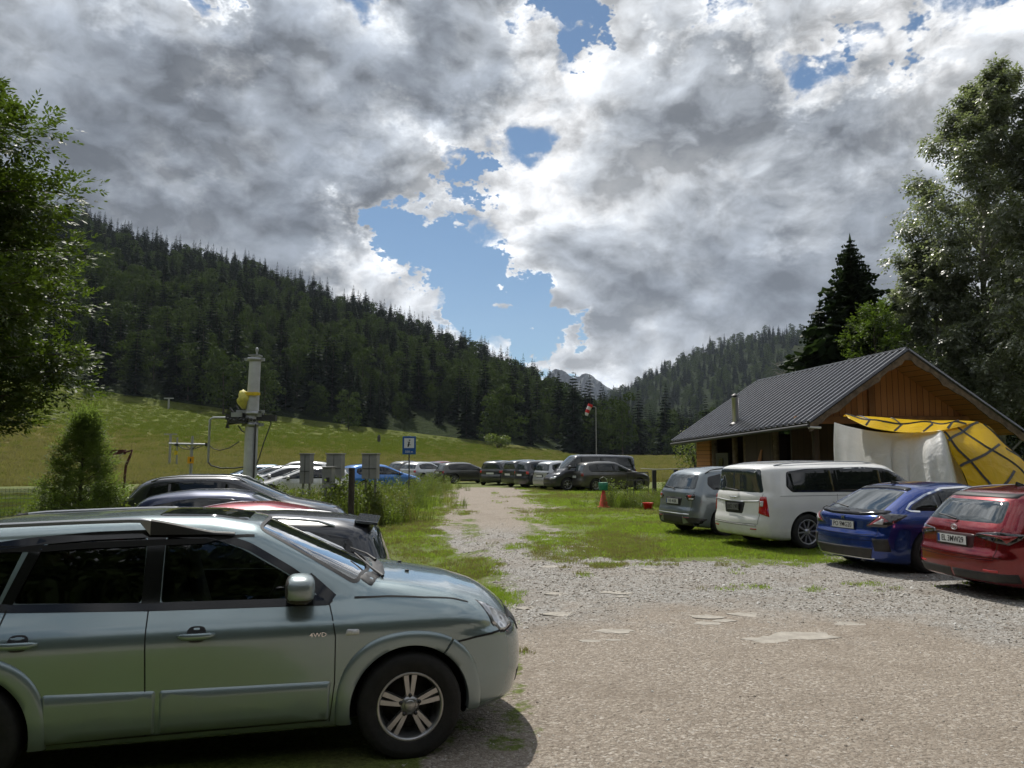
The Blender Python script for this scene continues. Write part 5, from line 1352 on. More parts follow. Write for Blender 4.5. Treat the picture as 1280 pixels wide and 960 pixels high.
def bush(name, label, px, D, h, r, m, seed, group=None, n=900, leaf=.05, cat='bush'):
    rng = np.random.default_rng(seed); x, y, z = at_ground(px, D); root = empty(name, (x, y, z), 0, label, cat, group)
    st = MB()
    for k in range(9):
        a = rng.uniform(0, 6.28); st.tube([(0, 0, -.05), (math.cos(a)*r*.3, math.sin(a)*r*.3, h*.5), (math.cos(a)*r*.6, math.sin(a)*r*.6, h*.85)], [.02*h, .012*h, .004], 5)
    st.build('stem', M_BARK, root)
    cs = []
    for k in range(10):
        a = rng.uniform(0, 6.28); c = np.array([math.cos(a)*r*.5, math.sin(a)*r*.5, h*rng.uniform(.3, .72)])*np.array([1, 1, 1]); q = rdir(n//10, rng)*rng.uniform(.3, 1, (n//10, 1))**.5
        cs.append(c+q*np.array([r*.55, r*.55, h*.32]))
    C = np.concatenate(cs); C[:, 2] = np.abs(C[:, 2]); Nn = rdir(len(C), rng); U = unit(np.cross(Nn, rdir(len(C), rng)))*leaf*rng.uniform(.6, 1.3, (len(C), 1)); Vv = unit(np.cross(Nn, U))*leaf*.5
    V, F = diamonds(C, U, Vv); me = npmesh('foliage', V, F, m); set_rnd(me, rng.uniform(0, 1, len(me.polygons))); link('foliage', me, root); return root
bush('bush', 'leafy bush with pale tips between the small spruce and the parked cars', 152, 16.5, 1.55, .8, M_BUSH, 41, n=2400, leaf=.04)
bush('bush', 'ragged bush with upright shoots on the left side of the small spruce', 84, 15.8, 1.7, .55, M_WEED, 47, n=1500, leaf=.04)
bush('bush', 'low dark bush at the foot of the young spruce beside the wire fence', 128, 15.3, 1.25, .75, M_WEED, 42, n=1800, leaf=.04)
bush('bush', 'round pale green bush alone at the far meadow edge below the wood', 622, 182, 3.6, 3.2, M_WEED, 43, n=900, leaf=.28)
bush('bush', 'leafy green shrub by the far end of the cabin eaves', 872, 60, 4.2, 2.0, M_WEED, 44, n=1300, leaf=.12)

# ---------------------------------------------------------------- ground cover
def blades(seed, n, rad, h, w, m, lean=.35, heads=False):
    rng = np.random.default_rng(seed); a = rng.uniform(0, 6.28, n); r = rad*rng.uniform(0, 1, n)**.5
    b = np.stack([np.cos(a)*r, np.sin(a)*r, np.full(n, -.01)], 1); hh = h*rng.uniform(.5, 1.15, n)[:, None]
    ln = rng.normal(size=(n, 2))*lean; top = b+np.concatenate([ln*hh, hh], 1); mid = b+np.concatenate([ln*hh*.35, hh*.55], 1)
    s_ = np.stack([-np.sin(a*3.1), np.cos(a*3.1), np.zeros(n)], 1)*w/2
    V = np.stack([b-s_, b+s_, mid+s_*.9, mid-s_*.9, top, top+s_*.15], 1).reshape(-1, 3)
    i = np.arange(n)*6; F = np.concatenate([np.stack([i, i+1, i+2, i+3], 1), np.stack([i+3, i+2, i+5, i+4], 1)])
    me = npmesh('tuft', V, F, m); rn = rng.uniform(0, 1, n); set_rnd(me, np.concatenate([rn, rn])[:len(me.polygons)]); return me
def ground_cover():
    rng = np.random.default_rng(77)
    tu = [blades(i, 26, .10, .045, .006, M_GRASS, .5) for i in range(3)]+[blades(5, 20, .10, .05, .006, M_DRY, .5)]
    # mown grass, denser nearby
    n = 120000; r = np.exp(rng.uniform(math.log(7.5), math.log(46), n)); th = rng.uniform(R(-38), R(34), n); X = r*np.sin(th); Y = r*np.cos(th)
    gv, _ = masks(X, Y); dn = fbm(X, Y, .5, 4, 21); keep = rng.uniform(0, 1, n) > gv*1.15+.02+.75*sst((dn-.5)/.12)
    keep &= ~((gv > .80) & (rng.uniform(0, 1, n) > .05))
    X, Y, r = X[keep], Y[keep], r[keep]; n = len(X); Z = zground(X, Y)
    scatter('grass', np.stack([X, Y, Z], 1), (.55+.6*rng.uniform(size=n))*(1+.026*r), np.stack([np.zeros(n), np.zeros(n), rng.uniform(0, 6.28, n)], 1), np.where(rng.uniform(size=n) < .12+.6*sst((fbm(X, Y, .3, 4, 31)-.47)/.15), 3, rng.integers(0, 3, n)), tu)
    print('grass', n)
    # tall weeds
    we = [blades(60+i, 34, .22, .55, .011, M_WEED, .28) for i in range(3)]+[blades(65, 40, .22, .5, .008, M_GRASS, .3), blades(66, 30, .2, .7, .007, M_DRY, .2)]
    def leafy(seed):
        q = np.random.default_rng(seed); n = 90; C = np.stack([q.normal(size=n)*.10, q.normal(size=n)*.10, q.uniform(.05, .75, n)], 1); N_ = rdir(n, q); U = unit(np.cross(N_, rdir(n, q)))*.035; V_ = unit(np.cross(N_, U))*.018
        V, F = diamonds(C, U, V_); me = npmesh('weed', V, F, M_WEED); set_rnd(me, q.uniform(0, 1, len(me.polygons))); return me
    we += [leafy(70), leafy(71)]
    P = []
    def strip(pts, w, n, s0, s1):
        for i in range(n):
            k = rng.integers(0, len(pts)-1); a = np.array(pts[k]); b = np.array(pts[k+1]); p = a+(b-a)*rng.uniform()+rng.normal(size=2)*w*.45
            nz = .5+.25*math.sin(p[0]*2.3+1.1*math.sin(p[1]*1.7))+.25*math.sin(p[0]*5.1+p[1]*3.3); P.append((p[0], p[1], zg(p[0], p[1]), (s0*.5+(s1-s0*.5)*rng.uniform()*nz*1.0)))
    strip([gpt(425, 640), gpt(470, 628), gpt(520, 618), gpt(550, 610)], 1.7, 1000, .8, 1.5)
    strip([(-8.2, 20.8), (-6.4, 20.2), (-4.4, 20.6), (-3.5, 22.5)], .9, 1300, 1.2, 1.9); strip([(-9, 25), (-7, 26), (-5, 28), (-4, 30)], 2.0, 700, .9, 1.6)
    strip([(-13, 17.5), (-9.0, 18.5), (-6.5, 20)], 1.4, 900, .9, 1.6)
    strip([(-15, 14), (-10, 15.5), (-8.6, 17)], 1.0, 500, .9, 1.5)
    strip([(4.0, 29), (5.0, 28.6), (6.2, 28.4), (7.0, 30)], 1.3, 420, .5, 1.5)
    strip([(3.8, 30), (6.8, 31), (9, 34)], 1.5, 420, .8, 1.3)
    P = np.array(P); n = len(P)
    scatter('weeds', P[:, :3], P[:, 3], np.stack([rng.normal(size=n)*.05, rng.normal(size=n)*.05, rng.uniform(0, 6.28, n)], 1), rng.integers(0, len(we), n), we)
    # hay on the meadow: rough tufts give the surface a real profile
    hay = [blades(80, 60, .55, .34, .03, M_DRY, .35), blades(81, 60, .55, .30, .03, leaf_mat('meadow_blades', (.065, .088, .016), (.135, .155, .035), .8, .3, .1, .05), .35)]
    n = 24000; r = np.exp(rng.uniform(math.log(58), math.log(203), n)); th = rng.uniform(R(-38), R(18), n); X = r*np.sin(th); Y = r*np.cos(th); Z = zground(X, Y)
    scatter('meadow_grass', np.stack([X, Y, Z], 1), .8+.5*rng.uniform(size=n), np.stack([np.zeros(n), np.zeros(n), rng.uniform(0, 6.28, n)], 1), (rng.uniform(size=n) < .12+.85*sst((r-88+40*(fbm(X, Y, .02, 3, 50)-.5))/45)*sst((45-X)/70)).astype(int), hay)
    # loose stones
    st = []
    def mst(t, b):
        ri = t.node('ShaderNodeObjectInfo').outputs['Random']
        t.l.new(t.ramp(ri, [(0, (.20, .17, .14)), (.4, (.31, .275, .23)), (.75, (.40, .38, .34)), (1, (.56, .55, .52))]), b.inputs['Base Color']); b.inputs['Roughness'].default_value = .9
    ms = mat('loose_stone', fn=mst)
    for i in range(5):
        bm = bmesh.new(); bmesh.ops.create_icosphere(bm, subdivisions=2 if i < 2 else 1, radius=1); q = np.random.default_rng(90+i)
        for v in bm.verts: v.co = v.co*(1+.22*q.normal()); v.co.z *= .55; v.co.x *= 1.25
        me = bpy.data.meshes.new('stone'); bm.to_mesh(me); bm.free(); me.materials.append(ms); st.append(me)
    n = 110000; r = np.exp(rng.uniform(math.log(3.2), math.log(24), n)); th = rng.uniform(R(-20), R(40), n); X = r*np.sin(th); Y = r*np.cos(th); gv, gy = masks(X, Y)
    keep = (gv > .35) & (rng.uniform(size=n) < .10+.90*gy); X, Y, r, gy = X[keep], Y[keep], r[keep], gy[keep]; n = len(X)
    sc = (.0035+.005*rng.uniform(size=n)**2+.010*rng.uniform(size=n)**14)*(.62+.6*gy)*(1+.022*r)
    scatter('loose_gravel', np.stack([X, Y, zground(X, Y)+sc*.15], 1), sc, rng.uniform(0, 6.28, (n, 3))*np.array([.08, .08, 1]), rng.integers(0, 5, n), st)
    print('stones', n)
ground_cover()
# ---------------------------------------------------------------- flat slabs in the gravel
def slabs():
    m = mat('pale_flagstone', (.31, .285, .245), .9, var=.25, vscale=6, bump=.4, bscale=20)
    L = [(745, 684, .38, 'grey'), (703, 767, .26, 'pale'), (1000, 795, .40, 'broad'), (958, 800, .24, ''), (770, 741, .26, ''), (778, 746, .14, ''), (883, 771, .24, ''), (933, 768, .24, ''), (768, 789, .22, ''), (767, 800, .09, ''), (690, 708, .26, ''), (738, 801, .13, ''), (815, 712, .20, ''), (660, 757, .18, ''), (885, 779, .2, ''), (700, 742, .2, ''), (730, 716, .22, ''), (1060, 780, .2, ''), (905, 776, .15, '')]
    rng = np.random.default_rng(8)
    for px, py, r, kind in L:
        x, y = gpt(px, py); n = 13; a0 = rng.uniform(0, 6)
        P = [(math.cos(a0+2*math.pi*i/n)*r*rng.uniform(.6, 1.1), math.sin(a0+2*math.pi*i/n)*r*.6*rng.uniform(.55, 1.1)) for i in range(n)]
        mb = MB(); mb.prism(P, -.04, .002+.004*rng.uniform(), 0, axis='z'); o = mb.build('flat_stone', m, None, (x, y, zg(x, y)), bevel=.003); o.rotation_euler = (rng.normal()*.02, rng.normal()*.02, 0)
        if kind == 'broad': tag(o, 'broadest pale flagstone, set flush in the gravel in front of the red car', 'stone')
        else: tag(o, 'flat pale stone set flush in the gravel drive', 'stone', 'flat stones in the gravel drive')
slabs()

# ---------------------------------------------------------------- cabin
def cabin():
    def wood(name, c1, c2, axis=0, w=.16):
        def f(t, b):
            P = t.coord('Object'); s = t.node('ShaderNodeSeparateXYZ', inp={0: P})
            u = t.math('DIVIDE', s.outputs[axis], w); fr = t.math('FRACT', u); fl = t.math('FLOOR', u)
            wn = t.node('ShaderNodeTexWhiteNoise', noise_dimensions='1D'); t.l.new(fl, wn.inputs['W'])
            sc = (1, 1, 1); st = [9, 9, 9]
            st = {0: (14, 14, 1.2), 1: (14, 14, 1.2), 2: (1.2, 1.2, 16)}[axis]
            mp = t.node('ShaderNodeMapping', inp={0: P, 3: st}).outputs[0]; n = t.noise(mp, 1.5, 5, .65)
            k = t.math('ADD', t.math('MULTIPLY', wn.outputs[0], .6), t.math('MULTIPLY', n, .5)); c = t.mix(k, c1, c2)
            gap = t.math('LESS_THAN', t.math('ABSOLUTE', t.math('SUBTRACT', fr, .5)), .46)
            c = t.mix(gap, (.02, .012, .008), c); t.l.new(c, b.inputs['Base Color']); b.inputs['Roughness'].default_value = .7
            t.l.new(t.bump(t.math('ADD', gap, t.math('MULTIPLY', n, .2)), .6, .015), b.inputs['Normal'])
        return mat(name, fn=f)
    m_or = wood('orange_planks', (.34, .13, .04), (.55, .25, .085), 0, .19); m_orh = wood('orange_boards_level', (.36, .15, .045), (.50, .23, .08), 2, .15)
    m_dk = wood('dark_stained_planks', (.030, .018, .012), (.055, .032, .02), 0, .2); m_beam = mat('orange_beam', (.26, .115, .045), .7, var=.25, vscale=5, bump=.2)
    m_bark = mat('rough_edged_board', (.13, .095, .065), .9, var=.5, vscale=7, bump=.8, bscale=9)
    m_roof = mat('grey_sheet_metal', (.105, .105, .11), .24, .6, var=.15, vscale=3); m_roofe = mat('black_roof_edge', (.02, .02, .021), .45)
    root = empty('wooden_cabin', (10.5, 26, 0), 0, 'wooden cabin with dark ribbed metal roof and open orange plank gable', 'cabin')
    o = Vector((10.5, 26, 0))
    A = Vector((11.93, 23, 5.06)); Rr = Vector((10.27, 32, 4.95)); E = Vector((8.88, 23, 2.87)); P = Vector((6.77, 32.5, 2.49)); ER = Vector((15.3, 23, 2.58)); PR = Vector((13.9, 32.3, 2.5))
    def slope(a, r, e, p, name):
        mb = MB(); n = (r-a).cross(e-a).normalized(); n = n if n.z > 0 else -n; th = .07
        mb.add([a-o, r-o, p-o, e-o, a-o-n*th, r-o-n*th, p-o-n*th, e-o-n*th], [(0, 1, 2, 3)], 0); 
        mb.add([a-o, r-o, p-o, e-o, a-o-n*th, r-o-n*th, p-o-n*th, e-o-n*th], [(0, 3, 7, 4), (3, 2, 6, 7), (2, 1, 5, 6), (1, 0, 4, 5)], 1)
        mb.add([a-o-n*th, r-o-n*th, p-o-n*th, e-o-n*th], [(3, 2, 1, 0)], 2)
        N = 29; w = (r-a).length/N
        for i in range(N+1):
            q = i/N; t0 = a.lerp(r, q)-o+n*.0; t1 = e.lerp(p, q)-o; side = (r-a).normalized(); hw = .05; h = .075
            vs = []
            for c in (t0, t1):
                vs += [c-side*hw*1.5+n*.002, c-side*hw*.8+n*h, c+side*hw*.8+n*h, c+side*hw*1.5+n*.002]
            mb.add(vs, [(0, 1, 5, 4), (1, 2, 6, 5), (2, 3, 7, 6), (0, 3, 2, 1), (4, 5, 6, 7)], 0)
        return mb.build(name, [m_roof, m_roofe, m_orh], root), n
    rf, nL = slope(A, Rr, E, P, 'roof'); rf2, nR = slope(A, Rr, ER, PR, 'roof')
    mb = MB(); mb.tube([A-o+Vector((0, -.03, .03)), Rr-o+Vector((0, 0, .03))], .07, 8, smooth=False); mb.build('ridge_cap', m_roof, root)
    mb = MB(); mb.tube([E-o+Vector((-.06, -.15, -.10)), P-o+Vector((-.06, 0, -.12))], .055, 8); mb.build('gutter', m_roofe, root)
    mb = MB(); mb.tube([E-o+Vector((-.02, -.02, -.14)), E-o+Vector((.35, -.04, -.16))], .035, 8); mb.build('gutter_end', mat_cached('white_plastic', (.6, .6, .58)), root)
    # barge boards with wavy natural edge
    for e in (E, ER):
        mb = MB(); rng = np.random.default_rng(3); N = 30; top = []; bot = []; d = (e-A).normalized()
        for i in range(N+1):
            c = A.lerp(e, i/N)-o+Vector((0, -.045, -.05)); top.append(c+Vector((0, 0, 0))); bot.append(c+Vector((0, 0, -.22-.03*math.sin(i*.7)-.02*rng.normal())))
        vs = top+bot+[v+Vector((0, .05, 0)) for v in top+bot]; K = N+1
        fs = []
        for i in range(N): fs += [(i, i+1, K+i+1, K+i), (2*K+i, 2*K+i+1, 3*K+i+1, 3*K+i), (K+i, K+i+1, 3*K+i+1, 3*K+i)]
        mb.add(vs, fs, 0); mb.build('barge_board', m_bark, root)
    # gable wall, set back under the overhang
    q = .13; a = A.lerp(Rr, q); e = E.lerp(P, q); er = ER.lerp(PR, q)
    zt = 3.02; yb = a.y
    def xat(z, side):
        ee = e if side < 0 else er; return a.x+(ee.x-a.x)*(a.z-.10-z)/(a.z-ee.z)
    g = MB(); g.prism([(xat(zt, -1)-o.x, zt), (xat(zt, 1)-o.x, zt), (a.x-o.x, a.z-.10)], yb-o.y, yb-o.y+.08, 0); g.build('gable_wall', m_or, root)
    g = MB(); g.box(((xat(zt, -1)+xat(zt, 1))/2-o.x, yb-.06-o.y, zt-.02), (xat(zt, 1)-xat(zt, -1)+.3, .16, .24)); g.build('tie_beam', m_beam, root, bevel=.01)
    g = MB(); g.box((a.x-.42-o.x, yb-.055-o.y, 3.75), (.17, .12, 1.6)); g.build('king_post', m_beam, root, bevel=.01)
    # walls below
    wl0 = Vector((9.62, yb, 0)); wl1 = Vector((7.72, 31.8, 0)); wr0 = Vector((14.6, yb, 0)); wr1 = Vector((13.1, 31.6, 0))
    g = MB()
    def wall(p0, p1, h0, h1, th=.12, mi=0, z0=-.1):
        d = (p1-p0).normalized(); nn = Vector((-d.y, d.x, 0))*th; vs = []
        for p, h in ((p0, h0), (p1, h1)):
            for s_ in (0, 1):
                vs += [Vector((p.x, p.y, z0))+nn*s_-o, Vector((p.x, p.y, h))+nn*s_-o]
        g.add(vs, [(0, 1, 5, 4), (2, 6, 7, 3), (0, 2, 3, 1), (4, 5, 7, 6), (1, 3, 7, 5)], mi)
    # left side wall in pieces: open bays between posts
    L = lambda t: wl0.lerp(wl1, t)
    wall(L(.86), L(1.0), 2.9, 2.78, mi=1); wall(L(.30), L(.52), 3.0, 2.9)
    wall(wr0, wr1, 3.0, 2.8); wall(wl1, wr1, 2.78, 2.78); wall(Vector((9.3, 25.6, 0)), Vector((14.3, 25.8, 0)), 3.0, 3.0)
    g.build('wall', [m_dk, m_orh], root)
    for t_ in (0.02, .30, .54, .64, .84):
        c = L(t_)-o; mb = MB(); mb.tube([(c.x, c.y, -.1), (c.x+.02, c.y, 1.5), (c.x, c.y, 2.95)], .11, 10); mb.build('post', m_bark if t_ > .02 else m_dk, root)
    mb = MB(); c = wr0-o; mb.tube([(c.x, c.y, -.1), (c.x, c.y, 3.0)], .11, 10); mb.build('post', m_beam, root)
    # door and window in the dark bay
    c0, c1 = L(.70)-o, L(.82)-o; mb = MB(); mb.beam((c0.x, c0.y, 1.0), (c1.x, c1.y, 1.0), .06, 2.0); mb.build('door', mat_cached('dark_door', (.03, .03, .032), rough=.3), root)
    c0, c1 = L(.745)-o, L(.785)-o; mb = MB(); mb.beam((c0.x-.05, c0.y, 1.35), (c1.x-.05, c1.y, 1.35), .02, .9); mb.build('door_pane', M_GLASS, root)
    # floor / deck
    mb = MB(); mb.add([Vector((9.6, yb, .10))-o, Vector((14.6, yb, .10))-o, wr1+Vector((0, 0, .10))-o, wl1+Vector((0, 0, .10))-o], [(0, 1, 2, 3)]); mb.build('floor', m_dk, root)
    # flue
    base = at(908, 513, 28.3); 
    v = base-A; t_ = v.dot(nL); base = base-nL*t_
    mb = MB(); c = base-o; mb.lathe([(.12, -.2), (.12, .92), (.14, .93), (.14, .96)], 16, 0, 'z', origin=tuple(c)); mb.lathe([(.08, .96), (.08, 1.04)], 14, 1, 'z', origin=tuple(c)); mb.lathe([(.15, 1.04), (.02, 1.12)], 16, 1, 'z', origin=tuple(c)); mb.lathe([(.24, -.02), (.15, .06)], 16, 1, 'z', origin=tuple(c))
    mb.build('chimney_pipe', [M_SATIN, m_roofe], root)
    # leaning board on the porch
    b = MB(); p = L(.42)-o; b.beam((p.x-.35, p.y+.1, 0), (p.x-.05, p.y+.1, 2.1), .03, .9, 0, up=(0, 1, 0)); x = b.build('leaning_board', m_beam, None, o)
    tag(x, 'brown wooden board leaning against the cabin wall under the eaves', 'board')
cabin()

def sheet(name, rows, nu, nv, m, fold, label, cat, extra=None, thick=.004, straps=None, strapm=None):
    """rows: list of rows of 3D control points; smooth resample to grid; fold(u,v)->offset vector"""
    Rw = [np.array([tuple(p) for p in r], float) for r in rows]; k = len(Rw[0])
    def cr(P, t):   # piecewise smooth interpolation
        n = len(P)-1; x = np.clip(t*n, 0, n-1e-6); i = int(x); f = x-i
        p0 = P[max(i-1, 0)]; p1 = P[i]; p2 = P[i+1]; p3 = P[min(i+2, n)]
        return .5*((2*p1)+(-p0+p2)*f+(2*p0-5*p1+4*p2-p3)*f*f+(-p0+3*p1-3*p2+p3)*f**3)
    def pt(u, v):
        C = np.array([cr(r, u) for r in Rw]); return cr(C, v)+np.array(fold(u, v))
    V = np.array([pt(i/nu, j/nv) for j in range(nv+1) for i in range(nu+1)]); o = V.mean(0)
    F = [(j*(nu+1)+i, j*(nu+1)+i+1, (j+1)*(nu+1)+i+1, (j+1)*(nu+1)+i) for j in range(nv) for i in range(nu)]
    me = npmesh(name, V-o, np.array(F), m, smooth=True); ob = link(name, me, None, tuple(o)); tag(ob, label, cat)
    md = ob.modifiers.new('thickness', 'SOLIDIFY'); md.thickness = thick
    if straps:
        for path in straps:
            mb = MB(); pts = []
            for (u0, v0), (u1, v1) in zip(path[:-1], path[1:]):
                for q in range(12): pts.append(pt(u0+(u1-u0)*q/12, v0+(v1-v0)*q/12)-o+np.array([0, -.02, .012]))
            n = len(pts); vs = []
            for i, p in enumerate(pts):
                d = pts[min(i+1, n-1)]-pts[max(i-1, 0)]; s_ = np.cross(d, np.array([0, -1, .4])); s_ = s_/max(1e-6, np.linalg.norm(s_))*.032; vs += [p-s_, p+s_]
            mb.add([tuple(v) for v in vs], [(2*i, 2*i+1, 2*i+3, 2*i+2) for i in range(n-1)], 0, True); mb.build('strap', strapm, ob, fix=False)
    return ob
def tarps():
    def cloth(name, c, tr, rough=.45):
        def f(t, b):
            P = t.coord('Object'); n = t.noise(P, 1.8, 3, .5); t.l.new(t.mix(t.maprange(n, .3, .7), tuple(x*.82 for x in c), c), b.inputs['Base Color'])
            n2 = t.noise(P, 2.4, 3, .5, dist=1.5); t.l.new(t.bump(t.math('ADD', n, n2), .5, .10), b.inputs['Normal']); b.inputs['Roughness'].default_value = rough; tl = t.node('ShaderNodeBsdfTranslucent'); tl.inputs[0].default_value = col4(tuple(min(1, x*1.1) for x in c)); mx = t.node('ShaderNodeMixShader', inp={0: tr}); t.l.new(b.outputs[0], mx.inputs[1]); t.l.new(tl.outputs[0], mx.inputs[2]); t.l.new(mx.outputs[0], t.n['Material Output'].inputs[0])
        return mat(name, fn=f)
    mw = cloth('white_tarpaulin', (.82, .82, .81), .45); my = cloth('yellow_tarpaulin', (.88, .64, .005), .55, .4); ms = mat('black_strap', (.015, .015, .015), .6)
    A_ = lambda px, py, D: tuple(at(px, py, D-1.5))
    def low(px, D, z=.03): D -= 1.5; return ((px-640)/960*D*1.0, D, z)
    top = [A_(1043, 528, 22.3), A_(1060, 533, 22.2), A_(1085, 538, 22.1), A_(1112, 541, 21.9), A_(1140, 541, 21.7), A_(1163, 539.5, 21.3), A_(1176, 538, 21.0), A_(1183, 543, 21.35)]
    mid = [A_(1043, 570, 22.35), A_(1062, 572, 22.1), A_(1086, 574, 22.25), A_(1112, 574, 21.9), A_(1135, 574, 21.6), A_(1160, 572, 20.9), A_(1182, 570, 20.6), A_(1193, 572, 21.3)]
    bot = [low(1043, 22.3), low(1064, 21.9), low(1088, 22.2), low(1112, 21.6), low(1134, 21.2), low(1162, 20.3), low(1196, 20.2), low(1218, 21.3)]
    def fw(u, v):
        rad = (abs(math.sin(u*19+v*1.2))*1.6-1+.5*math.sin(u*41-v*2))*.15*(v*.9+.08)*(1.15 if u > .45 else .55); sag = .05*math.sin(u*11)*v
        return (0, -rad+sag, 0)
    sheet('white_tarpaulin', [top, mid, bot], 90, 40, mw, fw, 'white tarpaulin hanging in folds in front of the cabin porch', 'tarpaulin')
    # yellow canopy
    up = [A_(1054, 520.5, 23.0), A_(1085, 521.5, 23.0), A_(1120, 523, 23.0), A_(1160, 525, 22.9), A_(1195, 526.5, 22.9), A_(1224, 528, 22.8)]
    dn = [A_(1060, 522.5, 22.7), A_(1086, 535, 21.9), A_(1120, 539.5, 21.6), A_(1150, 540, 21.35), A_(1178, 539, 21.0), A_(1200, 534, 21.8)]
    gt = lambda u, v: (0, 0, .03*math.sin(u*22+v*3)*math.sin(v*math.pi)+.02*math.sin(u*9))
    sheet('yellow_tarpaulin', [up, [tuple((np.array(a)+np.array(b))/2+np.array([0, 0, .04])) for a, b in zip(up, dn)], dn], 60, 16, my, gt, 'sunlit strip of yellow tarpaulin stretched as a canopy below the gable', 'tarpaulin',
          straps=[[(.12, 0), (.22, .4), (.17, 1)], [(.36, 0), (.44, .5), (.38, 1)], [(.60, 0), (.66, .5), (.62, 1)], [(.82, 0), (.84, 1)], [(0.0, .3), (.3, .55), (.6, .35), (1, .6)]], strapm=ms)
    t2 = [A_(1178, 539.5, 21.05), A_(1190, 536, 21.6), A_(1207, 531, 22.2), A_(1224, 528.5, 22.7), A_(1232, 531, 23.0), A_(1238, 537, 23.3)]
    m2 = [A_(1192, 570, 20.9), A_(1212, 566, 21.0), A_(1232, 562, 21.4), A_(1250, 556, 22.0), A_(1258, 557, 22.6), A_(1262, 562, 23.2)]
    m3 = [low(1206, 20.7, 1.1), low(1232, 20.7, 1.1), low(1256, 20.9, 1.2), low(1276, 21.4, 1.35), low(1288, 22.2, 1.3), low(1296, 23.2, 1.2)]
    b2 = [low(1214, 20.6), low(1244, 20.5), low(1276, 20.6), low(1312, 21.2), low(1335, 22), low(1345, 23.2)]
    fy = lambda u, v: (.02*math.sin(v*16+u*7), -.05*math.sin(u*14+v*4)*v-.03*math.sin(v*11-u*5), .02*math.sin(u*15)*(1-v))
    sheet('yellow_tarpaulin', [t2, m2, m3, b2], 50, 46, my, fy, 'large yellow tarpaulin draped down to the ground and tied with crossing black straps', 'tarpaulin',
          straps=[[(.02, .02), (.10, .3), (.22, .62), (.30, 1)], [(.28, .0), (.40, .3), (.62, .62), (.80, 1)], [(.72, 0), (.85, .35), (1, .7)], [(0, .16), (.3, .10), (.62, .0)], [(0, .46), (.4, .36), (.6, .33)], [(0, .72), (.25, .70), (.55, .60)], [(.66, .38), (.85, .45), (1, .5)], [(.98, .3), (.93, .5), (.97, .8)]], strapm=ms)
tarps()

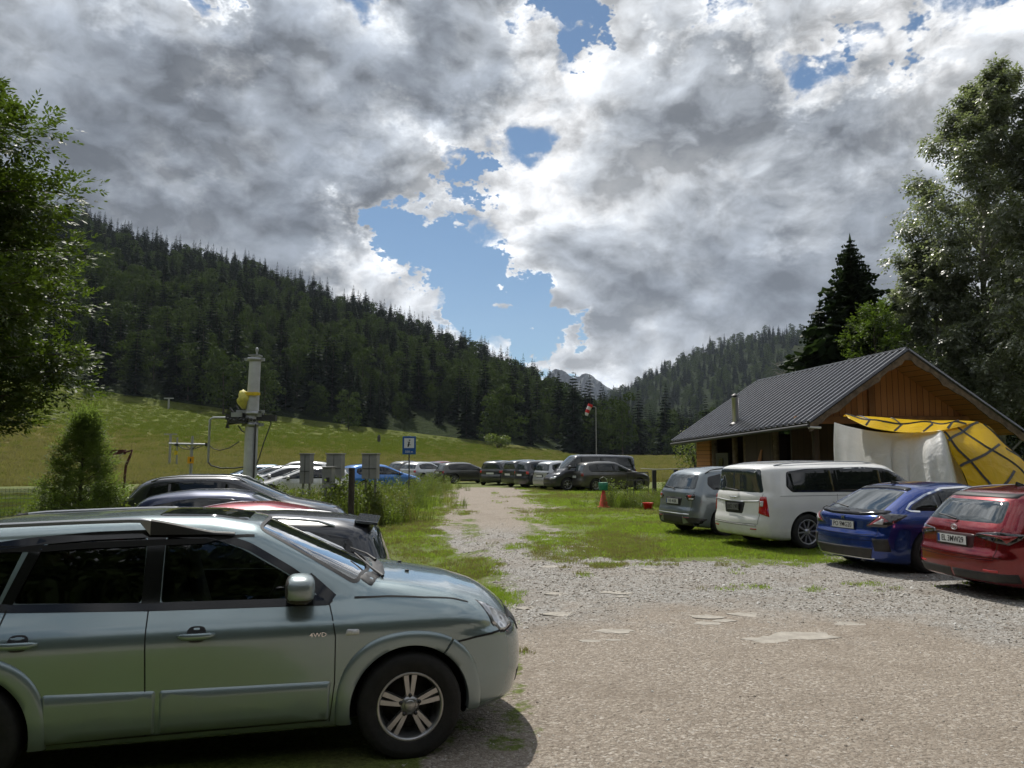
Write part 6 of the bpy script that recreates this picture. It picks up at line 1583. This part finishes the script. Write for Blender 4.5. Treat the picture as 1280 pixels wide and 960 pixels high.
# ---------------------------------------------------------------- ski-lift machinery, poles
M_GALV = mat('galvanised_steel', (.36, .37, .38), .42, .6, var=.18, vscale=4)
M_PGREY = mat('grey_painted_steel', (.46, .47, .48), .45, .1, var=.15, vscale=3)
M_YEL = mat('yellow_paint', (.62, .44, .02), .45, var=.2)
M_DK = mat('dark_machinery', (.03, .03, .032), .5, var=.4)
def lift():
    D = 28.0; s = D/960; x0 = (315-640)*s; z = lambda py: CAMH+(571-py)*s; X = lambda px: (px-640)*s-x0
    root = empty('lift_pylon', (x0, D, zg(x0, D)), 0, 'grey steel ski lift pylon with drive machinery and a yellow cover', 'pylon'); gz = zg(x0, D); Z = lambda py: z(py)-gz
    mb = MB(); mb.tube([(-.02, 0, -.1), (0, 0, Z(520)), (.05, 0, Z(447))], [.245, .225, .20], 24); mb.build('pole', M_PGREY, root)
    for py in (449, 517, 531):
        mb = MB(); r_ = .225 if py < 500 else .25; mb.lathe([(r_, -.06), (r_+.025, -.06), (r_+.025, .06), (r_, .06)], 24, 0, 'z', origin=(.03, 0, Z(py)));
        for sx in (-1, 1): mb.box((.03+sx*(r_+.07), 0, Z(py)), (.12, .14, .1))
        mb.build('clamp_collar', M_GALV, root)
    mb = MB(); mb.box((.05, 0, Z(444)), (.40, .40, .04)); mb.tube([(.12, -.05, Z(443)), (.12, -.05, Z(437))], .03, 8); mb.lathe([(.001, 0), (.05, .0), (.06, .08), (.03, .14), (.001, .15)], 12, 0, 'z', origin=(.12, -.05, Z(439))); mb.build('pole_cap_lamp', [M_GALV], root)
    mb = MB(); mb.box((.03, -.245, Z(493)), (.50, .03, .13)); mb.box((.29, -.20, Z(493)), (.06, .12, .10)); mb.build('yellow_band', M_YEL, root, bevel=.01)
    # padded yellow cover
    bm = bmesh.new(); bmesh.ops.create_icosphere(bm, subdivisions=3, radius=1)
    for v in bm.verts:
        c = v.co.copy(); q = 1-.35*max(0, -c.z); v.co = Vector((c.x*.22*q+.03*math.sin(c.z*5), c.y*.24*q, c.z*.36))+Vector((0, 0, 0))*0+c*.02*math.sin(c.x*9+c.y*7+c.z*8)
    me = bpy.data.meshes.new('machine_cover'); bm.to_mesh(me); bm.free(); me.materials.append(mat('yellow_sack', (.55, .50, .10), .6, var=.2, bump=.5, bscale=6))
    for f in me.polygons: f.use_smooth = True
    link('machine_cover', me, root, (X(305), -.1, Z(500)))
    mb = MB(); mb.box((X(304), 0, Z(515)), (.42, .35, .10), 1); mb.beam((X(283), 0, Z(521)), (X(345), 0, Z(523)), .22, .22, 0); mb.box((X(300), -.1, Z(526)), (.7, .45, .20), 0); mb.box((X(299), -.26, Z(519)), (.38, .1, .16), 1)
    mb.tube([(X(288), -.2, Z(529)), (X(286), -.2, Z(535)), (X(289), -.2, Z(534))], .05, 8, 0); mb.box((X(324), 0, Z(518)), (.24, .3, .2), 1); mb.box((X(328), -.1, Z(515)), (.18, .1, .1), 1)
    mb.beam((X(290), -.25, Z(511)), (X(300), -.25, Z(522)), .05, .05, 0); mb.beam((X(293), .1, Z(507)), (X(303), .1, Z(520)), .04, .04, 0); mb.beam((X(285), -.1, Z(530)), (X(318), -.1, Z(527)), .08, .08, 0)
    for k in range(9): mb.lathe([(.001, -.03), (.055, -.03), (.055, .03), (.001, .03)], 12, 0, 'y', origin=(X(288+k*4.2), -.3, Z(524+(k % 3))))
    mb.build('drive_machinery', [M_DK, M_GALV], root)
    mb = MB(); mb.tube([(X(284), 0, Z(522.5)), (X(266), 0, Z(522.5)), (X(262.5), 0, Z(525)), (X(262), 0, Z(560)), (X(262), 0, Z(578))], .045, 8); mb.build('hanger_tube', M_GALV, root)
    mb = MB(); mb.tube([(X(262), 0, Z(577)), (X(266), 0, Z(582)), (X(278), 0, Z(585)), (X(295), 0, Z(585)), (X(311), 0, Z(583))], .028, 6)
    mb.tube([(X(262), 0, Z(556)), (X(268), 0, Z(561)), (X(276), 0, Z(563)), (X(288), 0, Z(560)), (X(300), 0, Z(552))], .018, 6)
    mb.tube([(X(330), 0, Z(524)), (X(336), 0, Z(524)), (X(339), 0, Z(529)), (X(336), 0, Z(538)), (X(331), 0, Z(552)), (X(326), 0, Z(570)), (X(322), 0, Z(582))], .02, 6)
    mb.tube([(X(298), 0, Z(532)), (X(303), 0, Z(539)), (X(310), 0, Z(542))], .025, 6); mb.tube([(.19, -.2, 0), (.2, -.2, Z(530))], .03, 6); mb.build('hose', M_DK, root)
    # low return station with T-bars
    D2 = 30.0; s2 = D2/960; xb = (241-640)*s2; g2 = zg(xb, D2); r2 = empty('lift_return_frame', (xb, D2, g2), 0, 'white steel lift frame with a crossbar and an orange square warning plate', 'lift frame'); Z2 = lambda py: CAMH+(571-py)*s2-g2; X2 = lambda px: (px-240.5)*s2
    mb = MB(); mb.tube([(X2(240), 0, -.1), (X2(240.5), 0, Z2(565)), (X2(241), 0, Z2(545))], [.07, .055, .045], 10); mb.build('post', M_GALV, r2)
    mb = MB(); mb.tube([(X2(212), 0, Z2(555)), (X2(240), -.05, Z2(555.5)), (X2(262), 0, Z2(556))], .045, 8); mb.tube([(X2(222), 0, Z2(547)), (X2(222.5), 0, Z2(580))], .035, 8); mb.build('crossbar', M_GALV, r2)
    mb = MB(); mb.tube([(X2(222), 0, Z2(556)), (X2(230), 0, Z2(561)), (X2(240), 0, Z2(562)), (X2(250), 0, Z2(559)), (X2(259), 0, Z2(555))], .02, 6); mb.tube([(X2(232), -.03, Z2(556)), (X2(241), -.03, Z2(562)), (X2(248), -.03, Z2(556))], .02, 6); mb.box((X2(222), -.04, Z2(556)), (.12, .1, .1)); mb.box((X2(260), -.02, Z2(556)), (.14, .12, .14)); mb.build('hose', M_DK, r2)
    mb = MB(); mb.box((X2(241), -.09, Z2(575)), (.24, .02, .26), 0); mb.box((X2(241), -.103, Z2(575)), (.05, .004, .13), 1); mb.build('warning_plate', [mat('orange_sign', (.65, .30, .01), .4), M_DK], r2)
    mb = MB(); mb.box((X2(222), -.06, Z2(566)), (.13, .02, .15)); mb.build('warning_plate', M_YEL, r2)
    for (px, pt, pb, w, D3, lab) in ((214, 543, 580, 16, 70, 'thin white lift tower low on the meadow behind the warning plate'), (210, 498, 512, 12, 178, 'small white T shaped lift tower at the top edge of the meadow')):
        s3 = D3/960; x3 = (px-640)*s3; z3 = zg(x3, D3); zt = CAMH+(571-pt)*s3-z3; r3 = empty('lift_tower', (x3, D3, z3), 0, lab, 'lift tower')
        mb = MB(); mb.tube([(0, 0, -.2), (0, 0, zt)], .0045*D3**.75, 8); mb.build('pole', M_GALV, r3)
        mb = MB(); mb.beam((-w/2*s3, 0, zt), (w/2*s3, 0, zt), .12*(D3/70)**.8, .12*(D3/70)**.8); mb.build('crossarm', M_GALV, r3)
lift()

def cabinets():
    m = mat('grey_cabinet', (.26, .26, .25), .6, var=.2, vscale=3, dirt=.3); mj = mat('cabinet_joint', (.05, .05, .05), .7)
    def cab(px0, px1, py0, py1, D, label, two=True, name='utility_cabinet', hatch=False):
        s = D/960; xc = ((px0+px1)/2-640)*s; w = (px1-px0)*s; g = zg(xc, D); zt = CAMH+(571-py0)*s-g; zb = CAMH+(571-py1)*s-g
        r = empty(name, (xc, D, g), R(-8), label, 'cabinet'); mb = MB(); mb.box((0, 0, (zt+zb)/2), (w, .28, zt-zb)); mb.box((0, 0, zt+.015), (w+.05, .33, .03), 0); mb.build('housing', m, r, bevel=.006)
        mb = MB()
        if two: mb.box((0, -.146, (zt+zb)/2), (.012, .01, zt-zb-.04))
        if two: mb.box((0, -.146, zb+(zt-zb)*.42), (w-.03, .01, .012))
        if hatch: mb.box((w*.12, -.146, zb+(zt-zb)*.40), (w*.35, .012, .12))
        mb.build('door_seam', mj, r)
        mb = MB(); [mb.box((sx*w*.32, 0, zb/2), (.05, .05, zb+.1)) for sx in (-1, 1)]; mb.build('stand', M_GALV, r)
    cab(378.5, 391.5, 568, 604, 21.5, 'narrow grey steel cabinet, leftmost of the cabinets in the tall weeds')
    cab(411, 430.5, 568, 598, 21.5, 'tall grey double door cabinet in the middle of the cabinets')
    cab(406.5, 418.5, 584.5, 609, 20.8, 'small low grey meter box in front of the middle cabinet', False, hatch=True)
    cab(455, 474, 568, 598, 21.5, 'grey double door cabinet nearest to the blue information sign')
cabinets()

def sign():
    D = 30.0; s = D/960; x = (512-640)*s; g = zg(x, D); r = empty('information_sign', (x, D, g), R(2), 'blue information sign with a black i on white, on a thin post', 'sign'); Z = lambda py: CAMH+(571-py)*s-g
    blue = mat('sign_blue', (.01, .08, .30), .4); wh = mat('sign_white', (.62, .64, .66), .45); bk = mat('sign_black', (.01, .01, .01), .5)
    mb = MB(); mb.tube([(.01, 0, -.2), (0, 0, Z(545))], .028, 10); mb.build('post', mat('sign_post_dark', (.06, .06, .06), .6), r)
    w = 16.5*s; h = 22.5*s; zc = (Z(545.5)+Z(568))/2; mb = MB(); mb.box((0, -.04, zc), (w, .025, h)); mb.build('sign_board', blue, r, bevel=.008)
    mb = MB(); mb.box((0, -.055, zc+.085), (w*.74, .006, w*.74)); mb.build('sign_panel', wh, r)
    tm = text_mesh('i', .46, bk, .001, (1.25, .95)); tm2 = None
    for v in tm.vertices: v.co.x += v.co.y*.22
    o = link('letter', tm, r, (-.01, -.0605, zc+.075)); o.rotation_euler = (R(90), 0, 0)
    mb = MB(); mb.box((-.005, -.0585, zc+.02), (.13, .004, .022)); mb.box((-.03, -.0585, zc+.125), (.07, .004, .02)); mb.build('letter_serif', bk, r)
    tm = text_mesh('500 m', .12, wh, .001, (1.0, 1)); o = link('lettering', tm, r, (0, -.0545, Z(564.8))); o.rotation_euler = (R(90), 0, 0)
sign()

def bits():
    # dark post in the weeds
    x, y = (441-640)/960*19.0, 19.0; mb = MB(); mb.tube([(0, 0, -.2), (0, 0, 1.60)], .075, 10); tag(mb.build('wooden_post', mat('dark_weathered_wood', (.045, .035, .028), .9, var=.4, bump=.5), None, (x, y, zg(x, y))), 'dark upright wooden post in the weeds by the left verge', 'post')
    red = mat('cone_red_orange', (.55, .035, .015), .55, var=.25, dirt=.3)
    def cone(px, py, h, r, label, D=None, tilt=0):
        x, y = gpt(px, py); rt = empty('traffic_cone', (x, y, zg(x, y)), 0, label, 'cone'); rt.rotation_euler = (0, tilt, 0)
        mb = MB(); mb.lathe([(r, 0), (r*.86, .05), (r*.22, h), (r*.14, h+.01), (.001, h+.01)], 20); mb.build('cone_body', red, rt)
        mb = MB(); mb.box((0, 0, .015), (r*2.3, r*2.3, .03)); mb.build('base_plate', red, rt, bevel=.006); return rt, x, y
    cone(754.5, 634, .66, .19, 'red traffic cone standing on the grass under the green bag')
    x, y = gpt(755, 634); mb = MB(); mb.lathe([(.15, .62), (.17, .66), (.175, .90), (.165, .91), (.155, .90), (.15, .66)], 18); o = mb.build('green_bag', mat('green_plastic', (.01, .16, .085), .45, var=.3, bump=.3, bscale=9), None, (x-.02, y-.02, zg(x, y)))
    tag(o, 'green plastic bucket upended on the red traffic cone', 'bucket')
    h = MB(); h.tube([(-.15, 0, .90), (-.12, 0, 1.05), (0, 0, 1.11), (.12, 0, 1.05), (.15, 0, .90)], .008, 6); h.build('bucket_handle', M_GALV, o)
    x, y = gpt(810, 637); mb = MB(); mb.lathe([(.001, .0), (.13, 0), (.19, .23), (.20, .24), (.17, .23), (.12, .03), (.001, .03)], 20); b_ = mb.build('red_bucket', mat('red_plastic', (.60, .01, .012), .35), None, (x, y, zg(x, y)))
    tag(b_, 'small bright red bucket on the grass beside the grey blue SUV', 'bucket')
    mb = MB(); mb.tube([(-.19, 0, .23), (-.24, -.05, .20), (-.26, -.08, .12)], .006, 6); mb.build('bucket_handle', M_GALV, b_)
    # faded cone/board left
    cone(466.5, 643, .55, .13, 'faded orange cone half hidden in the weeds by the left verge')
    # railing and posts at right
    g = empty('metal_railing', (5.2, 36.5, zg(5.2, 36.5)), 0, 'low dark tubular metal railing in front of the parked grey SUV', 'railing'); s = 36.5/960; X = lambda px: (px-640)*s-5.2; Z = lambda py: CAMH+(571-py)*s-zg(5.2, 36.5)
    mb = MB(); mb.tube([(X(782), 0, Z(590.5)), (X(809), 0, Z(590.5))], .03, 6)
    for px in (783, 787, 791, 809): mb.tube([(X(px), 0, 0), (X(px), 0, Z(590.5))], .025 if px != 787 else .012, 6)
    mb.tube([(X(782), 0, Z(600)), (X(809), 0, Z(600))], .02, 6); mb.build('rail', M_DK, g)
    for px, D in ((816.5, 33), (843.5, 34)):
        s = D/960; x = (px-640)*s; mb = MB(); mb.box((0, 0, .62), (.17, .17, 1.34)); o = mb.build('black_post', M_DK, None, (x, D, zg(x, D)), bevel=.02)
        tag(o, 'square black post, %s' % ('nearest to the metal railing by the meadow' if px < 830 else 'second one, just left of the cabin corner'), 'post')
    D = 34; s = D/960; mb = MB(); mb.tube([((800-640)*s, D, CAMH+(571-585.5)*s), ((820-640)*s, D, CAMH+(571-586)*s-.02), ((845-640)*s, D, CAMH+(571-585)*s-.03), ((890-640)*s, D+1, CAMH+(571-584.5)*s)], .022, 6)
    tag(mb.build('white_rail', mat('white_rope', (.5, .5, .47), .7), None), 'thin white rope strung along the meadow edge past the black posts', 'rope')
    # windsock
    D = 62; s = D/960; x = (745-640)*s; g = zg(x, D); r = empty('windsock', (x, D, g), 0, 'red and white striped windsock drooping from a thin pole on the meadow', 'windsock'); zt = CAMH+(571-509)*s-g
    mb = MB(); mb.tube([(0, 0, -.3), (0, 0, zt)], [.05, .03], 8); mb.tube([(0, 0, zt), (-.45, 0, zt+.1)], .015, 6); mb.build('pole', M_GALV, r)
    mb = MB(); pr = [(-.42, 0, zt+.22), (-.50, 0, zt+.02), (-.62, 0, zt-.22), (-.72, 0, zt-.46), (-.76, 0, zt-.68)]; n = 12
    rr = [.20, .19, .17, .15, .12]; b0 = len(mb.v)
    for i in range(4): mb.tube([pr[i], pr[i+1]], [rr[i], rr[i+1]], n, i % 2, cap=False)
    mb.build('sock', [mat('sock_red', (.55, .02, .02), .7), mat('sock_white', (.6, .6, .6), .7)], r, fix=False)
    # small dark stump far on the meadow
    D = 150; s = D/960; x = (474-640)*s; mb = MB(); mb.box((0, 0, .6), (.55, .5, 1.3)); mb.tube([(0, 0, 1.1), (.05, 0, 1.45)], .2, 8); tag(mb.build('hunting_marker', M_DK, None, (x, D, zg(x, D)), bevel=.06), 'tiny dark stake standing alone on the far meadow', 'stake')
bits()

def fence():
    root = empty('wire_fence', (-9, 15, zg(-9, 15)), 0, 'green wire mesh fence on posts at the left behind the parked SUV', 'fence'); o = Vector((-9, 15, zg(-9, 15)))
    pts = [Vector((-14.5, 12.2, 0)), Vector((-9.15, 15.4, 0)), Vector((-7.9, 14.6, 0))]; pts = [Vector((-17.5, 15.6, 0)), Vector((-10.4, 17.2, 0)), Vector((-8.9, 16.9, 0))]
    for i, p in enumerate([pts[0], pts[0].lerp(pts[1], .33), pts[0].lerp(pts[1], .66), pts[1], pts[2]]):
        mb = MB(); q = p-o; mb.tube([(q.x, q.y, -.2), (q.x, q.y, 1.45)], .05 if i != 1 else .08, 8); mb.build('post', mat_cached('fence_post', (.06, .055, .045), rough=.8), root)
    mb = MB()
    for a, b in zip(pts[:-1], pts[1:]):
        L = (b-a).length; n = int(L/.075); d = (b-a)/n
        for k in range(n+1):
            q = a+d*k-o; mb.tube([(q.x, q.y, .05), (q.x, q.y, 1.38)], .0035, 3, cap=False)
        for k in range(18):
            z = .06+k*.0775; mb.tube([(a.x-o.x, a.y-o.y, z), (b.x-o.x, b.y-o.y, z)], .0035, 3, cap=False)
    mb.build('wire_mesh', mat('green_coated_wire', (.06, .12, .09), .5), root, fix=False)
    s = MB(); a = pts[0].lerp(pts[1], .58); b = pts[2]
    def netm():
        m = bpy.data.materials.new('shade_net'); m.use_nodes = True; t = NT(m.node_tree); bs = t.n['Principled BSDF']; bs.inputs['Base Color'].default_value = (.03, .06, .05, 1); bs.inputs['Roughness'].default_value = .8
        tr = t.node('ShaderNodeBsdfTransparent'); mx = t.node('ShaderNodeMixShader', inp={0: .55}); t.l.new(tr.outputs[0], mx.inputs[1]); t.l.new(bs.outputs[0], mx.inputs[2]); t.l.new(mx.outputs[0], t.n['Material Output'].inputs[0]); return m
    K = 30; vs = []
    for k in range(K+1):
        q = (a.lerp(pts[1], k/22) if k <= 22 else pts[1].lerp(b, (k-22)/8))-o; w = .03*math.sin(k*1.3); vs += [(q.x, q.y-.02+w, .05), (q.x, q.y-.02+w, 1.36)]
    s.add(vs, [(2*i, 2*i+2, 2*i+3, 2*i+1) for i in range(K)], 0, True); s.build('shade_net', netm(), root, fix=False)
    # rusty farm implement behind the young spruce
    D = 19; s_ = D/960; X = lambda px: (px-640)*s_; Z = lambda py: CAMH+(571-py)*s_; r = empty('hay_rake', (X(150), D, zg(X(150), D)), 0, 'rusty red brown iron implement with a bent arm behind the small spruce', 'implement'); O = Vector((X(150), D, zg(X(150), D)))
    mb = MB(); P_ = lambda px, py: (X(px)-O.x, 0, Z(py)-O.z)
    mb.beam(P_(122, 566), P_(158, 565), .12, .12); mb.tube([P_(156, 566), P_(167, 563), P_(164, 572), P_(160, 582), P_(159, 600), P_(159, 640)], .03, 6); mb.beam(P_(125, 560), P_(125, 640), .1, .1); mb.build('iron_frame', mat('rusty_iron', (.10, .035, .025), .8, var=.4), r)
    # sheaf of dry stakes
    D = 20; x = (188-640)/960*D; r = empty('brushwood_stack', (x, D, zg(x, D)), 0, 'bundle of reddish brown dry stalks leaning beside the wire fence', 'stack'); rng = np.random.default_rng(4); mb = MB()
    for k in range(190):
        a_ = rng.uniform(-.42, .38); y_ = rng.normal()*.12; h_ = rng.uniform(.95, 1.25)*(1+.25*a_); mb.tube([(a_, y_, -.05), (a_+rng.normal()*.04+.05, y_, h_*.98)], [.012, .005], 3)
    mb.build('stalk_bundle', mat('red_brown_stalks', (.12, .05, .04), .9, var=.4), r)
fence()
# ---------------------------------------------------------------- the cars parked further off
def quick_patches(S, lamp=M_LRED, z0=None, front=True):
    x0, x1, bt = S['x0'], S['x1'], S['belt']; z0 = z0 or bt-.03; hw = S['W']/2
    P = [('tail_light', [('s', x0+.22, z0), ('e', hw-.30, z0-.02), ('e', hw-.28, z0-.16), ('s', x0+.20, z0-.18)], 'W', lamp, .014, (-1, 1), True),
         ('number_plate_recess', rpoly([(-.32, .86), (.32, .86), (.30, .68), (-.30, .68)], .04), 'B', M_BLACK, .003, (1,), False)]
    if front:
        P += [('headlight', [('s', x1-.42, .80), ('e', hw-.42, .74), ('e', hw-.40, .63), ('s', x1-.30, .66)], 'V', M_LAMPC, .014, (-1, 1), True),
              ('grille', rpoly([(-(hw-.48), .72), (hw-.48, .72), (hw-.55, .58), (-(hw-.55), .58)], .03), 'F', M_BLACK, .008, (1,), False),
              ('lower_intake', rpoly([(-(hw-.30), .45), (hw-.30, .45), (hw-.40, .28), (-(hw-.40), .28)], .04), 'F', M_BLACK, .008, (1,), False)]
    return P
P_NAVY = paint('navy_paint', (.018, .030, .085), .4, .3, dirt=.15); P_BLK = paint('black_blue_paint', (.014, .017, .026), .3, .3, dirt=.15)
P_SILV = paint('silver_paint', (.40, .41, .42), .6, .35, dirt=.2); P_LBLUE = paint('pale_blue_metallic', (.20, .30, .42), .5, .35, dirt=.2)
P_BRB = paint('bright_blue_paint', (.015, .16, .50), .3, .3, dirt=.2); P_DGREY = paint('dark_grey_paint', (.06, .058, .052), .5, .35, dirt=.25)
P_CHAR = paint('charcoal_paint', (.025, .03, .032), .4, .3, dirt=.3); P_DRED = paint('dark_red_paint', (.16, .008, .012), .3, .3, dirt=.2)
P_MRED = paint('red_roof_paint', (.36, .012, .030), .3, .3, dirt=.1); P_WH2 = paint('white_paint_dusty', (.58, .58, .57), 0, .4, dirt=.4)
def mk(kind, pm, label, loc, ang, L=4.4, W=1.8, H=1.5, wb=2.65, roh=.9, cell=.10, group=None, lamp=M_LRED, rails=None, txt=None, **k):
    S = spec(kind, L, W, H, wb, roh, k.pop('Rr', .33), nohandle=k.pop('nohandle', 1), **k)
    S['patches'] = quick_patches(S, lamp)+k.get('patches', [])+[('lower_cladding', [(.45, .17), (wb-.45, .17), (wb-.45, .30), (.45, .30)], 'S', M_BLACK, .008, (-1, 1), False)]
    if rails: S['rails'] = rails
    r, b = make_car('parked_car', label, 'car', pm, (loc[0], loc[1], zg(*loc)), R(ang), S, group, 1.0, cell)
    for q in r.children:
        pass
    q = b.cast([(0, .77)], 'B')[0]; plate(r, (q[0]-.02, 0, .77), 0, txt)
    return r, b, S
GL = 'cars parked side by side behind the near SUV'
# ---- row right behind the near SUV
S5 = dict(L=4.42, W=1.81, H=1.53, wb=2.70, roh=.88)
r, b, S = mk('wagon', P_BLK, 'black estate with chrome window trim, its tail pointing at the drive', (-2.08, 8.45), 180+8, cell=.06, group=GL, lamp=M_DARKRED, rails=(-.2, 1.6, .60, .045), rz=.34, **S5)
b.lines('window_trim', [([(1.2, 1.40), (.5, 1.395), (.05, 1.345), (-.28, 1.20), (-.42, 1.07), (-.40, 1.015), (-.25, .995), (1.4, .985)], 'S', sg, .028, .010) for sg in (-1, 1)], M_CHROME, r)
x_ = S['x0']; mb = MB(); mb.box((x_+.37, 0, 1.432), (.24, 1.02, .03), 0, Matrix.Rotation(R(-7), 3, 'Y')); mb.build('roof_spoiler', P_BLK, r, bevel=.012)
mk('hatch', P_MRED, 'red hatchback of which only the roof shows over the black estate', (-3.05, 10.9), 187, group=GL, L=4.1, W=1.74, H=1.49, wb=2.5, roh=.75)
mk('suv', P_NAVY, 'dark blue hatchback with its windscreen towards the drive behind the red roof', (-5.75, 13.2), 12, cell=.08, group=GL, L=4.25, W=1.79, H=1.55, wb=2.6, roh=.8, rz=.42)
mk('suv', P_BLK, 'large black estate SUV with roof rails, farthest of the four behind the silver green SUV', (-7.35, 16.6), 10, cell=.08, group=GL, L=4.7, W=1.88, H=1.64, wb=2.8, roh=.9, rails=(-.2, 1.7, .62, .04), rz=.55)
# ---- cluster beyond the weeds
def px_loc(px, D): return ((px-640)/960*D, D)
GM = 'cars in the middle of the far row'
mk('hatch', P_LBLUE, 'pale blue car at the left end of the far row, beside the lift pylon', px_loc(352, 39), 200, L=4.2, H=1.47)
mk('hatch', P_CHAR, 'dark car nearly hidden between the pale blue and the silver car', px_loc(376, 37.5), 200, L=4.2, H=1.46)
mk('wagon', P_SILV, 'silver car with a slanted bright roof edge left of the narrow grey cabinet', px_loc(392, 36), 200, L=4.5, H=1.48)
mk('hatch', P_WH2, 'white hatchback glimpsed between the narrow and the double grey cabinets', px_loc(420, 34), 195, L=4.2, H=1.45)
mk('wagon', P_WH2, 'long white roofed van-like estate behind the white hatchback', px_loc(400, 44), 183, L=4.8, H=1.62, wb=2.8)
mk('suv', P_BRB, 'bright blue car seen from the side behind the grey cabinets', px_loc(447, 39), 38, L=4.45, H=1.50, wb=2.68, rz=.42)
mk('hatch', P_DGREY, 'dark grey hatchback with its tail lit, left of the blue sign post', px_loc(501, 58), 58, L=4.2, H=1.55)
mk('hatch', P_SILV, 'silver hatchback directly behind the blue sign post', px_loc(518, 56), 58, L=4.2, H=1.5)
mk('hatch', P_BLK, 'black car between the silver hatchback and the dark red one', px_loc(531, 59), 58, L=4.3, H=1.45)
mk('wagon', P_DRED, 'dark red car left of the dark grey estate seen side on', px_loc(544, 61), 58, L=4.3, H=1.47)
mk('wagon', P_DGREY, 'grey brown estate seen side on, with silver wheels, at the end of the track', px_loc(562, 54), 30, cell=.08, L=4.5, H=1.48, wb=2.65, roh=.95, lamp=M_DARKRED)
mk('van', P_CHAR, 'boxy dark grey small van seen from behind at the end of the track', px_loc(618, 51), 68, cell=.08, L=4.1, W=1.82, H=1.62, wb=2.6, rz=.16, roh=.75)
mk('suv', P_CHAR, 'dark off-roader with tall red lamps right of the small boxy van', px_loc(648, 48), 38, L=4.4, H=1.68, rz=.22)
mk('suv', P_BLK, 'black estate with tall red tail lamps left of the silver SUV', px_loc(664, 46.5), 32, L=4.7, H=1.66, wb=2.8, rz=.3, lamp=M_LRED)
mk('suv', P_SILV, 'silver white SUV seen from behind beside the big black van', px_loc(689, 44), 34, cell=.08, L=4.3, H=1.64, lamp=M_SMOKE)
# big black van facing left
S = spec('van', 5.3, 1.92, 1.98, 3.3, 1.0, .35, nohandle=1, bt=1.22, bh=1.14, cowl=3.62, wst=2.72, zr=1.86, rz=.14, bpil=2.35, cpil=1.2)
S['patches'] = quick_patches(S)
vx = px_loc(770, 44)
make_car('parked_van', 'tall black passenger van with a pale bonnet facing left across the far row', 'van', P_BLK, (vx[0], vx[1], 0), R(196), S, None, 1.0, .09)
r, b, S = mk('suv', P_DGREY, 'dark grey SUV side on in front of the black van by the railing', px_loc(734, 42.5), 24, cell=.07, L=4.65, W=1.86, H=1.62, wb=2.77, roh=.9, lamp=M_DARKRED, rz=.42)
def haze():
    mb = MB(); z0, z1 = -80, 760; mb.box((0, 1400, (z0+z1)/2), (7600, 5900, z1-z0)); m = bpy.data.materials.new('valley_air'); m.use_nodes = True; t = NT(m.node_tree); t.n.remove(t.n['Principled BSDF'])
    v = t.node('ShaderNodeVolumePrincipled'); v.inputs['Color'].default_value = (.74, .84, 1, 1); v.inputs['Density'].default_value = 8e-5; v.inputs['Anisotropy'].default_value = 0.0
    t.l.new(v.outputs[0], t.n['Material Output'].inputs['Volume']); tag(mb.build('haze', m), kind='stuff')
haze()
